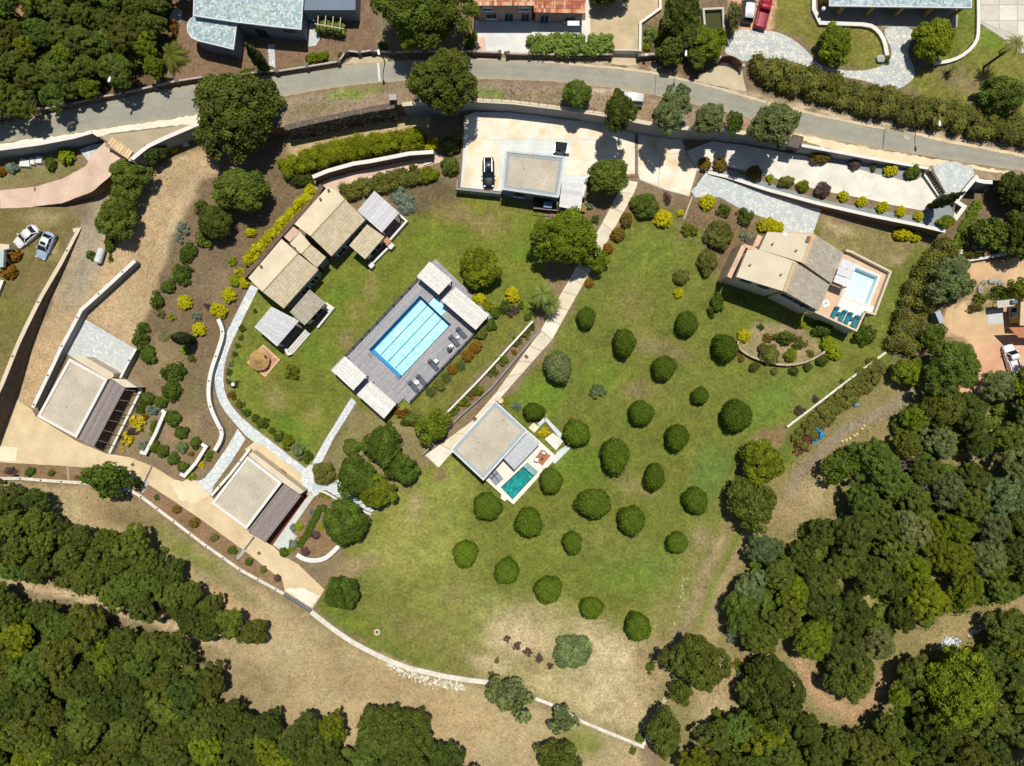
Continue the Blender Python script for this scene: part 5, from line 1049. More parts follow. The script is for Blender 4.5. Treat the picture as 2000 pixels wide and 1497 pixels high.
# ---- house with the small pool on the right
HC = th_at(1540, 530, 5, 'house', 'hillside house with cream flat roof, two tiled slopes and a small pool', 'house', '0')
c1 = [(1499, 453, 7.4), (1588, 459, 7.7), (1569, 514, 7.7), (1483, 487, 7.3)]; c2 = [(1460, 488, 7.2), (1484, 487.5, 7.3), (1553, 511, 7.6), (1532, 570, 7.6), (1438, 541, 7.1)]
t1 = [(1590, 458, 7.7), (1647, 494, 6.8), (1623, 554, 6.8), (1568, 515, 7.7)]; t2 = [(1553, 512, 7.6), (1620, 557, 6.7), (1598, 608, 6.7), (1532, 570, 7.6)]
for pts in (c1, c2, t1, t2): under(HC, pts, 0, CREAM, .2)
for pts in (c1, c2): sloped(HC, pts, 'roof', mat('roof_plaster_grey', A(226, 213, 184), rough=.9, n1=(.5, .07), n2=(5, .05), bump=.1), .18)
for pts in (t1, t2):
    o = sloped(HC, pts, 'tiled_roof', TILE, .14, col=A(150, 140, 120)); fixn(tiles(HC, pts[0], pts[3], pts[2], pts[1], PAL_TG, .28, .45, o))
    MB().beam(at(pts[0][0], pts[0][1], 7.73), at(pts[3][0], pts[3][1], 7.73), .5, .1, A(216, 186, 146)).build('ridge_cap', TILE, HC)
for pts in ([(1480, 458), (1490, 463), (1480, 482), (1470, 482)], [(1449, 478), (1458, 481), (1428, 544), (1420, 540)]):
    MB().xy(xy_of(pts, 5.2), 0, 5.2).build('side_terrace', mat('pink_terrace', A(226, 192, 162), rough=.85), HC)
MB().xy(xy_of([(1450, 476), (1475, 483), (1482, 488), (1462, 487)], 5.3), 0, 5.3).build('side_terrace', MATS['pink_terrace'], HC)
MB().xy(xy_of([(1527, 459), (1534, 452), (1590, 456), (1588, 460)], 7.0), 0, 7.0).build('entrance_roof', MATS['pink_terrace'], HC)
MB().box(at(1578, 468, 7.7), (.5, .9, .5), -.4, A(150, 112, 84)).build('chimney', STONE, HC); MB().box(at(1532, 459, 7.3), (.8, .6, .5), -.4, A(246, 240, 226)).build('chimney', WHITE, HC)
for (u, v, z) in ((1508, 477, 7.4), (1464, 518, 7.25), (1524, 537, 7.5), (1554, 490, 7.6)): MB().lathe(at(u, v, z), [(.1, 0), (.1, .3), (.16, .33), (.16, .4)], 8, A(160, 150, 124)).build('vent', STONE, HC)
a, b = off([at(*p).xy for p in c2], -.2)[3:5]
for f in (.35, .75): window(HC, a, b, f, 1.5, 5.6, 1.1, DARKM, True, out=-1 if False else 1)
a, b = off([at(*p).xy for p in t2], -.2)[2:4]
for f in (.15, .45, .8): window(HC, a, b, f, 1.7, 5.3, 1.2, DARKM, True)
CT = thing('pool_terrace', at(1650, 560, 0), 'raised pink terrace with small pale blue pool beside the hillside house', 'terrace')
CZ = 3.2; TC = [(1650, 488), (1662, 491), (1740, 530), (1709, 614), (1690, 609), (1672, 647), (1594, 609), (1620, 556), (1648, 494)]
cp = [(1671, 523), (1714, 541), (1693, 594), (1650, 578)]
deck_with_hole(CT, TC, cp, CZ, 0, mat('pink_paving', A(228, 194, 162), rough=.85, n1=(.7, .06), n2=(5, .05)), A(228, 194, 162), .1)
basin(CT, cp, CZ, .95, mosaic('sky_tile', [(.74, .84, .85), (.78, .86, .86), (.82, .86, .86)], 4.0, (.4, .8)), water_mat('pale_water', (.86, .98, .99), (.1, .5, .6), .04))
cpx = [at(*p, CZ) for p in cp]; big = off([p.xy for p in cpx], .45)
ringm(MB(), big, off([p.xy for p in cpx], .002), CZ+.004, CZ+.06, A(250, 246, 236)).build('pool_rim', WHITE, CT)
MB().prism([at(*p, CZ+.03) for p in ((1650, 578), (1693, 594), (1712, 602), (1706, 612), (1690, 607), (1676, 642), (1640, 624), (1634, 604), (1650, 560))], [at(*p, CZ-.02) for p in ((1650, 578), (1693, 594), (1712, 602), (1706, 612), (1690, 607), (1676, 642), (1640, 624), (1634, 604), (1650, 560))], A(252, 248, 240)).build('pale_paving', STONE, CT)
ribbon(MB(), [at(*p, 4.0) for p in ((1652, 489), (1662, 491.5), (1740, 531), (1709, 614), (1691, 609))], .3, [4.0]*5, [0]*5, A(214, 196, 168)).build('parapet', CREAM, CT)
ribbon(MB(), [at(*p, 3.9) for p in ((1689, 611), (1673, 646), (1592, 609))], .28, [3.9]*3, [0]*3, A(232, 220, 200)).build('parapet', CREAM, CT)
shelter('white panelled sunshade roof at the edge of the small pale pool', [(1646, 505), (1674, 516), (1657, 563), (1627, 551)], 5.8, CZ, [(232, 232, 230), (226, 228, 230)], 1.2, 0, posts=(1, 2), gap=.1)
tb = thing('sun_mat', at(1613, 593, CZ), 'white square mat with grey centre on the pink terrace', 'mat')
MB().box(at(1613, 593, CZ+.04), (1.05, 1.05, .06), .35, A(250, 246, 240)).build('cloth', STONE, tb); MB().lathe(at(1613, 593, CZ+.07), [(.16, 0), (.16, .02)], 10, A(150, 150, 150)).build('disc', STONE, tb)

# ---- houses at the top edge
SU = 3.4
HS = th_at(490, 30, 6, 'house', 'blue-grey house with broken-slate roofs and rounded wing at the top edge', 'house', 'U')
BLUEW = mat('blue_grey_render', A(124, 136, 150), rough=.85, n1=(.5, .06), n2=(4, .05))
main = [(380, -160), (592, -160), (592, 0), (588, 58), (530, 52), (463, 44), (378, 31), (379, 0)]
def slate_roof(t, pts, z, zb, wallin=.3):
    xy = xy_of(pts, z); MB().xy(off(xy, -wallin), zb, z-.16).build('wall', BLUEW, t)
    r = MB().xy(xy, z-.16, z).build('roof', mat('roof_mortar', A(176, 190, 194), rough=.9), t)
    ringm(MB(), off(xy, .06), off(xy, -.1), z-.2, z+.07, A(226, 232, 232)).build('fascia', STONE, t)
    clip = [(a, max(b, -25)) for a, b in pts]
    paving(None, clip, 4.8, .4, 0, 'U', PAL_G*2+[(214, 226, 226), (224, 232, 230)], single=False, zfix=z-.02, parent=r, piece='slate', th=.02)
    return xy
xy1 = slate_roof(HS, main, SU+4.2, SU-.2)
wing = [(379, 33), (463, 44), (456, 97), (420, 88), (386, 80), (374, 74), (367, 62), (366, 50), (371, 39)]
slate_roof(HS, wing, SU+3.4, SU-.2, .15)
a, b = off(xy1, -.3)[3:5]; window(HS, a, b, .45, 1.8, SU+2.6, 1.0, DARKM, True, out=-1); window(HS, *off(xy1, -.3)[4:6], .5, 1.6, SU+1.1, 2.2, DARKM, False, out=-1)
MB().prism([at(*p, SU+3.6) for p in ((592, -120), (697, -120), (694, 20), (592, 20))], [at(*p, SU+3.6)-Vector((0, 0, 3.8)) for p in ((592, -120), (697, -120), (694, 20), (592, 20))]).build('side_block', BLUEW, HS)
pg = thing('pergola', P(640, 60, 0, 'U'), 'slim timber pergola frame with climbing plants beside the slate-roofed house', 'pergola')
for k in range(4): MB().beam(at(622+k*14.5, 28+k*2.2, SU+2.6), at(620+k*14.5, 52+k*2, SU+2.6), .14, .12, A(196, 176, 150)).build('rafter', GREYWOOD, pg)
MB().beam(at(615, 47, SU+2.5), at(671, 57, SU+2.5), .14, .14, A(206, 190, 164)).build('beam', GREYWOOD, pg)
for q in ((617, 48), (668, 56)): MB().box(at(q[0], q[1], SU+1.2), (.14, .14, 2.4), 0, A(150, 134, 110)).build('post', GREYWOOD, pg)
UZ = 4.2
HO = th_at(1035, 10, 8, 'house', 'house with orange barrel-tiled roof and pink facade at the top edge', 'house', 'U')
PINKF = mat('dusky_pink_render', A(176, 150, 142), rough=.9, n1=(.5, .07), n2=(4, .05))
o1 = [(926, -150, UZ+6.4), (1044, -150, UZ+6.4), (1044, 12, UZ+4.6), (926, 12, UZ+4.6)]; o2 = [(1044, -150, UZ+5.2), (1146, -150, UZ+5.2), (1143, 27, UZ+3.3), (1042, 25, UZ+3.3)]
for pts in (o1, o2):
    under(HO, pts, UZ-.3, PINKF, .3); o = sloped(HO, pts, 'tiled_roof', TILE, .14, col=A(170, 100, 76))
    pp = [(pts[0][0], -30, pts[3][2]+(12+30)/162*1.8), (pts[1][0], -30, pts[3][2]+(12+30)/162*1.8)]
    fixn(tiles(HO, pp[0], pp[1], pts[2], pts[3], PAL_O if pts is o2 else PAL_O+[(232, 206, 172), (226, 190, 150)], .36, .5, o))
a, b = off([at(*p).xy for p in o1], -.3)[2:4]
LBL = mat('pale_blue_shutter', A(150, 176, 196), rough=.6)
for f, w, zc, h in ((.12, 1.2, UZ+1.0, 2.0), (.42, 1.3, UZ+1.0, 2.0), (.74, 1.5, UZ+1.4, 1.2)): window(HO, a, b, f, w, zc, h, LBL, True)
for f in (.15, .8): window(HO, a, b, f, 1.5, UZ+3.6, 1.1, LBL, True)
a, b = off([at(*p).xy for p in o2], -.3)[2:4]
window(HO, a, b, .8, 1.3, UZ+1.1, 2.0, LBL, False); window(HO, a, b, .25, 1.6, UZ+1.1, 1.2, LBL, True)
MB().box(at(1120, 46, UZ+2.2), (1.75, .7, .08), 0, A(246, 246, 246)).build('awning', STONE, HO)
HY = th_at(1760, 10, 6, 'house', 'ochre house with pale slate roof and shaded porch at the top edge', 'house', 'U')
ry = [(1622, -160), (1900, -160), (1897, 16), (1620, 12)]; xyy = xy_of(ry, 3.4+3.2)
MB().xy(off(xy_of([(1606, -160), (1880, -160), (1880, 2), (1606, 2)], 5.0), -.1), 3.0, 6.35).build('wall', YELW, HY)
r = MB().xy(xyy, 6.44, 6.6).build('roof', mat('roof_mortar', A(176, 190, 194)), HY); ringm(MB(), off(xyy, .06), off(xyy, -.1), 6.4, 6.66, A(226, 232, 232)).build('fascia', STONE, HY)
paving(None, [(1622, -20), (1899, -20), (1897, 16), (1620, 12)], 5, .4, 0, 'U', PAL_G+[(206, 216, 222), (214, 222, 224)], single=False, zfix=6.58, parent=r, piece='slate', th=.02)
for k in range(5):
    q = at(1640+k*58, 22, 4.8); MB().box((q.x, q.y, 4.8), (.4, .4, 3.2)).build('column', YELW, HY)
a, b = [Vector(p) for p in off(xy_of([(1606, -160), (1880, -160), (1880, 2), (1606, 2)], 5.0), -.1)][2:4]
for f in (.2, .5, .8): window(HY, a, b, f, 1.8, 4.4, 2.0, DARKM, False)
lm_ = thing('garden_lamp', P(1598, 30, 0, 'U'), 'white post lamp at the corner of the ochre house wall', 'lamp'); q = P(1598, 30, 0, 'U')
MB().tube(q, q+Vector((0, 0, 1.5)), .05).build('post', DARKM, lm_); MB().lathe((q.x, q.y, q.z+1.5), [(.1, 0), (.28, .15), (.28, .4), (.1, .55)], 10, (.8, .8, .8)).build('globe', LAMPW, lm_)
# neighbour house at the right edge
HR = th_at(1985, 615, 3, 'house', 'ochre house with grey porch roof at the right-hand edge', 'house', '0')
MB().xy(xy_of([(1968, 594), (2100, 580), (2100, 636), (1968, 632)], 0), 0, 2.8).build('wall', YELW, HR)
sloped(HR, [(1994, 590, 3.6), (2120, 580, 3.6), (2120, 640, 3.0), (1992, 636, 3.0)], 'roof', TILE, .16, col=A(226, 200, 164))
MB().prism([at(*p, 2.4) for p in ((1947, 588), (1982, 584), (1983, 598), (1949, 602))], [at(*p, 2.32) for p in ((1947, 588), (1982, 584), (1983, 598), (1949, 602))], A(206, 200, 184), True, True).build('porch_roof', STONE, HR)
MB().box(at(1980, 590, 2.7), (.8, .5, .5), 0, A(110, 130, 140)).build('chimney', STONE, HR)
for q in ((1950, 590), (1951, 600)): MB().box(at(q[0], q[1], 1.15), (.12, .12, 2.3), 0, A(180, 170, 150)).build('post', STONE, HR)
a, b = [Vector(p) for p in xy_of([(1968, 594), (1968, 632)], 0)]
window(HR, a, b, .5, 1.6, 1.4, 1.5, WHITE, False, out=-1)
MB().prism([at(*p, 3.0) for p in ((1970, 640), (2100, 636), (2100, 660), (1990, 660))], [at(*p, 2.9) for p in ((1970, 640), (2100, 636), (2100, 660), (1990, 660))], A(196, 130, 90), True, True).build('porch_roof', TILE, HR)
hl = thing('house', P(4, 500, 0, 'L'), 'corner of a pale house beside the two orange bushes', 'house')
MB().xy(xy_of([(-80, 468), (18, 478), (18, 486), (6, 489), (0, 530), (-80, 530)], zL(0, 490)+2.2), .5, zL(0, 490)+2.2).build('wall', CREAM, hl)
MB().xy(xy_of([(-80, 484), (8, 490), (6, 522), (-80, 526)], zL(0, 490)+2.7), zL(0, 490)+2.21, zL(0, 490)+2.7, A(190, 204, 200)).build('roof', STONE, hl)
wall('garden_wall', 'short white wall below the two orange bushes', 'wall', [(4, 548), (-20, 610)], .4, 'L', .6, 1.0, GREYW)
# ---- lap pool, deck and its four white shelters
DZ = .5
e1 = (at(820, 577.5, DZ)-at(720, 683.5, DZ)).normalized(); e2 = Vector((e1.y, -e1.x, 0)); OO = at(720, 683.5, DZ)
PL, PW = (at(820, 577.5, DZ)-OO).length, 6.55
def D(x, y, z=DZ): q = OO+e1*x+e2*y; return Vector((q.x, q.y, z))
MP = .0798
dk = thing('pool_deck', D(5, 3, 0), 'grey timber deck round the blue lap pool', 'deck')
m = MB(); y = -26*MP; wpl = .19
while y < 131*MP:
    segs = [(-80*MP, 218*MP)] if y < 114*MP else [(-20*MP, 212*MP)]
    if -.06 < y < PW: segs = [(-80*MP, 0), (PL, 218*MP)]
    if 21*MP < y < 55*MP: segs = [(-80*MP, 0), (PL+1.5, 218*MP)]
    for x0, x1 in segs:
        x = x0
        while x < x1-.05:
            xe = min(x1, x+random.choice([3.2, 4.4, 3.8])); col = A(*random.choice([(172, 172, 176), (179, 178, 179), (164, 164, 168), (184, 181, 179), (174, 171, 171)]))
            m.prism([D(x+.01, y), D(xe, y), D(xe, y+wpl-.014), D(x+.01, y+wpl-.014)], [D(x+.01, y, DZ-.05), D(xe, y, DZ-.05), D(xe, y+wpl-.014, DZ-.05), D(x+.01, y+wpl-.014, DZ-.05)], col); x = xe
    y += wpl
tag(m.build('deck_boards', GREYWOOD, dk), kind='stuff')
fr = MB()
for a, b in (((-80, -26), (218, -26)), ((218, -26), (212, 131)), ((212, 131), (-20, 131)), ((-20, 131), (-22, 114)), ((-22, 114), (-80, 114)), ((-80, 114), (-80, -26))):
    fr.beam(D(a[0]*MP, a[1]*MP, DZ/2), D(b[0]*MP, b[1]*MP, DZ/2), .12, DZ-.04, A(196, 190, 182))
fr.build('skirting', GREYWOOD, dk)
sub = MB()
for a in (((-79, -25), (-79, 113), (-4, 113), (-4, -25)), ((PL/MP+19, -25), (PL/MP+19, 130), (211, 130), (217, -25)), ((-3, -25), (-3, -3), (PL/MP+1, -3), (PL/MP+1, -25)), ((-3, PW/MP+3), (-3, 130), (PL/MP+1, 130), (PL/MP+1, PW/MP+3))):
    sub.xy([D(p[0]*MP, p[1]*MP).xy for p in a], 0.0, DZ-.08, (.03, .03, .03))
sub.build('underframe', GREYWOOD, dk)
bp = thing('swimming_pool', D(5, 3, -.9), 'long blue lap pool with three dark lane lines', 'pool')
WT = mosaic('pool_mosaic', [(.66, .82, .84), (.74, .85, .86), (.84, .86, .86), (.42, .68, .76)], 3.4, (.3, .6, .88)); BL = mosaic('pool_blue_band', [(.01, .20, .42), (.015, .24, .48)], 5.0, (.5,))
zf_ = -.85
m = MB().add([D(0, 0, zf_), D(PL, 0, zf_), D(PL, PW, zf_), D(0, PW, zf_)], [(3, 2, 1, 0)]); fl = m.build('floor', WT, bp); fixn(fl)
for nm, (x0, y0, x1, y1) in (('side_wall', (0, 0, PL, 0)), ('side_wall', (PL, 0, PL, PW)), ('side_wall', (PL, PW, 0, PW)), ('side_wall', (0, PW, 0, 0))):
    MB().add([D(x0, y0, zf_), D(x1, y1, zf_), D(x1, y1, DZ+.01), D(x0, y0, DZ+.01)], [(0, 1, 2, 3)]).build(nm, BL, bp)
def fstrip(x0, y0, x1, y1, mat_, nm, z=zf_+.012): fixn(MB().add([D(x0, y0, z), D(x1, y0, z), D(x1, y1, z), D(x0, y1, z)], [(3, 2, 1, 0)]).build(nm, mat_, bp))
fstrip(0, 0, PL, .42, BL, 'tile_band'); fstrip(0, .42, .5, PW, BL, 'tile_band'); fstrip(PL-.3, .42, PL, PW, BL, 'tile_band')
LN = mat('lane_tile', (.01, .09, .17), rough=.4)
for k in range(3): fstrip(.6, 1.65+k*1.55, PL-.3, 1.78+k*1.55, LN, 'lane_line', zf_+.02)
MB().xy([D(PL, 22*MP).xy, D(PL+1.5, 22*MP).xy, D(PL+1.5, 56*MP+.1).xy, D(PL, 56*MP+.1).xy], zf_, DZ-.32).build('steps', WT, bp)
ww = water_mat('pool_water', (.76, .95, .99), (.05, .35, .5), .05)
fixn(MB().add([D(0, 0, DZ-.08), D(PL, 0, DZ-.08), D(PL, PW, DZ-.08), D(0, PW, DZ-.08)], [(3, 2, 1, 0)]).build('water', ww, bp))
fixn(MB().add([D(PL, 22*MP, DZ-.081), D(PL+1.5, 22*MP, DZ-.081), D(PL+1.5, 56*MP+.1, DZ-.081), D(PL, 56*MP+.1, DZ-.081)], [(3, 2, 1, 0)]).build('water', ww, bp))
for x0, y0 in ((-.2, .45), (.2, PW-.5)):
    m = MB()
    for s in (0, .5): m.tube(D(x0-.3, y0+s, DZ), D(x0-.3, y0+s, DZ+.7), .03); m.tube(D(x0-.3, y0+s, DZ+.7), D(x0+.35, y0+s, DZ+.6), .03); m.tube(D(x0+.35, y0+s, DZ+.6), D(x0+.4, y0+s, DZ-.5), .03)
    m.build('ladder', CHROME, bp)
for lab, q in (('white slatted shelter on the far corner of the lap pool deck', [(839, 511), (883, 548), (857, 576), (814, 540)]), ('white slatted shelter beside the yellow bush on the lap pool deck', [(890, 561), (955, 616), (929, 645), (862, 587)]),
               ('white slatted shelter on the corner of the lap pool deck towards the thatched oven', [(674, 696), (716, 735), (690, 763), (648, 724)]), ('white slatted shelter at the foot of the slate path to the lap pool', [(724, 745), (774, 789), (750, 818), (697, 771)])):
    shelter(lab, q, 2.9, DZ, PAL_CAN, .22, 0, 'shelter', 'shelter', DARKM, group='white shelters of the pool deck', gap=.015, solid=(200, 196, 188))
def rail(label, a, b, n):
    t = thing('railing', D((a[0]+b[0])/2*MP, (a[1]+b[1])/2*MP), label, 'railing'); pa, pb = D(a[0]*MP, a[1]*MP, DZ+1), D(b[0]*MP, b[1]*MP, DZ+1)
    for z in (0, -.25, -.5, -.75): MB().beam(pa+Vector((0, 0, z)), pb+Vector((0, 0, z)), .07 if z == 0 else .04, .05).build('rail', DARKM, t)
    for k in range(n+1):
        p = pa.lerp(pb, k/n); MB().box((p.x, p.y, DZ+.5), (.16, .16, 1.04), .8).build('post', DARKM, t)
rail('dark post rail on the lawn edge of the pool deck', (-40, -24), (166, -24), 9)
rail('dark post rail on the planted edge of the pool deck', (-16, 129), (164, 129), 8)
# ================================================================== PLANTS
def icos():
    bm = bmesh.new(); bmesh.ops.create_icosphere(bm, subdivisions=1, radius=1.0)
    v = np.array([tuple(x.co) for x in bm.verts]); f = np.array([[x.index for x in q.verts] for q in bm.faces]); bm.free(); return v, f
ICV, ICF = icos()
def leafy(name, C_, R_, T_, nleaf, leaf, seed, zs=0.85, core=0.72, up=0.55, spread=0.5, centre=None, hue=0.10):
    """crown mesh: clumps (centre, radius, tint), each covered in small leaf faces over a solid core"""
    r = np.random.default_rng(seed); C_, R_ = np.asarray(C_, float), np.asarray(R_, float); T_ = np.asarray(T_, float)
    cen = C_.mean(0) if centre is None else np.asarray(centre, float)
    p = R_**2/np.sum(R_**2); idx = r.choice(len(C_), size=nleaf, p=p)
    d = r.normal(size=(nleaf, 3)); d /= np.linalg.norm(d, axis=1)[:, None]
    outw = C_[idx]-cen; outw /= (np.linalg.norm(outw, axis=1)[:, None]+1e-6)
    bias = outw*.7+np.array([0, 0, up]); bad = (d*bias).sum(1) < -0.15; d[bad] *= -1
    pos = C_[idx]+d*(R_[idx]*r.uniform(.82, 1.1, nleaf))[:, None]*np.array([1, 1, zs])
    n = d+r.normal(size=(nleaf, 3))*spread+np.array([0, 0, .25]); n /= np.linalg.norm(n, axis=1)[:, None]
    a = np.cross(n, r.normal(size=(nleaf, 3))); a /= np.linalg.norm(a, axis=1)[:, None]; b = np.cross(n, a)
    s = (leaf*r.uniform(.55, 1.3, nleaf))[:, None]; w = s*r.uniform(.5, .8, (nleaf, 1))
    V = np.stack([pos-a*s, pos+b*w, pos+a*s, pos-b*w], 1).reshape(-1, 3)
    Fq = np.arange(nleaf*4).reshape(-1, 4)
    t = T_[idx]*r.uniform(.78, 1.22, nleaf); h = r.normal(0, hue, nleaf)
    cl = np.stack([t*(1+h), t*(1+h*.35), t*(1-h)], 1)
    cv = [V]; faces = Fq.tolist(); cols = [cl]; o = len(V)
    if core > 0:
        for c, rr, tt in zip(C_, R_, T_):
            j = 1+r.normal(0, .10, len(ICV)); cv.append(c+ICV*j[:, None]*rr*core*np.array([1, 1, zs])); faces += (ICF+o).tolist(); o += len(ICV)
            cols.append(np.tile([tt*.9]*3, (len(ICF), 1)))
    V = np.concatenate(cv); cols = np.clip(np.concatenate(cols), .05, 3)
    me = bpy.data.meshes.new(name); me.from_pydata(V.tolist(), [], faces)
    at_ = me.attributes.new('Col', 'FLOAT_COLOR', 'FACE'); at_.data.foreach_set('color', np.concatenate([cols, np.ones((len(cols), 1))], 1).astype(np.float32).ravel())
    me.materials.append(LEAF); me.update(); return me
def dome(seed, nc, irr=.18, rmin=.24, rmax=.38, zmin=-.25, shell=.72, tv=.28):
    r = np.random.default_rng(seed); ph = r.uniform(0, 6.28, 4); am = r.uniform(.3, 1, 4)*irr; C_, R_, T_ = [], [], []
    for i in range(nc):
        z = 1-(i+.5)/nc*(1-zmin); th = i*2.39996+r.uniform(-.3, .3)
        o = 1+sum(am[k]*math.sin((k+1)*th+ph[k]) for k in range(4)); q = math.sqrt(max(0, 1-z*z)); rr = r.uniform(rmin, rmax); s = shell*r.uniform(.9, 1.1)
        C_.append((q*math.cos(th)*s*o, q*math.sin(th)*s*o, z*s*(1+r.uniform(-.12, .12)))); R_.append(rr); T_.append(r.uniform(1-tv, 1+tv))
    for k in range(5):
        th = k*1.26; C_.append((.3*math.cos(th), .3*math.sin(th), .1)); R_.append(.42); T_.append(.85)
    return C_, R_, T_
PROTO = {}
def protos(kind, n, fn): PROTO[kind] = [fn(k) for k in range(n)]
protos('big', 4, lambda k: leafy('crown_leaves', *dome(100+k, 110, .13, .11, .20, -.2, .78, .26), 11000, .036, 100+k, spread=.7))
protos('oak', 6, lambda k: leafy('crown_leaves', *dome(200+k, 60, .22, .15, .26, -.2, .74, .28), 6000, .052, 200+k, spread=.6))
protos('loose', 5, lambda k: leafy('crown_leaves', *dome(300+k, 22, .34, .2, .36, -.1), 2300, .085, 300+k, core=.5, spread=.8))
protos('dense', 4, lambda k: leafy('crown_leaves', *dome(400+k, 46, .07, .2, .3), 6500, .05, 400+k, spread=.45, core=.8))
protos('pine', 2, lambda k: leafy('crown_leaves', *dome(500+k, 40, .26, .17, .34, -.1, .8), 8500, .04, 500+k, core=.8, spread=.9))
protos('bush', 5, lambda k: leafy('bush_leaves', *dome(600+k, 16, .14, .3, .42, -.1, .6), 1500, .095, 600+k, spread=.5, core=.8))
protos('sparse', 4, lambda k: leafy('bush_leaves', *dome(700+k, 12, .4, .2, .38, -.05), 700, .12, 700+k, core=.35, spread=.9))
def clipdome(k):
    """clipped dome: upright sides, rounded top, small leaves on a solid body"""
    r = np.random.default_rng(800+k); n = 4600; u = r.uniform(0, 1, n); th = r.uniform(0, 6.283, n)
    lob = 1+.05*np.sin(2*th+k*1.7)+.05*np.sin(3*th+k)+.04*np.sin(5*th+2*k)+.03*np.sin(9*th+k)
    s = np.sqrt(u*1.45); top = s < 1; rad = np.where(top, s, 1.0); z = np.where(top, (1-rad**2.8)**.6*.5+.5, .5-(s-1)/.204*.46)
    rad = np.where(top, rad, 1-.34*((s-1)/.204)**2)
    pos = np.stack([rad*lob*np.cos(th), rad*lob*np.sin(th), z], 1)*(1+r.normal(0, .035, (n, 1)))
    nr = np.stack([np.cos(th)*rad**4, np.sin(th)*rad**4, np.where(top, 1.05-rad**4, .15)], 1)+r.normal(0, .42, (n, 3)); nr /= np.linalg.norm(nr, axis=1)[:, None]
    a = np.cross(nr, r.normal(size=(n, 3))); a /= np.linalg.norm(a, axis=1)[:, None]; b = np.cross(nr, a); q = (.05*r.uniform(.6, 1.3, n))[:, None]
    V = np.stack([pos-a*q, pos+b*q*.7, pos+a*q, pos-b*q*.7], 1).reshape(-1, 3); Fq = np.arange(n*4).reshape(-1, 4).tolist()
    mott = 1+.13*np.sin(pos[:, 0]*7+k)*np.sin(pos[:, 1]*6+2*k)+.08*np.sin(pos[:, 0]*15)*np.sin(pos[:, 1]*17+k)
    t = mott*r.uniform(.75, 1.25, n); h = r.normal(0, .10, n); cols = np.stack([t*(1+h), t, t*(1-h)], 1)
    m = MB(); prof = [(.58, .03), (.82, .2), (.94, .46), (.90, .68), (.74, .84), (.48, .93), (.2, .965), (.02, .97)]
    m.lathe((0, 0, 0), prof, 20); o = len(V); V = np.concatenate([V, np.array(m.v)]); Fq += [tuple(i+o for i in f) for f in m.f]
    cols = np.concatenate([cols, np.full((len(m.f), 3), .85)])
    me = bpy.data.meshes.new('clipped_leaves'); me.from_pydata(V.tolist(), [], Fq)
    at_ = me.attributes.new('Col', 'FLOAT_COLOR', 'FACE'); at_.data.foreach_set('color', np.concatenate([np.clip(cols, .05, 3), np.ones((len(cols), 1))], 1).astype(np.float32).ravel())
    me.materials.append(LEAF); me.update(); return me
protos('clip', 8, clipdome)
protos('wood', 6, lambda k: leafy('crown_leaves', *dome(900+k, 100, .24, .10, .19, -.15, .78, .28), 9000, .038, 900+k, spread=.8, core=.75, hue=.12))
def trunk_mesh(k):
    m = MB(); r = random.Random(k); p = Vector((0, 0, -.05))
    for i in range(3):
        q = Vector((r.uniform(-.03, .03), r.uniform(-.03, .03), (i+1)*.27)); m.tube(p, q, .06-.012*i, .05-.012*i, 7); p = q
    for i in range(5):
        a = i*1.257+r.uniform(-.3, .3); q = Vector((.42*math.cos(a), .42*math.sin(a), r.uniform(.85, 1.1))); mid = p.lerp(q, .5)+Vector((0, 0, .03))
        m.tube(Vector((0, 0, .5)), mid, .034, .022, 6); m.tube(mid, q, .022, .008, 6)
    o = m.build('trunk', BARK); me = o.data; l = o.location.copy(); me.transform(Matrix.Translation(l)); bpy.data.objects.remove(o); return me
TRUNKS = [trunk_mesh(k) for k in range(4)]
LEAFC = dict(oak=(.135, .148, .036), dark=(.092, .120, .028), bright=(.205, .245, .030), green=(.145, .190, .042), citrus=(.110, .160, .028), olive=(.205, .225, .105), yellow=(.52, .48, .014), lime=(.33, .38, .03), redbrown=(.25, .165, .05), rust=(.30, .17, .03), varieg=(.23, .255, .125), grey=(.24, .29, .25), topiary=(.135, .185, .030), purple=(.15, .10, .09), brownish=(.20, .195, .065), hedge=(.29, .31, .028), oleander=(.28, .33, .10), flower=(.70, .55, .02), grass=(.20, .27, .05))
for k_, c_ in list(LEAFC.items()):
    f_ = dict(yellow=(.95, .95, .6), flower=(1, 1, 1), varieg=(.85, .95, .7), grey=(.9, .95, .8), olive=(.78, .86, .62), rust=(.9, .8, .5), redbrown=(.85, .85, .5), purple=(.9, .85, .8), topiary=(.80, .88, .42), hedge=(.74, .78, .30), oleander=(.8, .9, .55), lime=(.85, .90, .35), bright=(.80, .84, .36), oak=(.84, .93, .54)).get(k_, (.86, .88, .52))
    LEAFC[k_] = tuple(a_*b_ for a_, b_ in zip(c_, f_))
VEG = []            # (object, description, category, group, u, v)
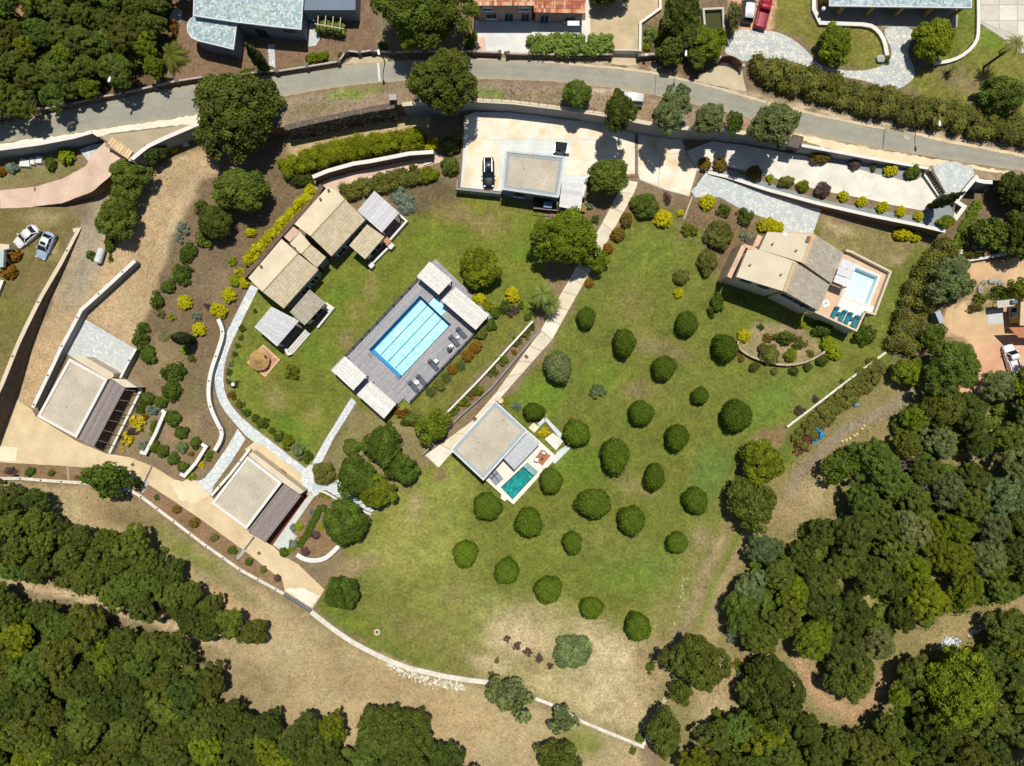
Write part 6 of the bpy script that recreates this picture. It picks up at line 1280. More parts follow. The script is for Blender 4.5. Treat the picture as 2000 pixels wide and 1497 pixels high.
def crown(u, v, ru, rv, proto, col, name='tree', h=None, trunk=True, part='crown', k=None, zc=None, jit=.08, zn=None):
    r = random; zg = gz(u, v, zn); R_ = met(max(ru, rv), zg)
    zc = (0.55*R_+.8 if trunk else .30*R_) if zc is None else zc
    c = at(u, v, zg+zc); t = thing(name, (c.x, c.y, zg), None, None)
    me = r.choice(PROTO[proto]) if k is None else PROTO[proto][k % len(PROTO[proto])]
    o = link(bpy.data.objects.new(part, me)); o.parent = t; o.location = (0, 0, zc)
    rx, ry = met(ru, zg+zc), met(rv, zg+zc); asp = ry/rx; rot = r.uniform(0, 6.28) if .8 < asp < 1.25 else r.choice((0, math.pi))
    o.rotation_euler = (0, 0, rot); hz = h or (.78 if trunk else .75)*R_
    o.scale = (rx, ry, hz); base = LEAFC[col]; j = 1+r.uniform(-jit, jit); hj = r.uniform(-jit, jit)*.6
    o.color = (base[0]*j*(1+hj), base[1]*j, base[2]*j*(1-hj), 1); ORG[o] = c
    if trunk:
        q = link(bpy.data.objects.new('trunk', r.choice(TRUNKS))); q.parent = t; q.scale = (R_*.9, R_*.9, zc+hz*.35); q.rotation_euler = (0, 0, r.uniform(0, 6)); ORG[q] = c
    return t
def reg(o, desc, cat, group, u, v): VEG.append((o, desc, cat, group, u, v)); return o
def tree(u, v, ru, rv, proto, col, label=None, desc=None, group=None, **k):
    o = crown(u, v, ru, rv or ru, proto, col, k.pop('name', 'tree'), **k); tag(o, None, 'tree', group)
    if label: o['label'] = label
    else: reg(o, desc, 'tree', group, u, v)
    return o
def bush(u, v, ru, rv=None, proto='bush', col='citrus', desc='round dark green bush', group=None, name='bush', **k):
    rv = rv or ru; o = crown(u, v, ru, rv, proto, col, name, trunk=False, part='foliage', **k)
    return reg(o, desc, 'bush', group, u, v)
# ---- orchard of clipped domes on the big lawn
for (u, v, a, b, c) in [(1145, 621, 18, 21, 1.0), (1219, 670, 20, 29, 1.0), (1341, 633, 21, 24, .95), (1416, 680, 24, 27, .85), (1297, 719, 23, 24, .95), (1367, 773, 16, 17, 1.0), (1252, 807, 23, 25, 1.0), (1322, 855, 22, 26, .95), (1438, 813, 30, 30, .85),
                      (1201, 891, 27, 35, 1.1), (1278, 932, 19, 27, .95), (1126, 846, 27, 25, 1.25), (1076, 939, 21, 26, 1.2), (1159, 983, 33, 29, 1.1), (1233, 1016, 26, 28, 1.1), (1358, 977, 23, 26, 1.1), (1033, 1020, 25, 30, 1.1), (952, 989, 27, 27, 1.1), (1118, 1060, 19, 22, 1.1), (1322, 1060, 21, 20, 1.25),
                      (909, 1081, 24, 26, 1.35), (990, 1115, 24, 25, 1.15), (1071, 1151, 27, 26, 1.2), (1155, 1187, 22, 22, 1.2), (1246, 1224, 25, 27, 1.15), (1043, 804, 21, 17, .9), (1090, 717, 27, 31, 1.0)]:
    R_ = met(max(a, b)); hz = min(3.7, max(2.3, R_*1.45)); zc = .05
    p0 = at(u, v, hz*.5); t = thing('clipped_shrub', (p0.x, p0.y, 0), None, None)
    o = link(bpy.data.objects.new('foliage', random.choice(PROTO['clip']))); o.parent = t; o.location = (0, 0, zc); o.scale = (met(a, hz*.5), met(b, hz*.5), hz)
    o.rotation_euler = (0, 0, random.choice((0, math.pi))+random.uniform(-.25, .25)); bc = LEAFC['varieg'] if u == 1090 else LEAFC['topiary']
    o.color = (bc[0]*c, bc[1]*c, bc[2]*c, 1); ORG[o] = p0
    q = link(bpy.data.objects.new('trunk', TRUNKS[0])); q.parent = t; q.scale = (.9, .9, hz*.6); ORG[q] = p0
    reg(t, 'large mottled grey-green clipped dome' if u == 1090 else 'big clipped green dome shrub' if max(a, b) > 26 else 'small clipped green dome shrub' if max(a, b) < 23 else 'mid-sized clipped green dome shrub', 'shrub', 'clipped domes on the lawn', u, v)
# ---- single trees
T_ = tree
T_(466, 226, 86, 90, 'big', 'oak', 'huge round olive-green oak beside the road at the entrance wall', zn='0', zc=5.0)
T_(866, 158, 64, 66, 'big', 'oak', 'big greyish thin-leaved oak overhanging the road above the parking court', zc=5.0)
T_(800, 22, 62, 60, 'pine', 'green', 'large cloud-topped pine beside the orange-tiled house', zc=7)
T_(858, 30, 52, 58, 'pine', 'green', 'second cloud-topped pine crown touching the wall of the orange-tiled house', zc=6.4)
T_(820, 72, 46, 26, 'pine', 'bright', 'low bright pine limb cloud over the street wall', zc=5.0)
T_(1128, 184, 29, 28, 'dense', 'green', 'neat round green tree on the verge between road and parking court wall')
T_(1208, 218, 30, 44, 'oak', 'dark', 'tall dark tree hiding half of the white van', zc=4.6)
T_(1304, 224, 30, 38, 'oak', 'olive', 'silvery olive tree on the wall just past the white van', zc=3.8)
T_(1328, 196, 28, 26, 'loose', 'olive', 'small pale olive beside the road kerb', zc=3.4)
T_(1384, 234, 31, 33, 'oak', 'olive', 'middle silvery olive on the wall above the ramp drive', zc=3.8)
T_(1436, 240, 17, 22, 'loose', 'citrus', 'slim dark bush-like tree between the two olives', zc=2.4)
T_(1508, 246, 44, 50, 'oak', 'olive', 'largest olive tree by the dark gate pillar of the ramp drive', zc=4.6)
T_(1187, 345, 36, 42, 'dense', 'green', 'dense round bluish-green tree at the corner of the parking court', zn='0', zc=3.6)
T_(1106, 468, 64, 60, 'big', 'bright', 'big bright green tree below the parking garage', zc=5.0)
T_(1165, 512, 22, 26, 'loose', 'bright', 'small bright tree against the big bright one at the walk')
T_(938, 524, 40, 41, 'dense', 'bright', 'dense round citrus-green tree beside the pool shelter')
T_(474, 372, 55, 44, 'dense', 'green', 'broad green tree above the yellow hedge', zc=3.8)
T_(423, 436, 35, 35, 'dense', 'dark', 'round dark bush-like tree beside the broad green tree', zc=2.6)
T_(258, 345, 40, 34, 'oak', 'green', 'top tree of the dark trio beside the track')
T_(243, 386, 34, 30, 'oak', 'green', 'middle tree of the dark trio beside the track')
T_(228, 430, 40, 42, 'dense', 'green', 'lowest and roundest tree of the dark trio beside the track')
T_(207, 936, 46, 33, 'loose', 'citrus', 'leafy dark green fig tree over the boundary wall of the drive', k=0, zc=3)
T_(750, 872, 36, 45, 'oak', 'citrus', 'upper tree of the dark clump below the pool deck')
T_(700, 932, 40, 44, 'oak', 'citrus', 'wide tree of the dark clump beside the slate hub')
T_(784, 914, 31, 34, 'oak', 'citrus', 'small tree of the dark clump towards the guest house')
T_(738, 962, 38, 36, 'oak', 'bright', 'yellowish tree of the dark clump above the white stairs')
T_(677, 1020, 46, 46, 'dense', 'citrus', 'dense round tree beside the white stairs and soil bed')
T_(668, 1156, 36, 34, 'dense', 'citrus', 'solitary dense round tree at the end of the sandy drive')
T_(850, 836, 32, 34, 'loose', 'bright', 'loose dark tree at the lower end of the guest house wall')
T_(1360, 1284, 55, 62, 'wood', 'oak', 'big round dark oak at the lower corner of the lawn', zc=4.6)
T_(1296, 1426, 36, 48, 'oak', 'oak', 'tall dark tree at the corner of the weathered wall', zc=4)
T_(1330, 1352, 26, 22, 'loose', 'oak', 'small scrubby tree under the big round dark oak')
T_(1000, 1362, 42, 38, 'sparse', 'olive', 'thin pine-like tree straddling the gap in the boundary wall', zc=3)
T_(968, 1352, 24, 32, 'sparse', 'olive', 'thin scraggy tree at the end of the broad curved wall', zc=3)
T_(1100, 1408, 28, 26, 'sparse', 'olive', 'scraggy little tree over the weathered wall', zc=2.6)
T_(1092, 1484, 46, 36, 'oak', 'oak', 'dark tree cut by the bottom edge under the weathered wall')
T_(497, 1232, 26, 30, 'oak', 'oak', 'lone dark tree on the tan field beside the wood')
T_(1646, 910, 38, 34, 'loose', 'citrus', 'leafy tree beside the bend of the dirt track', k=1)
T_(1490, 905, 46, 44, 'oak', 'bright', 'bright green tree at the wood edge by the cut bank')
T_(1462, 980, 52, 48, 'oak', 'oak', 'dull green tree at the wood edge beside the clipped domes')
T_(1630, 88, 34, 40, 'oak', 'bright', 'leaning bright tree on the lawn in front of the ochre house')
T_(1820, 82, 40, 42, 'dense', 'bright', 'round dark-green tree beside the stone driveway turn')
T_(1957, 186, 46, 36, 'dense', 'green', 'broad round tree on the lawn behind the long road hedge')
T_(1854, 545, 44, 48, 'oak', 'olive', 'big grey olive beside the sandy courtyard')
T_(1856, 714, 54, 54, 'big', 'green', 'large tree overhanging the orange part of the courtyard', zc=5)
T_(1776, 726, 30, 32, 'oak', 'bright', 'bright small tree between the bramble strip and the track')
T_(1822, 655, 26, 24, 'loose', 'citrus', 'small dark fig-like tree by the metal shed')
T_(1932, 455, 30, 36, 'loose', 'green', 'young green tree above the pale boulders')
T_(1986, 372, 44, 42, 'oak', 'dark', 'dark tree cut by the right edge above the sandy court', zn='0')
T_(1990, 456, 36, 50, 'oak', 'dark', 'dark shade tree over the sandy court entrance', zn='0')
T_(1994, 566, 24, 20, 'loose', 'bright', 'bright bush-like tree by the ochre house porch')
T_(1325, 28, 46, 40, 'oak', 'dark', 'dark tree beside the green tennis-like enclosure at the top')
T_(1346, 70, 34, 30, 'oak', 'oak', 'dusky tree over the drive hedge between two driveways')
T_(1384, 86, 36, 36, 'oak', 'bright', 'bright tree next to the pale stone driveway entrance')
T_(1310, 98, 32, 28, 'loose', 'oak', 'twiggy tree around the white-headed street lamp')
T_(1360, 112, 26, 22, 'oak', 'green', 'low tree over the roadside soil below the lamp')
T_(1434, 34, 13, 28, 'loose', 'olive', 'slim grey-green tree beside the parked pale-roofed car')
T_(1190, -26, 44, 40, 'oak', 'dark', 'dark tree cut by the top edge over the stained drive')
T_(268, 322, 10, 8, 'loose', 'green', 'tiny tree at the foot of the entrance wall')
T_(300, 300, 22, 26, 'loose', 'dark', 'small dark tree in the angle of the white entrance wall')
# ---- cypresses and palms
def cypress(u, v, h, r, label, zn=None):
    b = P(u, v, 0, zn); n = 30; C_, R_, Tt = [], [], []; rr = random.Random(int(u))
    for i in range(n):
        f = i/n; a = i*2.4; w = r*(.55+.5*math.sin(min(1, f*1.5)*1.57))*(1-f**2.6)*.8
        C_.append((w*.5*math.cos(a), w*.5*math.sin(a), .3+f*(h-.5))); R_.append(max(.16, w*.72)); Tt.append(rr.uniform(.8, 1.2))
    t = thing('cypress', b, label, 'tree'); me = leafy('cypress_leaves', C_, R_, Tt, 4200, .12, int(u), zs=1.5, core=.85, up=.1, centre=(0, 0, h/2))
    o = link(bpy.data.objects.new('crown', me)); o.parent = t; ORG[o] = b; o.color = (.065, .085, .025, 1)
    MB().tube(b, b+Vector((0, 0, h*.6)), .16, .06, 7).build('trunk', BARK, t); return t
cypress(521, 138, 8.6, 1.15, 'dark cypress leaning over the path of the slate-roofed house', 'U')
cypress(376, 664, 7.2, 1.25, 'dark cypress on the soil bank beside the sinuous white wall', '0')
cypress(1815, 405, 8.4, 1.0, 'dark cypress by the gate end of the white ramp drive', 'M')
def palm(u, v, h, R_, lean, label, col=(.17, .19, .045), n=34, zn=None, crownz=None, rr=.18):
    b = P(u, v, 0, zn); t = thing('palm_tree', b, label, 'palm'); top = b+Vector((lean[0], lean[1], h)); r = random.Random(int(u))
    m = MB(); pts = [b.lerp(top, k/5)+Vector((lean[0], lean[1], 0))*-.12*math.sin(math.pi*k/5) for k in range(6)]
    for k in range(5): m.tube(pts[k], pts[k+1], rr*(1.15-.06*k), rr*(1.1-.06*k), 8)
    m.build('trunk', BARK, t)
    for i in range(n):
        m = MB(); az = i*2.39996; el = r.uniform(.0, 1.0) if i < n*.7 else r.uniform(-.5, .1); L_ = R_*r.uniform(.8, 1.1); prev = None; ns = 7
        d = Vector((math.cos(az), math.sin(az), 0)); sd = Vector((-d.y, d.x, 0)); tint = r.uniform(.75, 1.3)
        for k in range(ns+1):
            f = k/ns; p = top+d*L_*(f*math.cos(el*.75))+Vector((0, 0, L_*(math.sin(el)*f*.75-.62*f*f)))
            if prev is not None:
                w = L_*.15*math.sin(math.pi*min(.96, (f+.12)/1.12)); q = prev.lerp(p, .5)
                for s in (-1, 1):
                    tip = q+sd*s*w+d*w*.75-Vector((0, 0, w*.35)); e = (p-prev)
                    m.add([prev, prev+e*.55, tip], [(0, 1, 2)], (tint, tint, tint*.9)); m.add([prev+e*.5, p, tip+e*.55], [(0, 1, 2)], (tint*1.12, tint*1.1, tint))
                    m.add([prev, p, p+Vector((0, 0, .02))], [(0, 1, 2)], (1.3, 1.2, .6))
            prev = p
        m.build('frond', LEAF, t, color=col)
    return t
palm(338, 112, .9, 3.3, (0, 0), 'broad yellow-green palm beside the top left wood and balustrade', zn='U', col=(.13, .15, .022), n=40)
palm(1051, 614, 5.0, 2.3, (.5, 2.6), 'tall palm leaning over the concrete walk under the bright tree', col=(.2, .25, .06))
palm(1064, 600, 3.2, 2.1, (.8, .2), 'shorter palm beside the leaning palm on the walk', col=(.2, .25, .06))
palm(1921, 132, 6.2, 1.9, (.4, .6), 'slim tall palm casting a star shadow on the upper right lawn', zn='U', col=(.24, .24, .07), n=26)
palm(1850, 142, 1.6, 1.1, (0, 0), 'little pale palm on the lawn by the curved pale wall', zn='U', n=18)
palm(322, 656, .4, 1.4, (0, 0), 'low spiky palm beside the dark cypress on the soil bank', zn='0', n=22, col=(.2, .2, .08))
for u, v in ((944, 632), (872, 738), (842, 766), (900, 715)): reg(palm(u, v, .5, 1.15, (0, 0), None, zn='0', n=24, col=(.085, .115, .03)), 'dark green cycad-like rosette', 'plant', 'rosettes along the pool deck', u, v)
# ---- hedges
def hedge(label, pts, w, h, col, zn=None, leaf=.11, dens=1.0, cat='hedge', tv=.25, hue=.10, wv=.15, name='hedge'):
    w3 = [P(*p, 0, zn) for p in pts]; C_, R_, Tt = [], [], []; o = w3[len(w3)//2]; rr = random.Random(int(pts[0][0]))
    for a, b in zip(w3[:-1], w3[1:]):
        L_ = (b-a).length; n = max(1, int(L_/(w*.30))); sd = Vector((-(b-a).y, (b-a).x, 0)).normalized()
        for i in range(n):
            for s in (-.32, .0, .34):
                c = a.lerp(b, (i+rr.random())/n)+sd*w*(s+rr.uniform(-.12, .12)); q = w*rr.uniform(.24, .24+wv)
                C_.append((c.x-o.x, c.y-o.y, c.z-o.z+h-q*1.0+rr.uniform(-.15, .15)*h-abs(s)*h*.25)); R_.append(q); Tt.append(rr.uniform(1-tv, 1+tv))
                C_.append((c.x-o.x, c.y-o.y, c.z-o.z+h*.35)); R_.append(w*.3); Tt.append(rr.uniform(.85, 1.1))
    area = sum((b-a).length for a, b in zip(w3[:-1], w3[1:]))*(w+1.6*h); nl = int(min(26000, area/(leaf*leaf)*1.6*dens))
    r = np.random.default_rng(int(pts[0][0])+7); me = leafy('hedge_leaves', C_, R_, Tt, nl, leaf, int(pts[0][1]), zs=1.0, core=.85, centre=None, up=1.2, hue=hue)
    t = thing(name, o, label, cat); f = link(bpy.data.objects.new('foliage', me)); f.parent = t; ORG[f] = o; f.color = (*LEAFC[col], 1); return t
hedge('long olive-green hedge between the tan track and the pink path', [(556, 335), (580, 327), (620, 314), (700, 292), (760, 282), (828, 278)], 2.7, 2.4, 'hedge', zn='0')
hedge('ragged bright yellow hedge behind the long villa', [(616, 372), (604, 392), (580, 416), (556, 444), (530, 470), (505, 494), (486, 516)], 1.5, 1.9, 'yellow', zn='0', leaf=.12, hue=.2)
hedge('dense oleander hedge in front of the orange-tiled house terrace', [(1034, 96), (1080, 95), (1130, 95), (1190, 96)], 2.6, 2.2, 'oleander', zn='U', leaf=.18, tv=.2)
hedge('long mottled hedge along the far side of the road', [(1470, 140), (1520, 154), (1580, 170), (1650, 190), (1720, 206), (1800, 224), (1880, 240), (1960, 256), (2040, 268)], 3.6, 2.6, 'brownish', zn='U', leaf=.15, dens=.8, hue=.25, tv=.35)
hedge('brown-tinged boundary hedge beside the hillside house lawn', [(1842, 486), (1812, 528), (1795, 570), (1776, 610), (1760, 645), (1744, 680)], 4.0, 2.4, 'brownish', leaf=.15, hue=.28, tv=.35)
hedge('reddish-green shrub border below the pink path', [(672, 382), (700, 372), (740, 362), (790, 348), (820, 342)], 2.4, 1.6, 'brownish', zn='0', leaf=.14, hue=.25)
hedge('grey lavender border beside the parking end pergola', [(776, 376), (790, 395), (800, 412)], 2.2, .8, 'grey', zn='0', leaf=.12, hue=.1)
hedge('low green creeping strip in the soil bed below the lower building', [(628, 990), (612, 1020), (600, 1044), (584, 1066)], .9, .5, 'citrus', zn='0', leaf=.12)
hedge('bright weedy bramble strip beyond the thin lawn wall', [(1718, 712), (1690, 738), (1655, 770), (1620, 800), (1585, 832), (1560, 866)], 3.0, .45, 'brownish', leaf=.13, tv=.4, hue=.22, dens=.7)
hedge('green creeper trailing down the bank beside the angled planter', [(1908, 398), (1892, 428), (1878, 456), (1866, 484)], 1.3, .6, 'grass', zn='0', leaf=.12)
hedge('low shrub row along the white retaining wall base of the court', [(470, 146), (500, 142), (536, 137)], .9, .7, 'brownish', zn='U', leaf=.12)
hedge('bright green plants behind the baluster wall', [(600, 118), (618, 116), (640, 113)], 1.2, .9, 'bright', zn='U', leaf=.12)
hedge('dry climbing plant on the slim pergola frame', [(624, 58), (650, 62), (672, 64)], 1.4, 1.6, 'oleander', zn='U', leaf=.14)
# ---- bushes: (u, v, ru, rv, proto, colour, description)
Y, YD = 'yellow', 'round bright yellow-green bush'
protos('ball', 3, lambda k: leafy('bush_leaves', *dome(750+k, 40, .07, .16, .24, -.2, .74, .15), 3000, .06, 750+k, spread=.5, core=.85))
BUSH = [(361, 591, 16, 16, 'bush', Y, YD), (448, 577, 15, 17, 'bush', Y, YD), (427, 607, 18, 17, 'bush', Y, YD), (390, 643, 16, 15, 'bush', Y, YD), (459, 549, 13, 13, 'bush', 'lime', 'round lime-green bush'), (478, 552, 11, 14, 'bush', Y, YD), (470, 530, 10, 9, 'sparse', Y, 'loose yellow bush'),
 (489, 455, 13, 9, 'bush', Y, YD), (1382, 395, 17, 17, 'bush', Y, YD), (1296, 428, 19, 20, 'bush', Y, YD), (1328, 416, 8, 8, 'bush', Y, YD), (1326, 573, 11, 11, 'bush', Y, YD), (1452, 656, 15, 14, 'bush', Y, YD), (1497, 440, 19, 17, 'bush', Y, YD), (1516, 444, 16, 14, 'bush', Y, YD),
 (1740, 334, 15, 13, 'bush', Y, YD), (1648, 384, 12, 11, 'bush', Y, YD), (1683, 394, 12, 11, 'bush', Y, YD), (1724, 405, 13, 12, 'bush', Y, YD), (1759, 413, 12, 11, 'bush', Y, YD), (1795, 423, 11, 10, 'bush', Y, YD), (1762, 458, 20, 14, 'bush', Y, YD), (1788, 462, 14, 13, 'bush', Y, YD),
 (936, 584, 17, 13, 'bush', Y, YD), (1001, 576, 17, 15, 'bush', Y, YD), (844, 283, 13, 16, 'bush', Y, YD), (362, 684, 9, 10, 'bush', 'lime', 'round lime-green bush'), (340, 293, 9, 8, 'bush', Y, YD), (1616, 672, 17, 16, 'bush', 'lime', 'round lime-green bush'), (1628, 690, 15, 18, 'bush', 'lime', 'round lime-green bush'), (1560, 634, 14, 8, 'bush', 'lime', 'round lime-green bush'),
 (131, 305, 17, 19, 'bush', 'lime', 'round lime-green bush'), (100, 321, 12, 15, 'bush', 'citrus', None), (24, 327, 12, 12, 'bush', 'grey', 'blue-grey round bush'), (2, 336, 10, 11, 'bush', 'rust', 'orange-brown round bush'), (25, 497, 18, 16, 'bush', 'rust', 'orange-brown round bush'), (16, 530, 20, 18, 'bush', 'rust', 'orange-brown round bush'),
 (357, 446, 13, 12, 'sparse', 'grey', 'thin grey-green bush'), (396, 470, 17, 18, 'sparse', 'green', 'loose green bush'), (366, 494, 18, 17, 'loose', 'citrus', 'leafy dark bush'), (358, 538, 19, 20, 'loose', 'citrus', 'leafy dark bush'), (330, 560, 15, 15, 'bush', 'citrus', None), (309, 588, 15, 17, 'sparse', 'citrus', 'loose dark bush'), (280, 640, 15, 12, 'sparse', 'green', 'loose green bush'), (272, 664, 18, 16, 'sparse', 'citrus', 'loose dark bush'), (290, 694, 18, 18, 'bush', 'citrus', None), (342, 724, 22, 18, 'loose', 'citrus', 'leafy dark bush'), (336, 758, 22, 18, 'loose', 'citrus', 'leafy dark bush'), (391, 402, 14, 12, 'sparse', 'green', 'loose green bush'), (350, 466, 8, 10, 'sparse', 'grey', 'thin grey-green bush'), (315, 612, 8, 8, 'sparse', 'brownish', 'thin brownish bush'), (336, 622, 7, 7, 'sparse', 'lime', 'thin pale bush'), (386, 620, 11, 9, 'sparse', 'grey', 'thin grey-green bush'), (374, 700, 9, 8, 'sparse', 'brownish', 'thin brownish bush'), (216, 505, 5, 7, 'sparse', 'citrus', 'loose dark bush'), (176, 499, 9, 9, 'sparse', 'citrus', 'loose dark bush'), (215, 478, 11, 16, 'bush', 'citrus', None), (456, 512, 9, 8, 'sparse', 'lime', 'thin pale bush'), (404, 598, 6, 6, 'sparse', 'purple', 'tiny dusky shrub'), (460, 750, 7, 7, 'sparse', 'citrus', 'tiny lawn-edge shrub'),
 (289, 780, 15, 15, 'bush', 'citrus', None), (315, 786, 14, 14, 'bush', 'citrus', None), (338, 818, 18, 16, 'bush', 'citrus', None), (354, 844, 14, 14, 'bush', 'citrus', None), (384, 865, 12, 12, 'bush', 'citrus', None), (300, 872, 14, 12, 'bush', 'citrus', None), (318, 882, 14, 14, 'bush', 'citrus', None), (340, 896, 13, 13, 'bush', 'citrus', None), (357, 912, 13, 12, 'bush', 'citrus', None), (355, 874, 13, 12, 'bush', 'varieg', 'pale mottled bush'),
 (268, 826, 15, 14, 'sparse', 'flower', 'yellow flowering plant'), (251, 858, 13, 11, 'sparse', 'flower', 'yellow flowering plant'), (300, 803, 13, 9, 'sparse', 'grey', 'grey-blue low plant'), (284, 815, 8, 7, 'sparse', 'rust', 'rusty low plant'), (258, 843, 12, 8, 'sparse', 'purple', 'purple-grey low plant'), (276, 800, 10, 10, 'sparse', 'citrus', 'loose dark bush'), (240, 858, 9, 8, 'sparse', 'purple', 'purple-grey low plant'), (280, 870, 10, 9, 'sparse', 'grey', 'grey-blue low plant'), (240, 880, 5, 5, 'sparse', 'flower', 'yellow flowering plant'), (300, 836, 9, 14, 'sparse', 'grass', 'thin pale bush'), (374, 886, 6, 6, 'sparse', 'rust', 'rusty low plant'), (376, 930, 8, 8, 'sparse', 'lime', 'thin pale bush'), (392, 908, 7, 7, 'sparse', 'flower', 'yellow flowering plant'), (408, 890, 10, 10, 'sparse', 'grass', 'thin pale bush'),
 (21, 921, 14, 9, 'sparse', 'purple', 'purple-grey low plant'), (59, 921, 11, 9, 'bush', 'citrus', None), (101, 924, 7, 7, 'bush', 'citrus', None), (150, 932, 5, 5, 'bush', 'redbrown', None), (268, 944, 9, 9, 'sparse', 'green', 'loose green bush'), (306, 972, 6, 6, 'bush', 'citrus', None), (345, 996, 9, 10, 'bush', 'redbrown', 'small red-brown bush'), (380, 1021, 12, 11, 'bush', 'redbrown', 'small red-brown bush'), (419, 1050, 9, 8, 'bush', 'brownish', None), (454, 1075, 10, 9, 'bush', 'citrus', None), (487, 1097, 9, 8, 'bush', 'citrus', None), (515, 1113, 8, 7, 'bush', 'brownish', None), (543, 1129, 8, 8, 'bush', 'purple', None), (321, 1075, 9, 9, 'bush', 'green', None),
 (687, 874, 19, 19, 'dense', 'green', 'round dark green bush'), (634, 924, 24, 24, 'dense', 'brownish', 'round red-flecked bush'), (804, 820, 20, 14, 'bush', 'green', None), (786, 808, 16, 9, 'sparse', 'rust', 'rusty low plant'), (555, 1079, 11, 10, 'bush', 'citrus', None), (617, 1046, 9, 9, 'bush', 'purple', 'dark purple round shrub'), (597, 1078, 9, 10, 'bush', 'purple', 'dark purple round shrub'), (584, 1028, 9, 9, 'bush', 'lime', 'round lime-green bush'), (626, 1030, 6, 7, 'bush', 'lime', 'thin pale bush'), (572, 1031, 7, 7, 'bush', 'grey', 'grey-blue low plant'), (572, 1064, 9, 9, 'bush', 'grey', 'grey-blue low plant'), (628, 966, 7, 6, 'sparse', 'lime', 'thin pale bush'), (641, 970, 6, 5, 'sparse', 'lime', 'thin pale bush'), (660, 980, 8, 7, 'sparse', 'lime', 'thin pale bush'), (632, 992, 8, 8, 'bush', 'citrus', None), (608, 1000, 7, 7, 'sparse', 'grey', 'grey-blue low plant'), (570, 1074, 7, 6, 'sparse', 'lime', 'thin pale bush'),
 (473, 643, 7, 7, 'sparse', 'citrus', 'tiny lawn-edge shrub'), (471, 660, 6, 6, 'sparse', 'citrus', 'tiny lawn-edge shrub'), (464, 676, 6, 6, 'sparse', 'citrus', 'tiny lawn-edge shrub'), (458, 692, 6, 6, 'sparse', 'citrus', 'tiny lawn-edge shrub'), (452, 711, 6, 6, 'sparse', 'varieg', 'tiny lawn-edge shrub'), (449, 727, 7, 6, 'sparse', 'citrus', 'tiny lawn-edge shrub'), (447, 745, 6, 6, 'sparse', 'green', 'tiny lawn-edge shrub'), (455, 772, 9, 8, 'sparse', 'redbrown', 'low lawn-edge bush'), (468, 790, 10, 9, 'sparse', 'brownish', 'low lawn-edge bush'), (482, 805, 10, 9, 'sparse', 'citrus', 'low lawn-edge bush'), (498, 818, 9, 8, 'sparse', 'citrus', 'low lawn-edge bush'), (513, 828, 12, 10, 'loose', 'citrus', 'low lawn-edge bush'), (531, 842, 9, 8, 'sparse', 'citrus', 'low lawn-edge bush'), (545, 854, 11, 9, 'loose', 'citrus', 'low lawn-edge bush'), (562, 862, 14, 12, 'loose', 'bright', 'low lawn-edge bush'), (583, 880, 15, 14, 'loose', 'varieg', 'low lawn-edge bush'), (601, 894, 12, 10, 'loose', 'citrus', 'low lawn-edge bush'), (570, 724, 14, 15, 'sparse', 'bright', 'loose small lawn shrub'), (498, 608, 5, 4, 'sparse', 'citrus', 'tiny lawn-edge shrub'),
 (952, 600, 13, 10, 'bush', 'hedge', 'round lime-green bush'), (985, 603, 14, 13, 'sparse', 'citrus', 'loose dark bush'), (966, 613, 12, 12, 'bush', 'citrus', None), (958, 633, 13, 12, 'bush', 'citrus', None), (940, 650, 16, 14, 'bush', 'brownish', 'brown-green mound'), (930, 678, 14, 13, 'bush', 'rust', 'orange-tinged mound'), (914, 694, 14, 13, 'bush', 'rust', 'orange-tinged mound'), (884, 722, 12, 11, 'bush', 'rust', 'orange-tinged mound'), (858, 752, 13, 12, 'bush', 'brownish', 'brown-green mound'), (1000, 605, 12, 12, 'sparse', 'purple', 'purple-grey low plant'), (1018, 598, 8, 8, 'sparse', 'citrus', 'loose dark bush'), (1030, 620, 8, 7, 'bush', 'citrus', None), (770, 800, 12, 8, 'sparse', 'rust', 'rusty low plant'), (760, 828, 8, 5, 'sparse', 'rust', 'rusty low plant'),
 (1025, 652, 10, 10, 'sparse', 'bright', 'loose bed shrub'), (1008, 668, 11, 10, 'sparse', 'green', 'loose bed shrub'), (982, 700, 12, 11, 'sparse', 'bright', 'loose bed shrub'), (962, 724, 11, 10, 'sparse', 'green', 'loose bed shrub'), (935, 762, 12, 11, 'sparse', 'bright', 'loose bed shrub'), (905, 785, 14, 12, 'sparse', 'bright', 'loose bed shrub'), (888, 800, 12, 11, 'sparse', 'bright', 'loose bed shrub'), (1005, 688, 6, 6, 'sparse', 'rust', 'rusty low plant'), (1040, 640, 7, 7, 'sparse', 'citrus', 'loose bed shrub'), (920, 770, 9, 8, 'sparse', 'redbrown', 'loose bed shrub'),
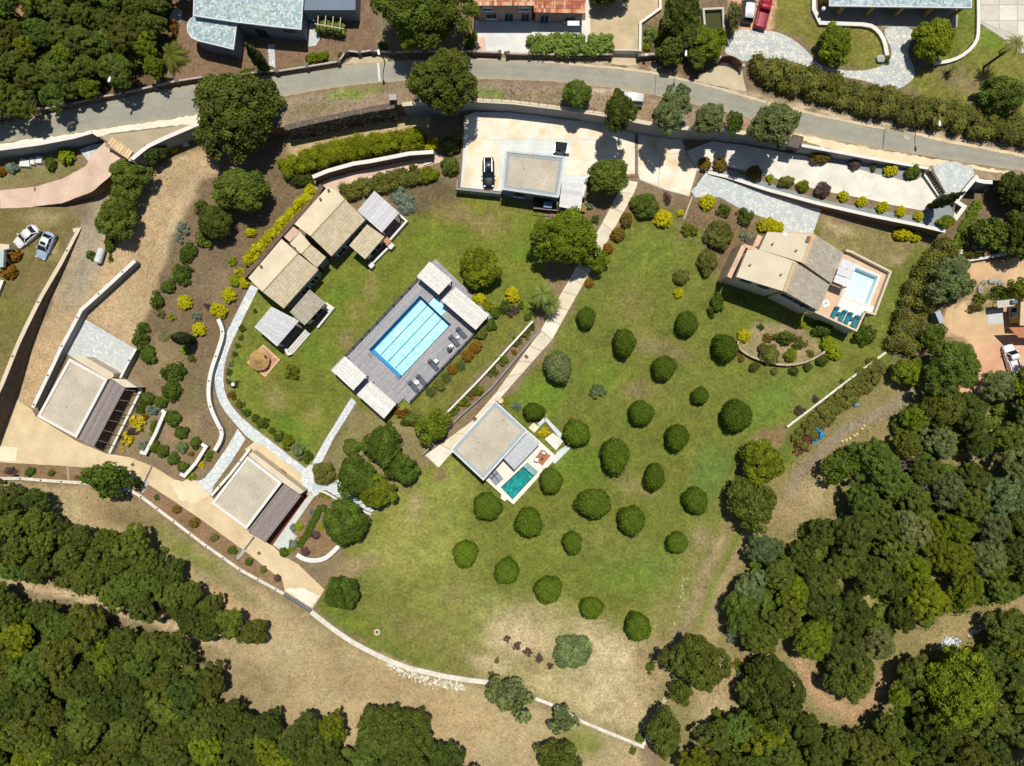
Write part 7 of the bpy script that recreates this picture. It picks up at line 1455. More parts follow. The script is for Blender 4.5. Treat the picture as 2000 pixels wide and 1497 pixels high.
 (1260, 402, 26, 29, 'dense', 'green', 'round dark green bush'), (1223, 430, 13, 17, 'bush', 'redbrown', 'red-brown mound'), (1206, 459, 15, 16, 'bush', 'redbrown', 'red-brown mound'), (1188, 486, 11, 12, 'bush', 'rust', 'red-brown mound'), (1150, 553, 10, 10, 'bush', 'rust', 'red-brown mound'), (1304, 388, 8, 12, 'sparse', 'purple', 'purple-grey low plant'), (1347, 448, 13, 15, 'sparse', 'bright', 'loose green bush'), (1403, 460, 29, 29, 'dense', 'brownish', 'big brown-green mound'), (1380, 512, 20, 27, 'dense', 'brownish', 'big brown-green mound'), (1330, 542, 17, 18, 'bush', 'brownish', 'brown-green mound'), (1399, 593, 16, 21, 'loose', 'citrus', 'leafy dark bush'), (1413, 409, 13, 13, 'sparse', 'citrus', 'loose dark bush'), (1456, 428, 14, 18, 'sparse', 'citrus', 'loose dark bush'), (1450, 586, 9, 9, 'sparse', 'varieg', 'thin grey-green bush'), (1456, 462, 10, 10, 'sparse', 'grey', 'thin grey-green bush'), (1166, 762, 14, 15, 'loose', 'varieg', 'loose grey-green lawn shrub'), (1446, 415, 8, 8, 'sparse', 'redbrown', 'red-brown mound'), (1161, 430, 8, 8, 'sparse', 'citrus', 'loose dark bush'), (1152, 402, 10, 8, 'sparse', 'grey', 'grey-blue low plant'),
 (1376, 321, 14, 15, 'bush', 'redbrown', 'red-brown mound'), (1406, 323, 15, 16, 'bush', 'redbrown', 'red-brown mound'), (1473, 337, 16, 15, 'bush', 'redbrown', 'red-brown mound'), (1503, 349, 9, 9, 'sparse', 'lime', 'thin pale bush'), (1537, 356, 16, 12, 'bush', 'brownish', 'brown-green mound'), (1568, 364, 14, 12, 'bush', 'bright', 'round dark green bush'), (1606, 371, 18, 15, 'bush', 'purple', 'dark purple round shrub'), (1601, 308, 22, 15, 'bush', 'redbrown', 'red-brown mound'), (1668, 321, 13, 13, 'bush', 'purple', 'dark purple round shrub'), (1705, 329, 6, 9, 'sparse', 'green', 'loose green bush'), (1782, 337, 18, 15, 'bush', 'citrus', None), (1848, 433, 18, 14, 'bush', 'bright', 'round dark green bush'),
 (879, 284, 20, 20, 'bush', 'brownish', 'brown-green mound'), (880, 326, 19, 19, 'dense', 'green', 'round dark green bush'), (838, 341, 22, 17, 'bush', 'bright', 'round dark green bush'), (790, 395, 12, 10, 'sparse', 'grey', 'grey-blue low plant'),
 (1500, 662, 10, 9, 'sparse', 'redbrown', 'red-brown mound'), (1530, 660, 20, 13, 'loose', 'green', 'leafy dark bush'), (1500, 694, 22, 22, 'bush', 'brownish', 'brown-green mound'), (1543, 694, 13, 15, 'bush', 'bright', 'round dark green bush'), (1608, 643, 20, 19, 'bush', 'citrus', None), (1685, 656, 22, 20, 'loose', 'citrus', 'leafy dark bush'), (1474, 717, 10, 12, 'bush', 'dark', None), (1448, 700, 7, 9, 'bush', 'redbrown', 'small red-brown bush'), (1512, 726, 8, 8, 'bush', 'brownish', None), (1550, 725, 10, 11, 'bush', 'dark', None), (1577, 717, 10, 10, 'bush', 'dark', None), (1604, 704, 12, 14, 'bush', 'dark', None), (1562, 672, 14, 12, 'sparse', 'brownish', 'thin brownish bush'), (1584, 690, 8, 8, 'sparse', 'brownish', 'thin brownish bush'), (1696, 706, 7, 7, 'bush', 'redbrown', 'small red-brown bush'), (1645, 746, 6, 6, 'sparse', 'brownish', 'thin brownish bush'), (1594, 780, 8, 8, 'sparse', 'purple', 'purple-grey low plant'), (1562, 804, 10, 10, 'sparse', 'purple', 'purple-grey low plant'), (1486, 638, 7, 6, 'sparse', 'citrus', 'loose dark bush'),
 (1117, 1272, 40, 35, 'dense', 'varieg', 'wide sprawling grey-green cactus-like shrub'), (1269, 1303, 10, 12, 'sparse', 'green', 'loose green bush'), (1009, 1261, 8, 8, 'sparse', 'purple', 'tiny dusky shrub'), (1031, 1272, 9, 8, 'sparse', 'purple', 'tiny dusky shrub'), (1054, 1286, 9, 9, 'sparse', 'purple', 'tiny dusky shrub'), (1075, 1301, 7, 6, 'sparse', 'purple', 'tiny dusky shrub'), (989, 1248, 7, 7, 'sparse', 'purple', 'tiny dusky shrub'), (971, 1291, 6, 6, 'sparse', 'brownish', 'tiny dusky shrub'), (960, 1316, 6, 6, 'sparse', 'citrus', 'loose dark bush'), (1250, 1440, 11, 10, 'bush', 'green', 'round dark green bush'), (1237, 1466, 8, 7, 'sparse', 'brownish', 'thin brownish bush'), (1400, 1398, 11, 17, 'bush', 'green', 'round dark green bush'), (1440, 1296, 10, 8, 'sparse', 'bright', 'loose green bush'), (1452, 1320, 18, 16, 'sparse', 'olive', 'thin grey-green bush'), (1436, 1236, 18, 16, 'loose', 'grey', 'thin grey-green bush'), (1470, 1262, 14, 14, 'loose', 'bright', 'loose green bush'),
 (918, 82, 14, 18, 'loose', 'bright', 'loose green bush'), (990, 104, 6, 4, 'sparse', 'bright', 'loose green bush'), (748, 92, 10, 10, 'sparse', 'green', 'loose green bush'), (1264, 92, 8, 9, 'bush', 'bright', 'round dark green bush'), (1268, 66, 12, 14, 'sparse', 'oleander', 'loose green bush'), (1288, 78, 10, 14, 'sparse', 'bright', 'loose green bush'), (342, 56, 8, 14, 'sparse', 'rust', 'rusty low plant'), (665, 108, 6, 6, 'sparse', 'green', 'loose green bush'), (318, 150, 7, 8, 'sparse', 'lime', 'thin pale bush'), (1730, 116, 9, 9, 'sparse', 'green', 'loose green bush'), (1062, 846, 10, 10, 'sparse', 'flower', 'yellow flowering plant'), (988, 782, 6, 6, 'sparse', 'lime', 'thin pale bush'), (1010, 792, 9, 8, 'sparse', 'grey', 'grey-blue low plant'), (1905, 600, 16, 10, 'sparse', 'brownish', 'thin brownish bush'), (1950, 570, 18, 13, 'sparse', 'citrus', 'loose dark bush'), (1915, 585, 14, 10, 'sparse', 'bright', 'loose green bush'), (1880, 478, 12, 9, 'sparse', 'brownish', 'thin brownish bush'), (1900, 500, 22, 6, 'sparse', 'brownish', 'thin brownish bush'), (1956, 104, 6, 5, 'sparse', 'green', 'loose green bush'),
 (590, 352, 20, 14, 'loose', 'dark', 'leafy dark bush'), (606, 378, 10, 10, 'bush', 'yellow', YD)]
for (u, v, ru, rv, pr, col, ds) in BUSH:
    if col in ('yellow', 'lime', 'redbrown', 'rust') and pr == 'bush': pr = 'ball'
    d = ds or ('round dark green bush' if max(ru, rv) > 11 else 'small round dark bush')
    bush(u, v, ru, rv, pr, col, d)
# ---- woods
TRAILS = [([(-20, 1128), (60, 1142), (150, 1163), (230, 1195), (330, 1222), (430, 1262)], 5), ([(1555, 985), (1470, 1020), (1430, 1090), (1398, 1170), (1385, 1240), (1400, 1300)], 16), ([(1562, 1290), (1578, 1330), (1610, 1372), (1660, 1398), (1700, 1374), (1735, 1325)], 8), ([(1830, 1240), (1900, 1220), (2000, 1180)], 6), ([(1775, 775), (1720, 805), (1650, 845), (1600, 890), (1560, 930), (1560, 980)], 20)]
def wood(poly, sp, rlo, rhi, cols, label_fn, group, holes=(), seed=1, protos_=('wood',), zn=None, hmul=1.0):
    r = random.Random(seed); pts = []; us = [p[0] for p in poly]; vs_ = [p[1] for p in poly]
    for _ in range(6000):
        u, v = r.uniform(min(us), max(us)), r.uniform(min(vs_), max(vs_))
        if not inpoly(u, v, poly) or any(math.hypot((u-h[0])/h[2], (v-h[1])/h[3]) < 1 for h in holes): continue
        if any((u-a)**2+(v-b)**2 < sp*sp*f for a, b, f in pts): continue
        if any(ldist(np.array([u]), np.array([v]), q)[0] < w+rlo*.8 for q, w in TRAILS): continue
        if u < -26 or u > 2026 or v < -26 or v > 1523: continue
        pts.append((u, v, r.uniform(.6, 1.25)))
    for u, v, f in pts:
        R_ = r.uniform(rlo, rhi)*math.sqrt(f); col = r.choice(cols); pr = r.choice(protos_)
        t = crown(u, v, R_, R_*r.uniform(.8, 1.2), pr, col, 'tree', jit=.18, zc=(met(R_)*.5+1.2+r.uniform(0, 1.6))*hmul, zn=zn)
        ed = abs(float(sdist(np.array([u]), np.array([v]), poly)[0])); inn = 0 < u < 2000 and 0 < v < 1497
        if ed < 30 and inn: tag(t, None, 'tree', group); VEG.append((t, label_fn[col].split(' crown')[0]+' wood-edge crown', 'tree', group, u, v))
        else: tag(t, label_fn[col], 'tree', group+(': '+label_fn[col]))
    return len(pts)
WL = {'oak': 'dull olive-green crown within the dense wood at the bottom left', 'dark': 'deep green crown within the dense wood at the bottom left', 'green': 'fresh green crown within the dense wood at the bottom left', 'bright': 'light yellow-green crown within the dense wood at the bottom left'}
n1_ = wood([(-60, 965), (30, 968), (92, 975), (105, 1005), (150, 1030), (175, 1062), (205, 1052), (230, 1050), (262, 1055), (262, 1080), (300, 1085), (330, 1110), (380, 1140), (400, 1170), (440, 1180), (478, 1200), (462, 1232), (430, 1240), (400, 1245), (330, 1208), (240, 1178), (150, 1150), (60, 1125), (-60, 1110)], 43, 24, 33, ['oak', 'oak', 'dark', 'green'], {k: v.replace('dense wood at the bottom left', 'thinner wood strip above the tan trail') for k, v in WL.items()}, 'upper wood strip', seed=11, holes=((110, 975, 16, 30), (440, 1175, 20, 12), (215, 1035, 30, 16)), zn='0')
n2_ = wood([(-60, 1140), (10, 1150), (60, 1165), (90, 1195), (150, 1185), (170, 1200), (230, 1205), (290, 1225), (340, 1240), (345, 1280), (400, 1285), (430, 1330), (440, 1360), (470, 1395), (510, 1400), (570, 1405), (640, 1410), (680, 1440), (700, 1410), (760, 1420), (830, 1470), (900, 1490), (940, 1500), (940, 1560), (-60, 1560)], 46, 29, 39, ['oak', 'oak', 'green', 'dark', 'bright'], WL, 'dense bottom-left wood', seed=23, zn='0')
T_(742, 1418, 44, 44, 'wood', 'oak', 'rounded brown-green tree at the tip of the dense wood', zn='0')
T_(800, 1420, 56, 46, 'wood', 'oak', 'large rounded brown-green tree standing out from the dense wood by the field', zn='0')
T_(100, 1484, 52, 28, 'oak', 'bright', 'vivid light green crown at the bottom edge of the dense wood', zn='0')
WT = {'oak': 'dull green crown in the wood around the palm and slate-roofed house', 'dark': 'dark green crown in the wood at the top left', 'green': 'mid green crown in the wood at the top left', 'bright': 'bright green crown in the wood at the top left'}
n3_ = wood([(-60, -60), (40, -60), (75, -30), (345, -60), (352, 10), (318, 20), (300, 60), (306, 130), (250, 160), (180, 178), (95, 195), (50, 212), (-60, 235)], 40, 25, 34, ['oak', 'oak', 'green', 'green', 'bright', 'oak'], WT, 'top-left wood', seed=37, holes=((48, 38, 20, 30), (84, 115, 12, 40)), zn='U')
WR = {'oak': 'dull green crown in the open wood at the right', 'dark': 'dark green crown in the open wood at the right', 'green': 'fresh green crown in the open wood at the right', 'olive': 'greyish crown in the open wood at the right', 'bright': 'yellow-green crown in the open wood at the right'}
RH = ((1590, 965, 62, 42), (1690, 1165, 24, 42), (1860, 1228, 84, 24), (1975, 1185, 50, 20), (1565, 1310, 20, 30), (1600, 1375, 40, 16), (1680, 1392, 40, 16), (1725, 1340, 24, 22), (1770, 905, 44, 26), (1880, 888, 40, 14), (1950, 925, 40, 24), (1640, 900, 44, 44), (1530, 1050, 30, 26), (1545, 1270, 24, 14))
n4_ = wood([(1700, 790), (1780, 775), (1860, 790), (1950, 752), (2060, 740), (2060, 1130), (1990, 1150), (1860, 1190), (1780, 1200), (1720, 1260), (1640, 1260), (1560, 1250), (1460, 1240), (1426, 1180), (1440, 1100), (1480, 1060), (1530, 1060), (1590, 1030), (1640, 980), (1720, 930), (1700, 870)], 52, 31, 43, ['oak', 'oak', 'green', 'olive', 'bright', 'dark'], WR, 'right-hand wood', seed=41, holes=RH, zn='0')
WB = {k: v.replace('open wood at the right', 'lower right wood below the clearings') for k, v in WR.items()}
n5_ = wood([(1760, 1290), (1860, 1260), (1950, 1225), (2060, 1205), (2060, 1560), (1300, 1560), (1330, 1490), (1410, 1420), (1440, 1390), (1470, 1300), (1520, 1290), (1560, 1370), (1640, 1420), (1720, 1400)], 50, 31, 43, ['oak', 'oak', 'bright', 'green', 'dark'], WB, 'lower right wood', seed=53, holes=RH, zn='0')
T_(1655, 1322, 54, 48, 'wood', 'oak', 'round oak ringed by the reddish clearing in the lower right wood', zn='0')
T_(1505, 1350, 62, 70, 'wood', 'dark', 'broad dark oak beside the reddish clearing', zn='0')
T_(1860, 1340, 74, 72, 'wood', 'bright', 'very large yellowish domed tree in the lower right wood', zn='0', zc=6.5)
def undergrowth(label, polys, sp, n, hlo, hhi, col, seed, zn, holes=(), thin=-1.0):
    r = np.random.default_rng(seed); C_, R_, Tt = [], [], []
    for poly in polys:
        us = [p[0] for p in poly]; vs_ = [p[1] for p in poly]
        gu, gv = np.meshgrid(np.arange(min(us), max(us), sp), np.arange(min(vs_), max(vs_), sp)); gu = gu.ravel()+r.uniform(-.5, .5, gu.size)*sp; gv = gv.ravel()+r.uniform(-.5, .5, gv.size)*sp
        ok = (sdist(gu, gv, poly) > 8) & (gu > -30) & (gu < 2030) & (gv > -30) & (gv < 1530) & (fbm(gu, gv, 50, seed) > thin)
        for q, w in TRAILS: ok &= ldist(gu, gv, q) > w+7
        for h in holes: ok &= np.hypot((gu-h[0])/h[2], (gv-h[1])/h[3]) > 1
        for u, v in zip(gu[ok], gv[ok]):
            z = gz(u, v, zn); h = r.uniform(hlo, hhi); q = P(u, v, 0, zn); C_.append((q.x, q.y, z+h*.6)); R_.append(met(sp)*r.uniform(.7, 1.05)); Tt.append(r.uniform(.7, 1.25))
    C_ = np.array(C_); me = leafy('undergrowth_leaves', C_, R_, Tt, n, .20, seed, zs=.8, core=.85, up=1.4, spread=.7, centre=C_.mean(0)+np.array([0, 0, -400]), hue=.14)
    o = link(bpy.data.objects.new('undergrowth', me)); o.color = (*LEAFC[col], 1); tag(o, label, 'undergrowth', None, 'stuff'); ORG[o] = Vector((0, 0, 0))
undergrowth('evergreen undergrowth filling the bottom-left wood between its crowns', [[(-60, 1150), (60, 1172), (150, 1200), (340, 1250), (345, 1285), (400, 1295), (440, 1365), (470, 1400), (640, 1420), (690, 1445), (760, 1440), (880, 1497), (880, 1540), (-60, 1540)], [(-60, 975), (90, 985), (150, 1040), (260, 1070), (330, 1120), (470, 1205), (420, 1232), (330, 1200), (150, 1145), (-60, 1105)]], 19, 34000, 1.6, 3.4, 'oak', 61, '0', ((110, 975, 16, 30), (440, 1175, 20, 12)))
undergrowth('evergreen undergrowth filling the top-left wood', [[(-60, -60), (40, -60), (75, -30), (345, -60), (345, 10), (306, 40), (300, 130), (250, 156), (95, 190), (-60, 228)]], 19, 15000, 1.4, 3.0, 'oak', 62, 'U', ((48, 38, 20, 30), (84, 115, 12, 40)))
undergrowth('patchy low scrub between the crowns of the right-hand woods', [[(1440, 1100), (1540, 1040), (1660, 990), (1720, 940), (1720, 800), (1860, 790), (2020, 750), (2020, 1160), (1860, 1195), (1720, 1265), (1560, 1255), (1450, 1240)], [(1500, 1300), (1560, 1380), (1640, 1425), (1740, 1400), (1770, 1300), (1900, 1255), (2020, 1215), (2020, 1540), (1310, 1540), (1420, 1425)]], 22, 22000, .6, 1.9, 'green', 63, '0', RH, -.1)
print('WOOD', n1_, n2_, n3_, n4_, n5_)
# bare grey tree in the right wood
bt = thing('dead_tree', P(1778, 938, 0, '0'), 'leafless grey tree lying among the green crowns', 'tree'); m = MB(); r = random.Random(3); q0 = P(1742, 925, .8, '0')
m.tube(q0, P(1785, 912, 2.2, '0'), .18, .1, 7, A(120, 110, 104))
def twig(p, d, L_, rad, k):
    q = p+d*L_; m.tube(p, q, rad, rad*.6, 5, A(*r.choice([(150, 142, 136), (128, 120, 116), (170, 160, 150)])))
    if k < 4:
        for _ in range(3): twig(p.lerp(q, r.uniform(.5, 1)), (d+Vector((r.uniform(-.7, .7), r.uniform(-.7, .7), r.uniform(-.2, .4)))).normalized(), L_*.68, rad*.6, k+1)
for a in range(7): twig(P(1780, 920, 1.8, '0'), Vector((math.cos(a*.9), math.sin(a*.9)*.8, .35)), 1.5, .09, 0)
m.build('branches', STONE, bt)
# ---- dry tufts, weeds and litter lying over the bare ground
def tufts(name, label, polys, n, smin, smax, zn, seed, avoid=()):
    r = np.random.default_rng(seed); U_, V_ = [], []
    for poly in polys:
        us = [p[0] for p in poly]; vs_ = [p[1] for p in poly]; A_ = area2(poly); k = int(n*A_/sum(area2(q) for q in polys)*2.2)
        u = r.uniform(min(us), max(us), k); v = r.uniform(min(vs_), max(vs_), k); ok = sdist(u, v, poly) > 3
        for q in avoid: ok &= sdist(u, v, q) < -2
        ok &= fbm(u, v, 30, seed) > r.uniform(-.7, .5, k); U_.append(u[ok]); V_.append(v[ok])
    U_ = np.concatenate(U_); V_ = np.concatenate(V_); k = len(U_); z = np.array([gz(a, b, zn) for a, b in zip(U_, V_)]) if zn != '0' else np.zeros(k)
    s_ = (H-z)/F; pos = np.stack([(U_-CU)*s_, -(V_-CV)*s_, z+.05], 1); c = gcol(U_, V_)*r.uniform(.68, 1.32, (k, 1))*(1+r.normal(0, .06, (k, 3)))
    a = r.uniform(0, 6.28, k); q = r.uniform(smin, smax, k); d = np.stack([np.cos(a)*q, np.sin(a)*q, r.uniform(-.02, .10, k)], 1); e = np.stack([-np.sin(a)*q*.5, np.cos(a)*q*.5, r.uniform(-.02, .10, k)], 1)
    V4 = np.stack([pos-d, pos+e, pos+d*1.1, pos-e*.9], 1).reshape(-1, 3); me = bpy.data.meshes.new(name); me.from_pydata(V4.tolist(), [], np.arange(k*4).reshape(-1, 4).tolist())
    at_ = me.attributes.new('Col', 'FLOAT_COLOR', 'FACE'); at_.data.foreach_set('color', np.concatenate([np.clip(c, .01, .9), np.ones((k, 1))], 1).astype(np.float32).ravel())
    me.materials.append(STONE); o = link(bpy.data.objects.new(name, me)); tag(o, label, 'ground cover', None, 'stuff'); ORG[o] = Vector((0, 0, 0)); return o
FIELD = [(0, 950), (160, 956), (300, 1002), (470, 1128), (600, 1212), (700, 1280), (960, 1352), (1250, 1475), (1290, 1497), (0, 1497)]
BEDL = [(395, 345), (550, 330), (600, 370), (490, 510), (470, 590), (420, 620), (400, 700), (400, 800), (420, 880), (300, 790), (275, 690), (300, 580), (335, 470), (380, 400)]
tufts('dry_grass', 'dry grass tufts over the tan field below the boundary wall', [FIELD], 6000, .10, .30, '0', 5)
tufts('leaf_litter', 'leaf litter and weeds on the brown planting bank', [BEDL, [(1345, 380), (1480, 450), (1400, 540), (1340, 470)], [(650, 900), (760, 830), (840, 880), (740, 990)]], 4200, .07, .22, '0', 6)
tufts('weeds', 'weeds and dry grass on the wood floor and clearings', [[(1330, 1190), (1420, 1000), (1480, 850), (1560, 840), (1760, 790), (2000, 760), (2000, 1497), (1300, 1497), (1290, 1350)]], 9000, .10, .32, '0', 7)
tufts('verge_weeds', 'dry weeds on the verge between road and retaining wall', [[(560, 196), (800, 162), (1000, 160), (1180, 178), (1300, 200), (1470, 238), (1540, 260), (1545, 276), (1400, 250), (1180, 222), (1000, 196), (790, 200), (570, 244)]], 2600, .08, .24, 'U', 8)
tufts('straw', 'dry straw patches on the worn lower lawn', [[(960, 1180), (1140, 1200), (1290, 1250), (1300, 1350), (1262, 1430), (1120, 1380), (960, 1325), (900, 1310)]], 4200, .08, .22, '0', 9)
tufts('gravel', 'small stones and dry tufts on the track', [[(285, 340), (400, 300), (420, 330), (370, 400), (330, 460), (305, 560), (268, 650), (264, 680), (165, 615), (260, 515), (190, 470), (200, 440)], [(150, 470), (200, 520), (120, 640), (60, 780), (30, 770), (90, 640)]], 3000, .05, .14, '0', 10)
# ---- labels: each plant by its look and its rank of distance from a landmark
LM = [('the blue lap pool', 800, 660), ('the slate-roofed house', 480, 50), ('the orange-tiled house', 1035, 40), ('the parking garage', 1040, 340), ('the long villa', 600, 490), ('the thatched oven', 513, 705), ('the guest house with the teal pool', 960, 870), ('the house with the small pale pool', 1560, 540),
      ('the upper garage', 140, 780), ('the slate path building', 480, 960), ('the white ramp drive', 1640, 340), ('the two cars on the grass', 70, 470), ('the ochre house by the courtyard', 1980, 615), ('the weathered corner wall', 1180, 1428), ('the cut bank', 1510, 850), ('the entrance gate', 230, 290), ('the ochre house at the top', 1740, 20), ('the bend of the sinuous wall', 430, 850)]
ORDB = ['first', 'second', 'third', 'fourth', 'fifth', 'sixth', 'seventh', 'eighth', 'ninth', 'tenth', 'eleventh', 'twelfth', 'thirteenth', 'fourteenth', 'fifteenth', 'sixteenth', 'seventeenth', 'eighteenth', 'nineteenth', 'twentieth', 'twenty-first', 'twenty-second', 'twenty-third', 'twenty-fourth', 'twenty-fifth', 'twenty-sixth', 'twenty-seventh', 'twenty-eighth']
ORDN = ORDB+['number %d' % k for k in range(29, 200)]
sets = {}
for (o, ds, cat, grp, u, v) in VEG:
    L_ = min(LM, key=lambda q: math.hypot(q[1]-u, q[2]-v)); sets.setdefault((ds, L_[0]), []).append((math.hypot(L_[1]-u, L_[2]-v), o, cat, grp))
cnt = {}
for (ds, lm), items in sets.items():
    items.sort(key=lambda q: q[0])
    for k, (d, o, cat, grp) in enumerate(items):
        tag(o, ds+((' growing by '+lm) if len(items) == 1 else ', %s out from %s' % (ORDN[k], lm)), cat, grp)
# ================================================================== VEHICLES, FURNITURE, SMALL THINGS
CARP = None
def car_paint(name):
    m, nt, b = nodes_of(name); N = nt.nodes.new; L = nt.links.new
    oi = N('ShaderNodeObjectInfo'); L(oi.outputs['Color'], b.inputs['Base Color']); b.inputs['Roughness'].default_value = .4
    b.inputs['Coat Weight'].default_value = .25; b.inputs['Coat Roughness'].default_value = .03; b.inputs['Specular IOR Level'].default_value = .3; return m
CARP = car_paint('car_paint')
def loft(m, secs, col=(1, 1, 1)):
    n = len(secs[0]); vs = [p for s in secs for p in s]; fs = []
    for k in range(len(secs)-1):
        for i in range(n-1): fs.append((k*n+i, (k+1)*n+i, (k+1)*n+i+1, k*n+i+1))
    fs.append(tuple(range(n))); fs.append(tuple(reversed(range((len(secs)-1)*n, len(secs)*n))))
    return m.add(vs, fs, col)
def car(label, u, v, head, L_, W, body, roof=None, kind='sedan', zn=None, cat='car', name='parked_car', plate=True, sunroof=False):
    """head = photo direction (du, dv) of the bonnet"""
    p = P(u, v, .75, zn); p.z = gz(u, v, zn); rz = math.atan2(-head[1], head[0])
    t = thing(name, p, label, cat, None, rz); O_ = Vector(p); h, w = L_/2, W/2; roof = roof or body
    def B(m, nm, mt, color=None, par=None, sm=False):
        m.v = [(q[0]+O_.x, q[1]+O_.y, q[2]+O_.z) for q in m.v]; o = m.build(nm, mt, par or t, sm, color); fixn(o); return o
    H1 = .95 if kind != 'suv' else 1.05; HT = {'sedan': 1.42, 'suv': 1.68, 'pickup': 1.7, 'van': 1.75}[kind]
    # lower body: plan that narrows at both ends, bonnet and boot lower than the waist
    def sec(x, ww, z): return [(x, -ww, .28), (x, -ww*1.0, .62), (x, -ww*.97, z-.10), (x, -ww*.86, z-.01), (x, -ww*.45, z+.03), (x, 0, z+.045), (x, ww*.45, z+.03), (x, ww*.86, z-.01), (x, ww*.97, z-.10), (x, ww, .62), (x, ww, .28)]
    st = [(-h, .70, H1-.22), (-h+.12, .86, H1-.10), (-h+.45, .96, H1-.03), (-.25*L_, 1, H1), (.1*L_, 1, H1), (.2*L_, .99, H1-.03), (.32*L_, .97, H1-.10), (h-.45, .93, H1-.16), (h-.15, .82, H1-.25), (h, .62, H1-.36)]
    if kind in ('pickup',): st[0] = (-h, .93, H1-.02); st[1] = (-h+.1, .97, H1); st[2] = (-h+.3, 1, H1)
    B(loft(MB(), [sec(x, w*f, z) for x, f, z in st]), 'body', CARP, body, sm=True)
    # cabin
    cab = {'sedan': (-.40, -.27, .05, .21), 'suv': (-.48, -.42, .06, .21), 'pickup': (-.06, -.02, .15, .27), 'van': (-.49, -.46, .2, .32)}[kind]
    x0, x1, x2, x3 = (c*L_ for c in cab); wb, wt = w*.9, w*.70; zb = H1-.02
    def face(nm, q, mt, color=None): return B(MB().add(q, [tuple(range(len(q)))]), nm, mt, color)
    bl = [(x0, -wb*.92, zb), (x0, wb*.92, zb)]; tl = [(x1, -wt*.95, HT-.05), (x1, wt*.95, HT-.05)]; tf = [(x2, -wt, HT-.03), (x2, wt, HT-.03)]; bf = [(x3, -wb*.95, zb), (x3, wb*.95, zb)]
    face('rear_window', [bl[0], bl[1], tl[1], tl[0]], GLASS); face('windscreen', [bf[0], bf[1], tf[1], tf[0]], GLASS)
    for s in (0, 1): face('side_window', [bl[s], bf[s], tf[s], tl[s]], GLASS)
    m = MB(); e = .03
    rs = [[(x, -wt*f, HT-.05), (x, -wt*f*.8, HT-.01), (x, 0, HT+.03), (x, wt*f*.8, HT-.01), (x, wt*f, HT-.05)] for x, f in ((x1-e, .95), ((x1+x2)/2, 1.03), (x2+e, 1.0))]
    for q_ in rs[0]+rs[2]: pass
    rs = [[(q_[0], q_[1], q_[2]-(.05 if k_ != 1 else 0)) for q_ in sec_] for k_, sec_ in enumerate(rs)]
    loft(m, rs); B(m, 'roof', CARP, roof, None, True)
    if sunroof: B(MB().box(((x1+x2)/2+.25, 0, HT+.025), (.45, .8, .03)), 'sunroof', GLASS)
    if kind == 'suv':
        for s in (-1, 1): B(MB().beam((x1+.1, s*wt*.86, HT+.06), (x2-.1, s*wt*.86, HT+.06), .03, .03), 'roof_rail', CHROME)
    m = MB()
    for s in (0, 1):
        m.beam(bf[s], tf[s], .09, .06); m.beam(bl[s], tl[s], .12, .06)
        xm = (x1+x2)/2; m.beam((xm, (wb if s else -wb)*.98, zb), (xm, (wt if s else -wt)*1.02, HT-.04), .09, .05)
    B(m, 'pillars', CARP, body)
    if kind == 'pickup':
        B(MB().box((-.27*L_, 0, H1+.005), (.38*L_, W*.78, .03)), 'bed_floor', mat('bed_liner', (.06, .04, .045), rough=.7))
        for s in (-1, 1): B(MB().box((-.27*L_, s*W*.43, H1+.06), (.40*L_, W*.08, .14)), 'bed_side', CARP, body)
        B(MB().box((-.485*L_, 0, H1+.06), (.05, W*.84, .14)), 'tailgate', CARP, body)
    for sx in (-.31, .31):
        for s in (-1, 1):
            o = B(MB().tube((sx*L_, s*(w-.22), .33), (sx*L_, s*(w-.005), .33), .33, .33, 16), 'wheel', RUBBER)
            B(MB().tube((sx*L_, s*(w-.01), .33), (sx*L_, s*(w+.01), .33), .2, .19, 12), 'rim', CHROME, par=o)
    for s in (-1, 1):
        B(MB().box((h-.20, s*w*.66, H1-.27), (.22, .26, .10), s*-.35), 'headlight', CLEARL); B(MB().box((-h+.10, s*w*.70, H1-.18), (.16, .3, .16), s*.3), 'tail_light', REDL)
        B(MB().box((x3-.25, s*(w+.08), H1+.02), (.18, .22, .14)), 'mirror', CARP, body)
    B(MB().box((h-.05, 0, .42), (.12, w*1.2, .2)), 'bumper', DARKM)
    return t
car('white hatchback parked on the grass beside the silver-blue car', 51, 462, (-.72, .62), 4.3, 1.8, A(236, 236, 236), zn='L')
car('silver-blue saloon with dark sunroof parked on the grass by the retaining wall', 88, 480, (-.38, .92), 4.45, 1.82, A(168, 186, 206), A(232, 236, 240), zn='L', sunroof=True)
car('black estate car parked on the pale concrete court', 954, 337, (0.02, 1), 4.6, 1.85, (.010, .014, .018), kind='suv', zn='K')
car('white van half hidden under the dark roadside tree', 1228, 193, (-1, -.12), 4.4, 1.8, A(238, 238, 236), kind='van', zn='U', cat='van', name='parked_van')
car('dark estate car with bright white roof at the top edge', 1462, 15, (.10, -.99), 4.6, 1.85, (.05, .06, .07), A(244, 244, 244), kind='suv', zn='U')
car('red pickup truck with open dark bed beside the dark estate car', 1492, 22, (.24, -.97), 5.2, 1.9, (.32, .012, .03), kind='pickup', zn='U', cat='pickup', name='pickup_truck')
car('white pickup on the orange courtyard of the right-hand neighbour', 1977, 701, (-.28, -.95), 4.5, 1.8, A(246, 246, 246), kind='pickup', zn='0', cat='pickup', name='pickup_truck')
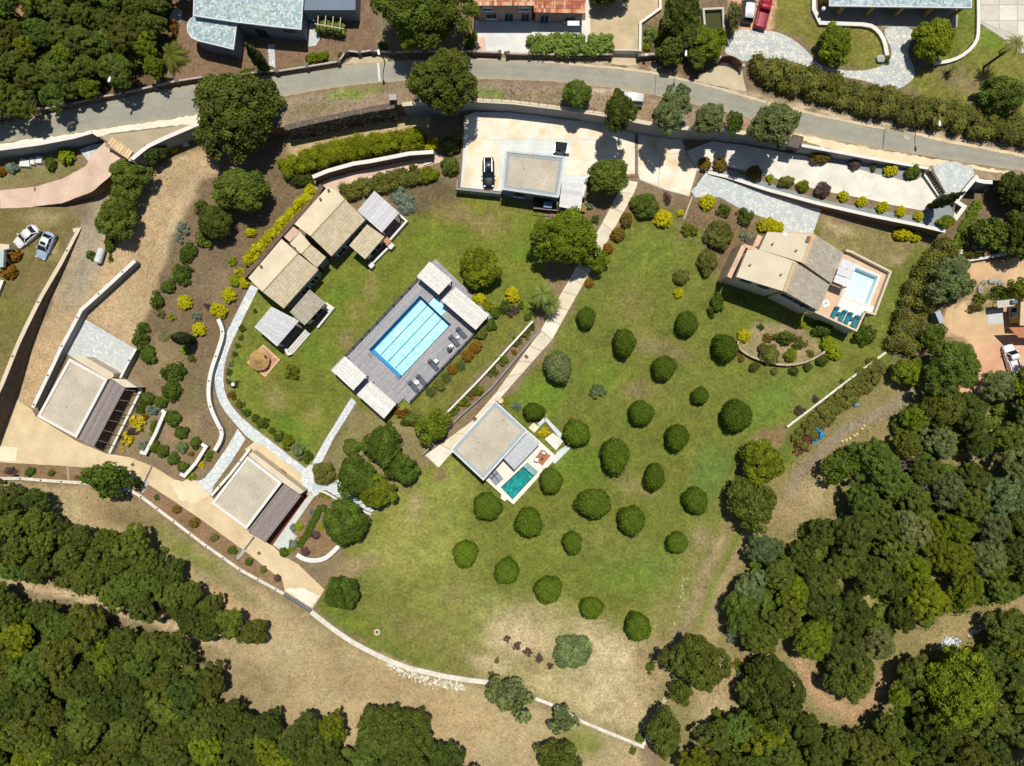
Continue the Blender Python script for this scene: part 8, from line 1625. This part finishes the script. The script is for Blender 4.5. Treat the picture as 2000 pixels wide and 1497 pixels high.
# golf buggy beside the parking garage
p = P(1096, 293, .3, 'K'); p.z = gz(1096, 293, 'K'); gb = thing('golf_buggy', p, 'small white buggy with square black canopy beside the parking garage', 'buggy', None, -.12)
def LB(t, m, nm, mt, par=None, color=None):
    o = Vector(ORG[t]); m.v = [(q[0]+o.x, q[1]+o.y, q[2]+o.z) for q in m.v]; return m.build(nm, mt, par or t, False, color)
LB(gb, MB().box((0, 0, .4), (2.3, 1.2, .3)).box((1.05, 0, .68), (.55, 1.1, .3)).box((-.5, 0, .7), (.7, 1.1, .35)), 'body', CARP, None, A(240, 240, 240))
LB(gb, MB().box((-.12, 0, 1.85), (1.75, 1.25, .07)), 'canopy', mat('black_canvas', (.012, .012, .014), rough=.8)); LB(gb, MB().box((-.35, 0, .95), (.5, 1.0, .12)), 'seat', DARKM)
for sx, sy in ((.7, .55), (.7, -.55), (-.9, .55), (-.9, -.55)):
    LB(gb, MB().beam((sx*.95, sy, .6), (sx*.9, sy, 1.84), .05, .05), 'post', DARKM); LB(gb, MB().tube((sx, sy-.08, .23), (sx, sy+.08, .23), .23, .23, 12), 'wheel', RUBBER)
# loungers on the pool deck
def lounger(p, rz, cushion, label, group, L_=2.0, W=.72, frame=DARKM):
    t = thing('sun_lounger', p, label, 'sun lounger', group, rz)
    LB(t, MB().box((-.02, 0, .27), (L_, W, .06)), 'frame', frame)
    for sx in (-.8, .8):
        for sy in (-.28, .28): LB(t, MB().box((sx, sy, .12), (.06, .06, .24)), 'leg', frame)
    LB(t, MB().box((-.3, 0, .35), (L_*.66, W*.9, .10)), 'cushion', OBJM, None, cushion)
    LB(t, MB().prism([(.38, -W*.45, .42), (L_/2, -W*.45, .78), (L_/2, W*.45, .78), (.38, W*.45, .42)], [(.38, -W*.45, .32), (L_/2, -W*.45, .68), (L_/2, W*.45, .68), (.38, W*.45, .32)]), 'backrest', OBJM, None, cushion)
    LB(t, MB().box((.80, 0, .70), (.26, W*.7, .08)), 'pillow', OBJM, None, tuple(c*1.2 for c in cushion)); return t
GRY = A(92, 100, 112)
names = ['grey deck lounger, first from the yellow-bush shelter', 'grey deck lounger, second from the yellow-bush shelter', 'grey deck lounger standing alone mid deck', 'grey deck lounger of the lower pair, towards the middle', 'grey deck lounger of the lower pair, towards the deck corner']
for (u, v), nm in zip(((901, 650), (887, 666), (846, 713), (823, 743), (807, 755)), names):
    q = at(u, v, DZ+.4); lounger((q.x, q.y, DZ), math.atan2(12, -10.5), GRY, nm, 'grey loungers on the pool deck')
def side_table(u, v, z, label, r=.3, col=(240, 238, 232)):
    q = at(u, v, z+.45); t = thing('side_table', (q.x, q.y, z), label, 'table')
    MB().lathe((q.x, q.y, z+.42), [(r*.96, 0), (r, .02), (r, .05), (r*.95, .06)], 14, A(*col)).build('table_top', STONE, t); MB().tube((q.x, q.y, z), (q.x, q.y, z+.42), .05).build('leg', DARKM, t)
    MB().lathe((q.x, q.y, z), [(.18, 0), (.18, .03)], 10).build('base', DARKM, t); return t
side_table(894, 659, DZ, 'small pale table between the first two deck loungers', .26); side_table(814, 747, DZ, 'small white table between the lower pair of loungers', .4)
def chair(u, v, z, rz, label, seat=(.75, .74, .72), group=None):
    q = at(u, v, z+.45); t = thing('armchair', (q.x, q.y, z), label, 'chair', group, rz)
    LB(t, MB().box((0, 0, .40), (.6, .62, .12)), 'seat', OBJM, None, seat); LB(t, MB().box((-.3, 0, .62), (.10, .62, .5)), 'backrest', OBJM, None, seat)
    for s in (-.34, .34): LB(t, MB().box((0, s, .52), (.6, .07, .06)), 'armrest', DARKM)
    for sx in (-.26, .26):
        for sy in (-.28, .28): LB(t, MB().box((sx, sy, .17), (.05, .05, .34)), 'leg', DARKM)
    return t
chair(881, 676, DZ, .6, 'white chair with dark cushion beside the deck loungers'); chair(852, 705, DZ, 2.4, 'white chair beside the lone mid-deck lounger')
LB(chair(878, 682, DZ, 2.2, 'small dark chair turned to the white deck chair', (.05, .05, .06)), MB().box((.05, 0, .48), (.4, .4, .05)), 'cushion', DARKM)
# teal loungers, four by the small pale pool
TEAL = (.012, .17, .21)
for k, (u, v) in enumerate(((1631, 611), (1646, 618), (1657, 622), (1671, 628))):
    q = at(u, v, CZ+.4); lounger((q.x, q.y, CZ), math.atan2(150, 70), TEAL, 'teal padded lounger on the pink terrace, %s in the row' % ['first', 'second', 'third', 'last'][k], 'teal loungers', 1.85, .68)
for k, (u, v) in enumerate(((1639, 613), (1664, 623))): side_table(u, v, CZ, 'small teal table between the %s pair of teal loungers' % ('upper', 'lower')[k], .3, (40, 120, 130))
# guest house terrace: daybed pair, rug, armchairs, low table
for k, (u, v) in enumerate(((972, 930), (965, 937))):
    q = at(u, v, TZ+.4); lounger((q.x, q.y, TZ), math.atan2(11, -9), (A(150, 160, 172)), ('grey padded lounger touching the teal pool edge', 'grey padded lounger next to the guest house wall')[k], 'guest house loungers', 1.7, .75)
rg = thing('rug', at(1062, 893, TZ), 'terracotta outdoor rug under two armchairs on the guest terrace', 'rug'); MB().prism([at(*q, TZ+.03) for q in ((1057, 879), (1076, 890), (1059, 910), (1043, 898))], [at(*q, TZ+.004) for q in ((1057, 879), (1076, 890), (1059, 910), (1043, 898))], A(186, 124, 94)).build('weave', STONE, rg)
chair(1062, 884, TZ, -2.0, 'pale armchair on the upper edge of the terracotta rug', (.55, .56, .60)); chair(1048, 898, TZ, -.3, 'pale armchair on the lower edge of the terracotta rug', (.62, .64, .68)); side_table(1059, 896, TZ, 'low round wooden table on the terracotta rug', .22, (120, 84, 62))
# thatched oven on its brick square
SQ = [(514, 673), (547, 703), (518, 737), (482, 708)]; ov = thing('oven', P(510, 706, 0, '0'), 'round thatched oven on a terracotta paved square', 'oven')
ringm(MB(), xy_of(SQ, .25), off(xy_of(SQ, .25), -.25), 0, .25, A(236, 190, 150)).build('kerb', STONE, ov)
cs = cells([(514, 675), (545, 703), (518, 735), (484, 708)], 5.5, .5, .2)
for c in cs: MB().prism([at(p[0], p[1], .2) for p in c], [at(p[0], p[1], .1) for p in c], A(*random.choice([(222, 170, 140), (210, 156, 128), (230, 184, 156), (198, 150, 130)]))).build('brick', STONE, ov)
q = at(506, 704, 1.2); MB().lathe((q.x, q.y, .1), [(1.15, 0), (1.15, 1.2), (1.0, 1.25)], 20, A(190, 150, 112)).build('body', STONE, ov)
THATCH = mat('thatch', A(206, 164, 104), rough=.95, n1=(3, .25), n2=(14, .25), bump=1.0, bscale=14)
m = MB(); r = random.Random(9)
for k in range(6):
    z0, r0, r1 = 1.25+.17*k, 1.62-.26*k, 1.40-.27*k; nn = 26
    for i in range(nn):
        a0, a1 = 6.283*i/nn, 6.283*(i+.96)/nn; rj = r0+r.uniform(-.05, .05); zz = z0-.12+r.uniform(-.03, .03)
        m.add([(q.x+rj*math.cos(a0), q.y+rj*math.sin(a0), zz), (q.x+rj*math.cos(a1), q.y+rj*math.sin(a1), zz), (q.x+max(.02, r1)*.75*math.cos(a1), q.y+max(.02, r1)*.75*math.sin(a1), z0+.22), (q.x+max(.02, r1)*.75*math.cos(a0), q.y+max(.02, r1)*.75*math.sin(a0), z0+.22)], [(0, 1, 2, 3)])
m.lathe((q.x, q.y, 2.1), [(.3, 0), (.14, .16), (.05, .28)], 10); m.build('thatch_roof', THATCH, ov)
MB().tube(at(516, 694, 1.0), at(516, 694, 2.6), .16, .14, 10, A(150, 150, 150)).build('chimney', STONE, ov)
# street lamps
def street_lamp(label, base, h, arm, zn='U'):
    b = P(*base, 0, zn); t = thing('street_lamp', b, label, 'street lamp'); tp = b+Vector((0, 0, h)); e = tp+Vector((arm[0], arm[1], .35))
    MB().tube(b, tp, .09, .06, 8).build('pole', DARKM, t); MB().tube(tp, e, .05, .04, 6).build('arm', DARKM, t)
    d = Vector((arm[0], arm[1], 0)).normalized(); rz = math.atan2(d.y, d.x)
    o = MB().prism([(e.x+a*d.x-b_*d.y, e.y+a*d.y+b_*d.x, e.z+.12) for a, b_ in ((-.1, -.08), (.5, -.16), (.75, 0), (.5, .16), (-.1, .08))], [(e.x+a*d.x-b_*d.y, e.y+a*d.y+b_*d.x, e.z-.02) for a, b_ in ((-.1, -.1), (.5, -.2), (.8, 0), (.5, .2), (-.1, .1))], (.8, .8, .8), True, True).build('lamp_head', LAMPW, t); return t
street_lamp('street lamp with white head over the wooded stretch of the balustrade', (270, 172), 6.0, (-.5, -1.3)); street_lamp('street lamp beside the road marking and pine', (752, 122), 5.2, (.1, -.9)); street_lamp('street lamp with white head among the roadside trees by the dark gate', (1322, 122), 5.5, (-.1, -1.2)); street_lamp('street lamp rising from the long mottled hedge', (1790, 250), 5.0, (.1, -1.1))
# gas tank, blocks, shed, boulders, rubble, tarpaulins
gt = thing('gas_tank', P(196, 500, 0, '0'), 'white gas tank lying beside the dark tree trio', 'gas tank'); a, b = P(199, 488, .65, '0'), P(191, 512, .65, '0')
MB().tube(a, b, .55, .55, 18, A(228, 230, 234)).build('body', STONE, gt)
for s, q in ((1, a), (-1, b)): d = (a-b).normalized()*s; MB().tube(q, q+d*.2, .55, .34, 18, A(228, 230, 234)).build('end_cap', STONE, gt)
for f in (.25, .75): MB().box((a.lerp(b, f).x, a.lerp(b, f).y, .08), (.9, .2, .2), .3, A(160, 156, 150)).build('foot', STONE, gt)
for (u, v, sx, sy, rz, lab) in ((50, 319, 1.7, 1.2, .25, 'white block in the small left garden, beside the blue-grey bush'), (64, 316, .9, 1.0, .3, 'middle white block of the three in the small left garden'), (77, 313, 1.0, 1.1, .2, 'white block in the small left garden, beside the dark bush')):
    q = P(u, v, .3, '0'); t = thing('stone_block', (q.x, q.y, 0), lab, 'block'); MB().prism([(q.x+a*sx/2, q.y+b_*sy/2, .55) for a, b_ in ((-1, -.9), (.9, -1), (1, .8), (-.8, 1))], [(q.x+a*sx/2*1.1, q.y+b_*sy/2*1.1, 0) for a, b_ in ((-1, -.9), (.9, -1), (1, .8), (-.8, 1))], A(236, 234, 228)).build('block', STONE, t)
t = thing('utility_box', P(362, 279, 0, '0'), 'white utility slab in front of the entrance wall', 'box'); MB().box(P(362, 279, .25, '0'), (.8, 1.0, .5), .2, A(240, 238, 232)).build('slab', STONE, t); MB().box(P(362, 279, .53, '0'), (.7, .9, .04), .2, A(226, 224, 220)).build('lid', STONE, t)
t = thing('utility_box', P(771, 189, 0, 'U'), 'squat stone box with dark front on the grassy road verge', 'box'); MB().box(P(767, 190, .5, 'U'), (1.0, .8, 1.0), .05, A(120, 114, 108)).build('body', STONE, t); MB().box(P(767, 190, 1.05, 'U'), (1.1, .9, .1), .05, A(186, 180, 170)).build('lid', STONE, t)
t = thing('letter_box', P(1262, 106, 0, 'U'), 'small white letter box on the street wall by the sliding gate', 'letter box'); MB().box(P(1262, 108, 1.5, 'U'), (.35, .3, .35), 0, A(245, 245, 245)).build('body', STONE, t); MB().box(P(1262, 108, 1.15, 'U'), (.08, .08, .7)).build('post', DARKM, t)
sh = thing('shed', P(1836, 620, 0, '0'), 'small grey metal-roofed shed at the edge of the sandy courtyard', 'shed'); q4 = [(1826, 610), (1836, 606), (1845, 628), (1836, 634)]
MB().xy(off(xy_of(q4, 2.0), -.1), 0, 1.95).build('wall', GREYW, sh); MB().prism([at(*p, 2.2 if i in (1, 2) else 2.0) for i, p in enumerate(q4)], [at(*p, 2.2 if i in (1, 2) else 2.0)-Vector((0, 0, .06)) for i, p in enumerate(q4)], A(190, 196, 204), True, True).build('roof', STONE, sh)
cb = thing('bin_store', P(1894, 207, 0, 'U'), 'grey wheeled bin pair by the long road hedge', 'bins')
for k in range(2):
    MB().box(P(1891+k*8, 206+k*2, .5, 'U'), (.6, .7, 1.0), -.2, A(120, 124, 130)).build('bin', STONE, cb); MB().box(P(1891+k*8, 206+k*2, 1.04, 'U'), (.66, .76, .08), -.2, A(160, 166, 174)).build('lid', STONE, cb)
def rock(u, v, rx, ry, rz, col, label, zn=None, group=None, hz=None):
    p = P(u, v, 0, zn); r = random.Random(int(u*7+v)); m = MB(); hz = hz or (rx+ry)/2*.9; vs = []
    for q in ICV:
        j = 1+r.uniform(-.16, .16); x, y = q[0]*rx*j, q[1]*ry*j; vs.append((p.x+x*math.cos(rz)-y*math.sin(rz), p.y+x*math.sin(rz)+y*math.cos(rz), p.z+.1+max(-.2, q[2]*hz*j)))
    m.add(vs, ICF.tolist(), A(*col)); t = m.build('boulder', STONE); tag(t, label, 'rock', group); return t
for a in ((1902, 483, .6, .45, 0, (196, 160, 112), 'tan boulder beside the young tree above the sandy court'), (1917, 481, .45, .4, .5, (236, 220, 188), 'small pale boulder next to the tan boulder'), (1945, 480, .6, .5, .2, (240, 214, 170), 'big pale boulder above the sandy court wall'), (1956, 473, .4, .35, 0, (226, 196, 150), 'pale boulder behind the big pale one'),
          (1937, 550, .9, .5, .1, (186, 184, 178), 'long grey rock on the rim of the oval bed'), (1952, 553, .6, .55, .6, (172, 172, 168), 'grey rock at the corner of the oval bed'), (1920, 553, .7, .45, .4, (164, 160, 150), 'dull rock on the curved rim of the oval bed'), (1912, 566, .5, .9, .1, (168, 164, 150), 'upright mossy rock inside the oval bed'),
          (1718, 116, .8, .75, .3, (196, 192, 184), 'round grey stone pile on the lawn tip by the stone driveway')): rock(*a)
for k, (u, v) in enumerate(((1644, 862), (1652, 860), (1659, 857), (1668, 851), (1673, 848), (1683, 838), (1687, 832))): rock(u, v, .3, .25, k, (236, 204, 142), 'pale tan stone of the row edging the dirt track', None, 'stones edging the dirt track')
def rubble(label, pts, w, n, pal, rmin, rmax, zn='0'):
    r = random.Random(int(pts[0][0])); m = MB()
    for _ in range(n):
        f = r.random()*(len(pts)-1); i = int(f); a, b = pts[i], pts[i+1]; g = f-i
        u, v = a[0]+(b[0]-a[0])*g+r.gauss(0, w), a[1]+(b[1]-a[1])*g+r.gauss(0, w); p = P(u, v, r.uniform(.02, .25), zn); s = r.uniform(rmin, rmax)
        pr = [Vector((math.cos(x)*s*r.uniform(.6, 1.1), math.sin(x)*s*r.uniform(.6, 1.1), 0)) for x in (0, 1.2, 2.4, 3.5, 4.7)]
        m.prism([p+q*.7+Vector((0, 0, s*.6)) for q in pr], [p+q-Vector((0, 0, .2)) for q in pr], A(*r.choice(pal)))
    o = m.build('rubble', STONE); tag(o, label, 'rubble', kind='stuff'); return o
PALE = [(240, 230, 206), (226, 214, 186), (248, 242, 226), (206, 190, 158)]
rubble('pale rubble spilled below the broad curved wall', [(755, 1294), (790, 1312), (830, 1328), (870, 1337), (905, 1342)], 4.5, 260, PALE, .12, .34)
rubble('white and blue rubble heap in the wood clearing', [(1846, 1258), (1858, 1254), (1868, 1256)], 5, 70, [(236, 236, 240), (200, 214, 230), (250, 250, 250)], .12, .35)
rubble('small white rubble strip in the wood clearing', [(1896, 1238), (1920, 1226)], 3, 26, [(236, 236, 240), (220, 224, 230)], .1, .25)
rubble('loose stones along the worn lawn edge', [(1300, 1360), (1290, 1390), (1280, 1420), (1262, 1448)], 3, 50, PALE, .1, .28)
rubble('loose stones on the track bank', [(1340, 1130), (1328, 1190), (1310, 1260), (1300, 1330)], 4, 46, [(216, 196, 160), (196, 176, 138), (230, 214, 184)], .08, .22)
rubble('rubble beside the angled planter below the gate', [(1906, 358), (1925, 368), (1950, 360)], 6, 70, [(196, 184, 160), (226, 218, 204), (160, 146, 122)], .1, .3)
def tarp(label, pts, col, zn='0'):
    m = MB(); w3 = [P(*p, .25+.15*math.sin(i*1.7), zn) for i, p in enumerate(pts)]; c = sum(w3, Vector())/len(w3)+Vector((0, 0, .35)); r = random.Random(1)
    ring1 = [q.lerp(c, .5)+Vector((r.uniform(-.15, .15), r.uniform(-.15, .15), r.uniform(0, .3))) for q in w3]; n = len(w3)
    m.add(w3+ring1+[c], [(i, (i+1) % n, n+(i+1) % n, n+i) for i in range(n)]+[(n+i, n+(i+1) % n, 2*n) for i in range(n)], A(*col)); o = m.build('tarpaulin', STONE); fixn(o); tag(o, label, 'tarpaulin'); return o
tarp('crumpled bright blue tarpaulin by the cut bank, shorter piece', [(1589, 834), (1596, 831), (1600, 838), (1606, 844), (1601, 847), (1594, 843)], (30, 150, 214)); tarp('long bright blue tarpaulin strip beside the dirt track', [(1604, 844), (1611, 846), (1608, 855), (1598, 862), (1586, 868), (1588, 862), (1598, 856)], (40, 160, 220))
rubble('dark red brush heap under the blue tarpaulin', [(1594, 848), (1580, 862), (1568, 874), (1556, 886)], 5, 150, [(120, 52, 44), (96, 40, 36), (140, 74, 58)], .1, .3)
for k, (u, v) in enumerate(((1636, 804), (1672, 792))): tarp(('pale blue plastic scrap on the weeds beside the tan mound', 'pale blue-white plastic scrap on the weeds near the track')[k], [(u-7, v-3), (u+4, v-5), (u+8, v+2), (u-3, v+5)], (150, 176, 196))
rubble('tan soil mound on the weedy strip', [(1616, 816), (1630, 812)], 4, 40, [(170, 140, 104), (150, 122, 90)], .15, .35)
# pots, drain covers, wellhead and other little things
def pot(u, v, r, label, col=(232, 214, 180), zn='0', z=0):
    p = P(u, v, z, zn); t = thing('pot', p, label, 'pot'); MB().lathe(p, [(r*.6, 0), (r, r*1.1), (r, r*1.4), (r*.8, r*1.4), (r*.75, r*1.1)], 14, A(*col)).build('body', STONE, t); MB().lathe(p+Vector((0, 0, r*.9)), [(r*.7, 0), (r*.7, .04)], 10, (.05, .035, .025)).build('soil', STONE, t); return t
pot(978, 783, .42, 'cream round pot beside the top corner of the guest house'); pot(970, 780, .28, 'small cream pot touching the guest house corner')
wh = thing('wellhead', P(737, 1233, 0, '0'), 'small pale stone ring on the dry lawn near the boundary wall', 'wellhead'); ringm(MB(), [(P(737, 1234, 0, '0')+Vector((.5*math.cos(a), .5*math.sin(a), 0))).xy for a in np.arange(0, 6.2, .5236)], [(P(737, 1234, 0, '0')+Vector((.28*math.cos(a), .28*math.sin(a), 0))).xy for a in np.arange(0, 6.2, .5236)], 0, .3, A(226, 206, 178)).build('ring', STONE, wh); MB().lathe(P(737, 1234, .05, '0'), [(.27, 0), (.27, .05)], 10, A(120, 100, 84)).build('cover', STONE, wh)
lt = thing('lawn_spotlight', P(456, 752, 0, '0'), 'round dark spotlight with pale cap on the lawn edge by the slate path', 'light'); MB().lathe(P(458, 752, 0, '0'), [(.4, 0), (.5, .4), (.3, .8)], 12, (.03, .03, .03)).build('body', STONE, lt); MB().lathe(P(455, 751, .8, '0'), [(.32, 0), (.28, .1)], 12, A(240, 234, 206)).build('cap', STONE, lt)
for u, v, w in ((926, 818, .9), (1028, 697, .7)):
    t = thing('drain_cover', P(u, v, .05, '0'), 'rusty square cover on the walk '+('beside the guest house roof' if u < 1000 else 'above the guest house'), 'cover'); MB().box(P(u, v, .065, '0'), (w*.8, w*.6, .03), -.7, A(130, 90, 72)).build('lid', STONE, t); MB().box(P(u, v, .058, '0'), (w*.95, w*.75, .02), -.7, A(170, 150, 130)).build('frame', STONE, t)
cc = thing('garden_tap_post', P(1139, 411, 0, '0'), 'yellow flower tub at the foot of the slatted pergola', 'tub'); MB().lathe(P(1137, 411, 0, '0'), [(.3, 0), (.36, .5)], 10, A(190, 150, 90)).build('tub', STONE, cc)
o = link(bpy.data.objects.new('flowers', PROTO['sparse'][0])); o.parent = cc; o.location = (0, 0, .6); o.scale = (.5, .5, .4); o.color = (.6, .5, .05, 1); ORG[o] = ORG[cc]; cc.name = 'flower_tub'
en = thing('enclosure', P(1400, 40, 0, 'U'), 'pale-walled green water tank among the trees at the top', 'tank'); E4 = [(1372, 16), (1414, 14), (1416, 60), (1376, 64)]
ringm(MB(), xy_of(E4, 5.0), off(xy_of(E4, 5.0), -.3), 3.8, 5.0, A(206, 200, 188)).build('wall', STONE, en); MB().xy(off(xy_of(E4, 5.0), -.31), 4.0, 4.4, A(70, 76, 34)).build('water', STONE, en)
st = thing('stepping_block', P(1912, 110, 0, 'U'), 'low stone bench by the pale curved wall on the upper lawn', 'bench'); MB().box(P(1700, 112, .2, 'U') if False else P(1880, 112, .25, 'U'), (.5, .5, .4), .3, A(200, 190, 170)).build('seat', STONE, st); MB().box(P(1880, 112, .08, 'U'), (.3, .3, .16), .3, A(180, 170, 150)).build('base', STONE, st); bpy.data.objects.remove(st.children[0]); bpy.data.objects.remove(st.children[0]); bpy.data.objects.remove(st)
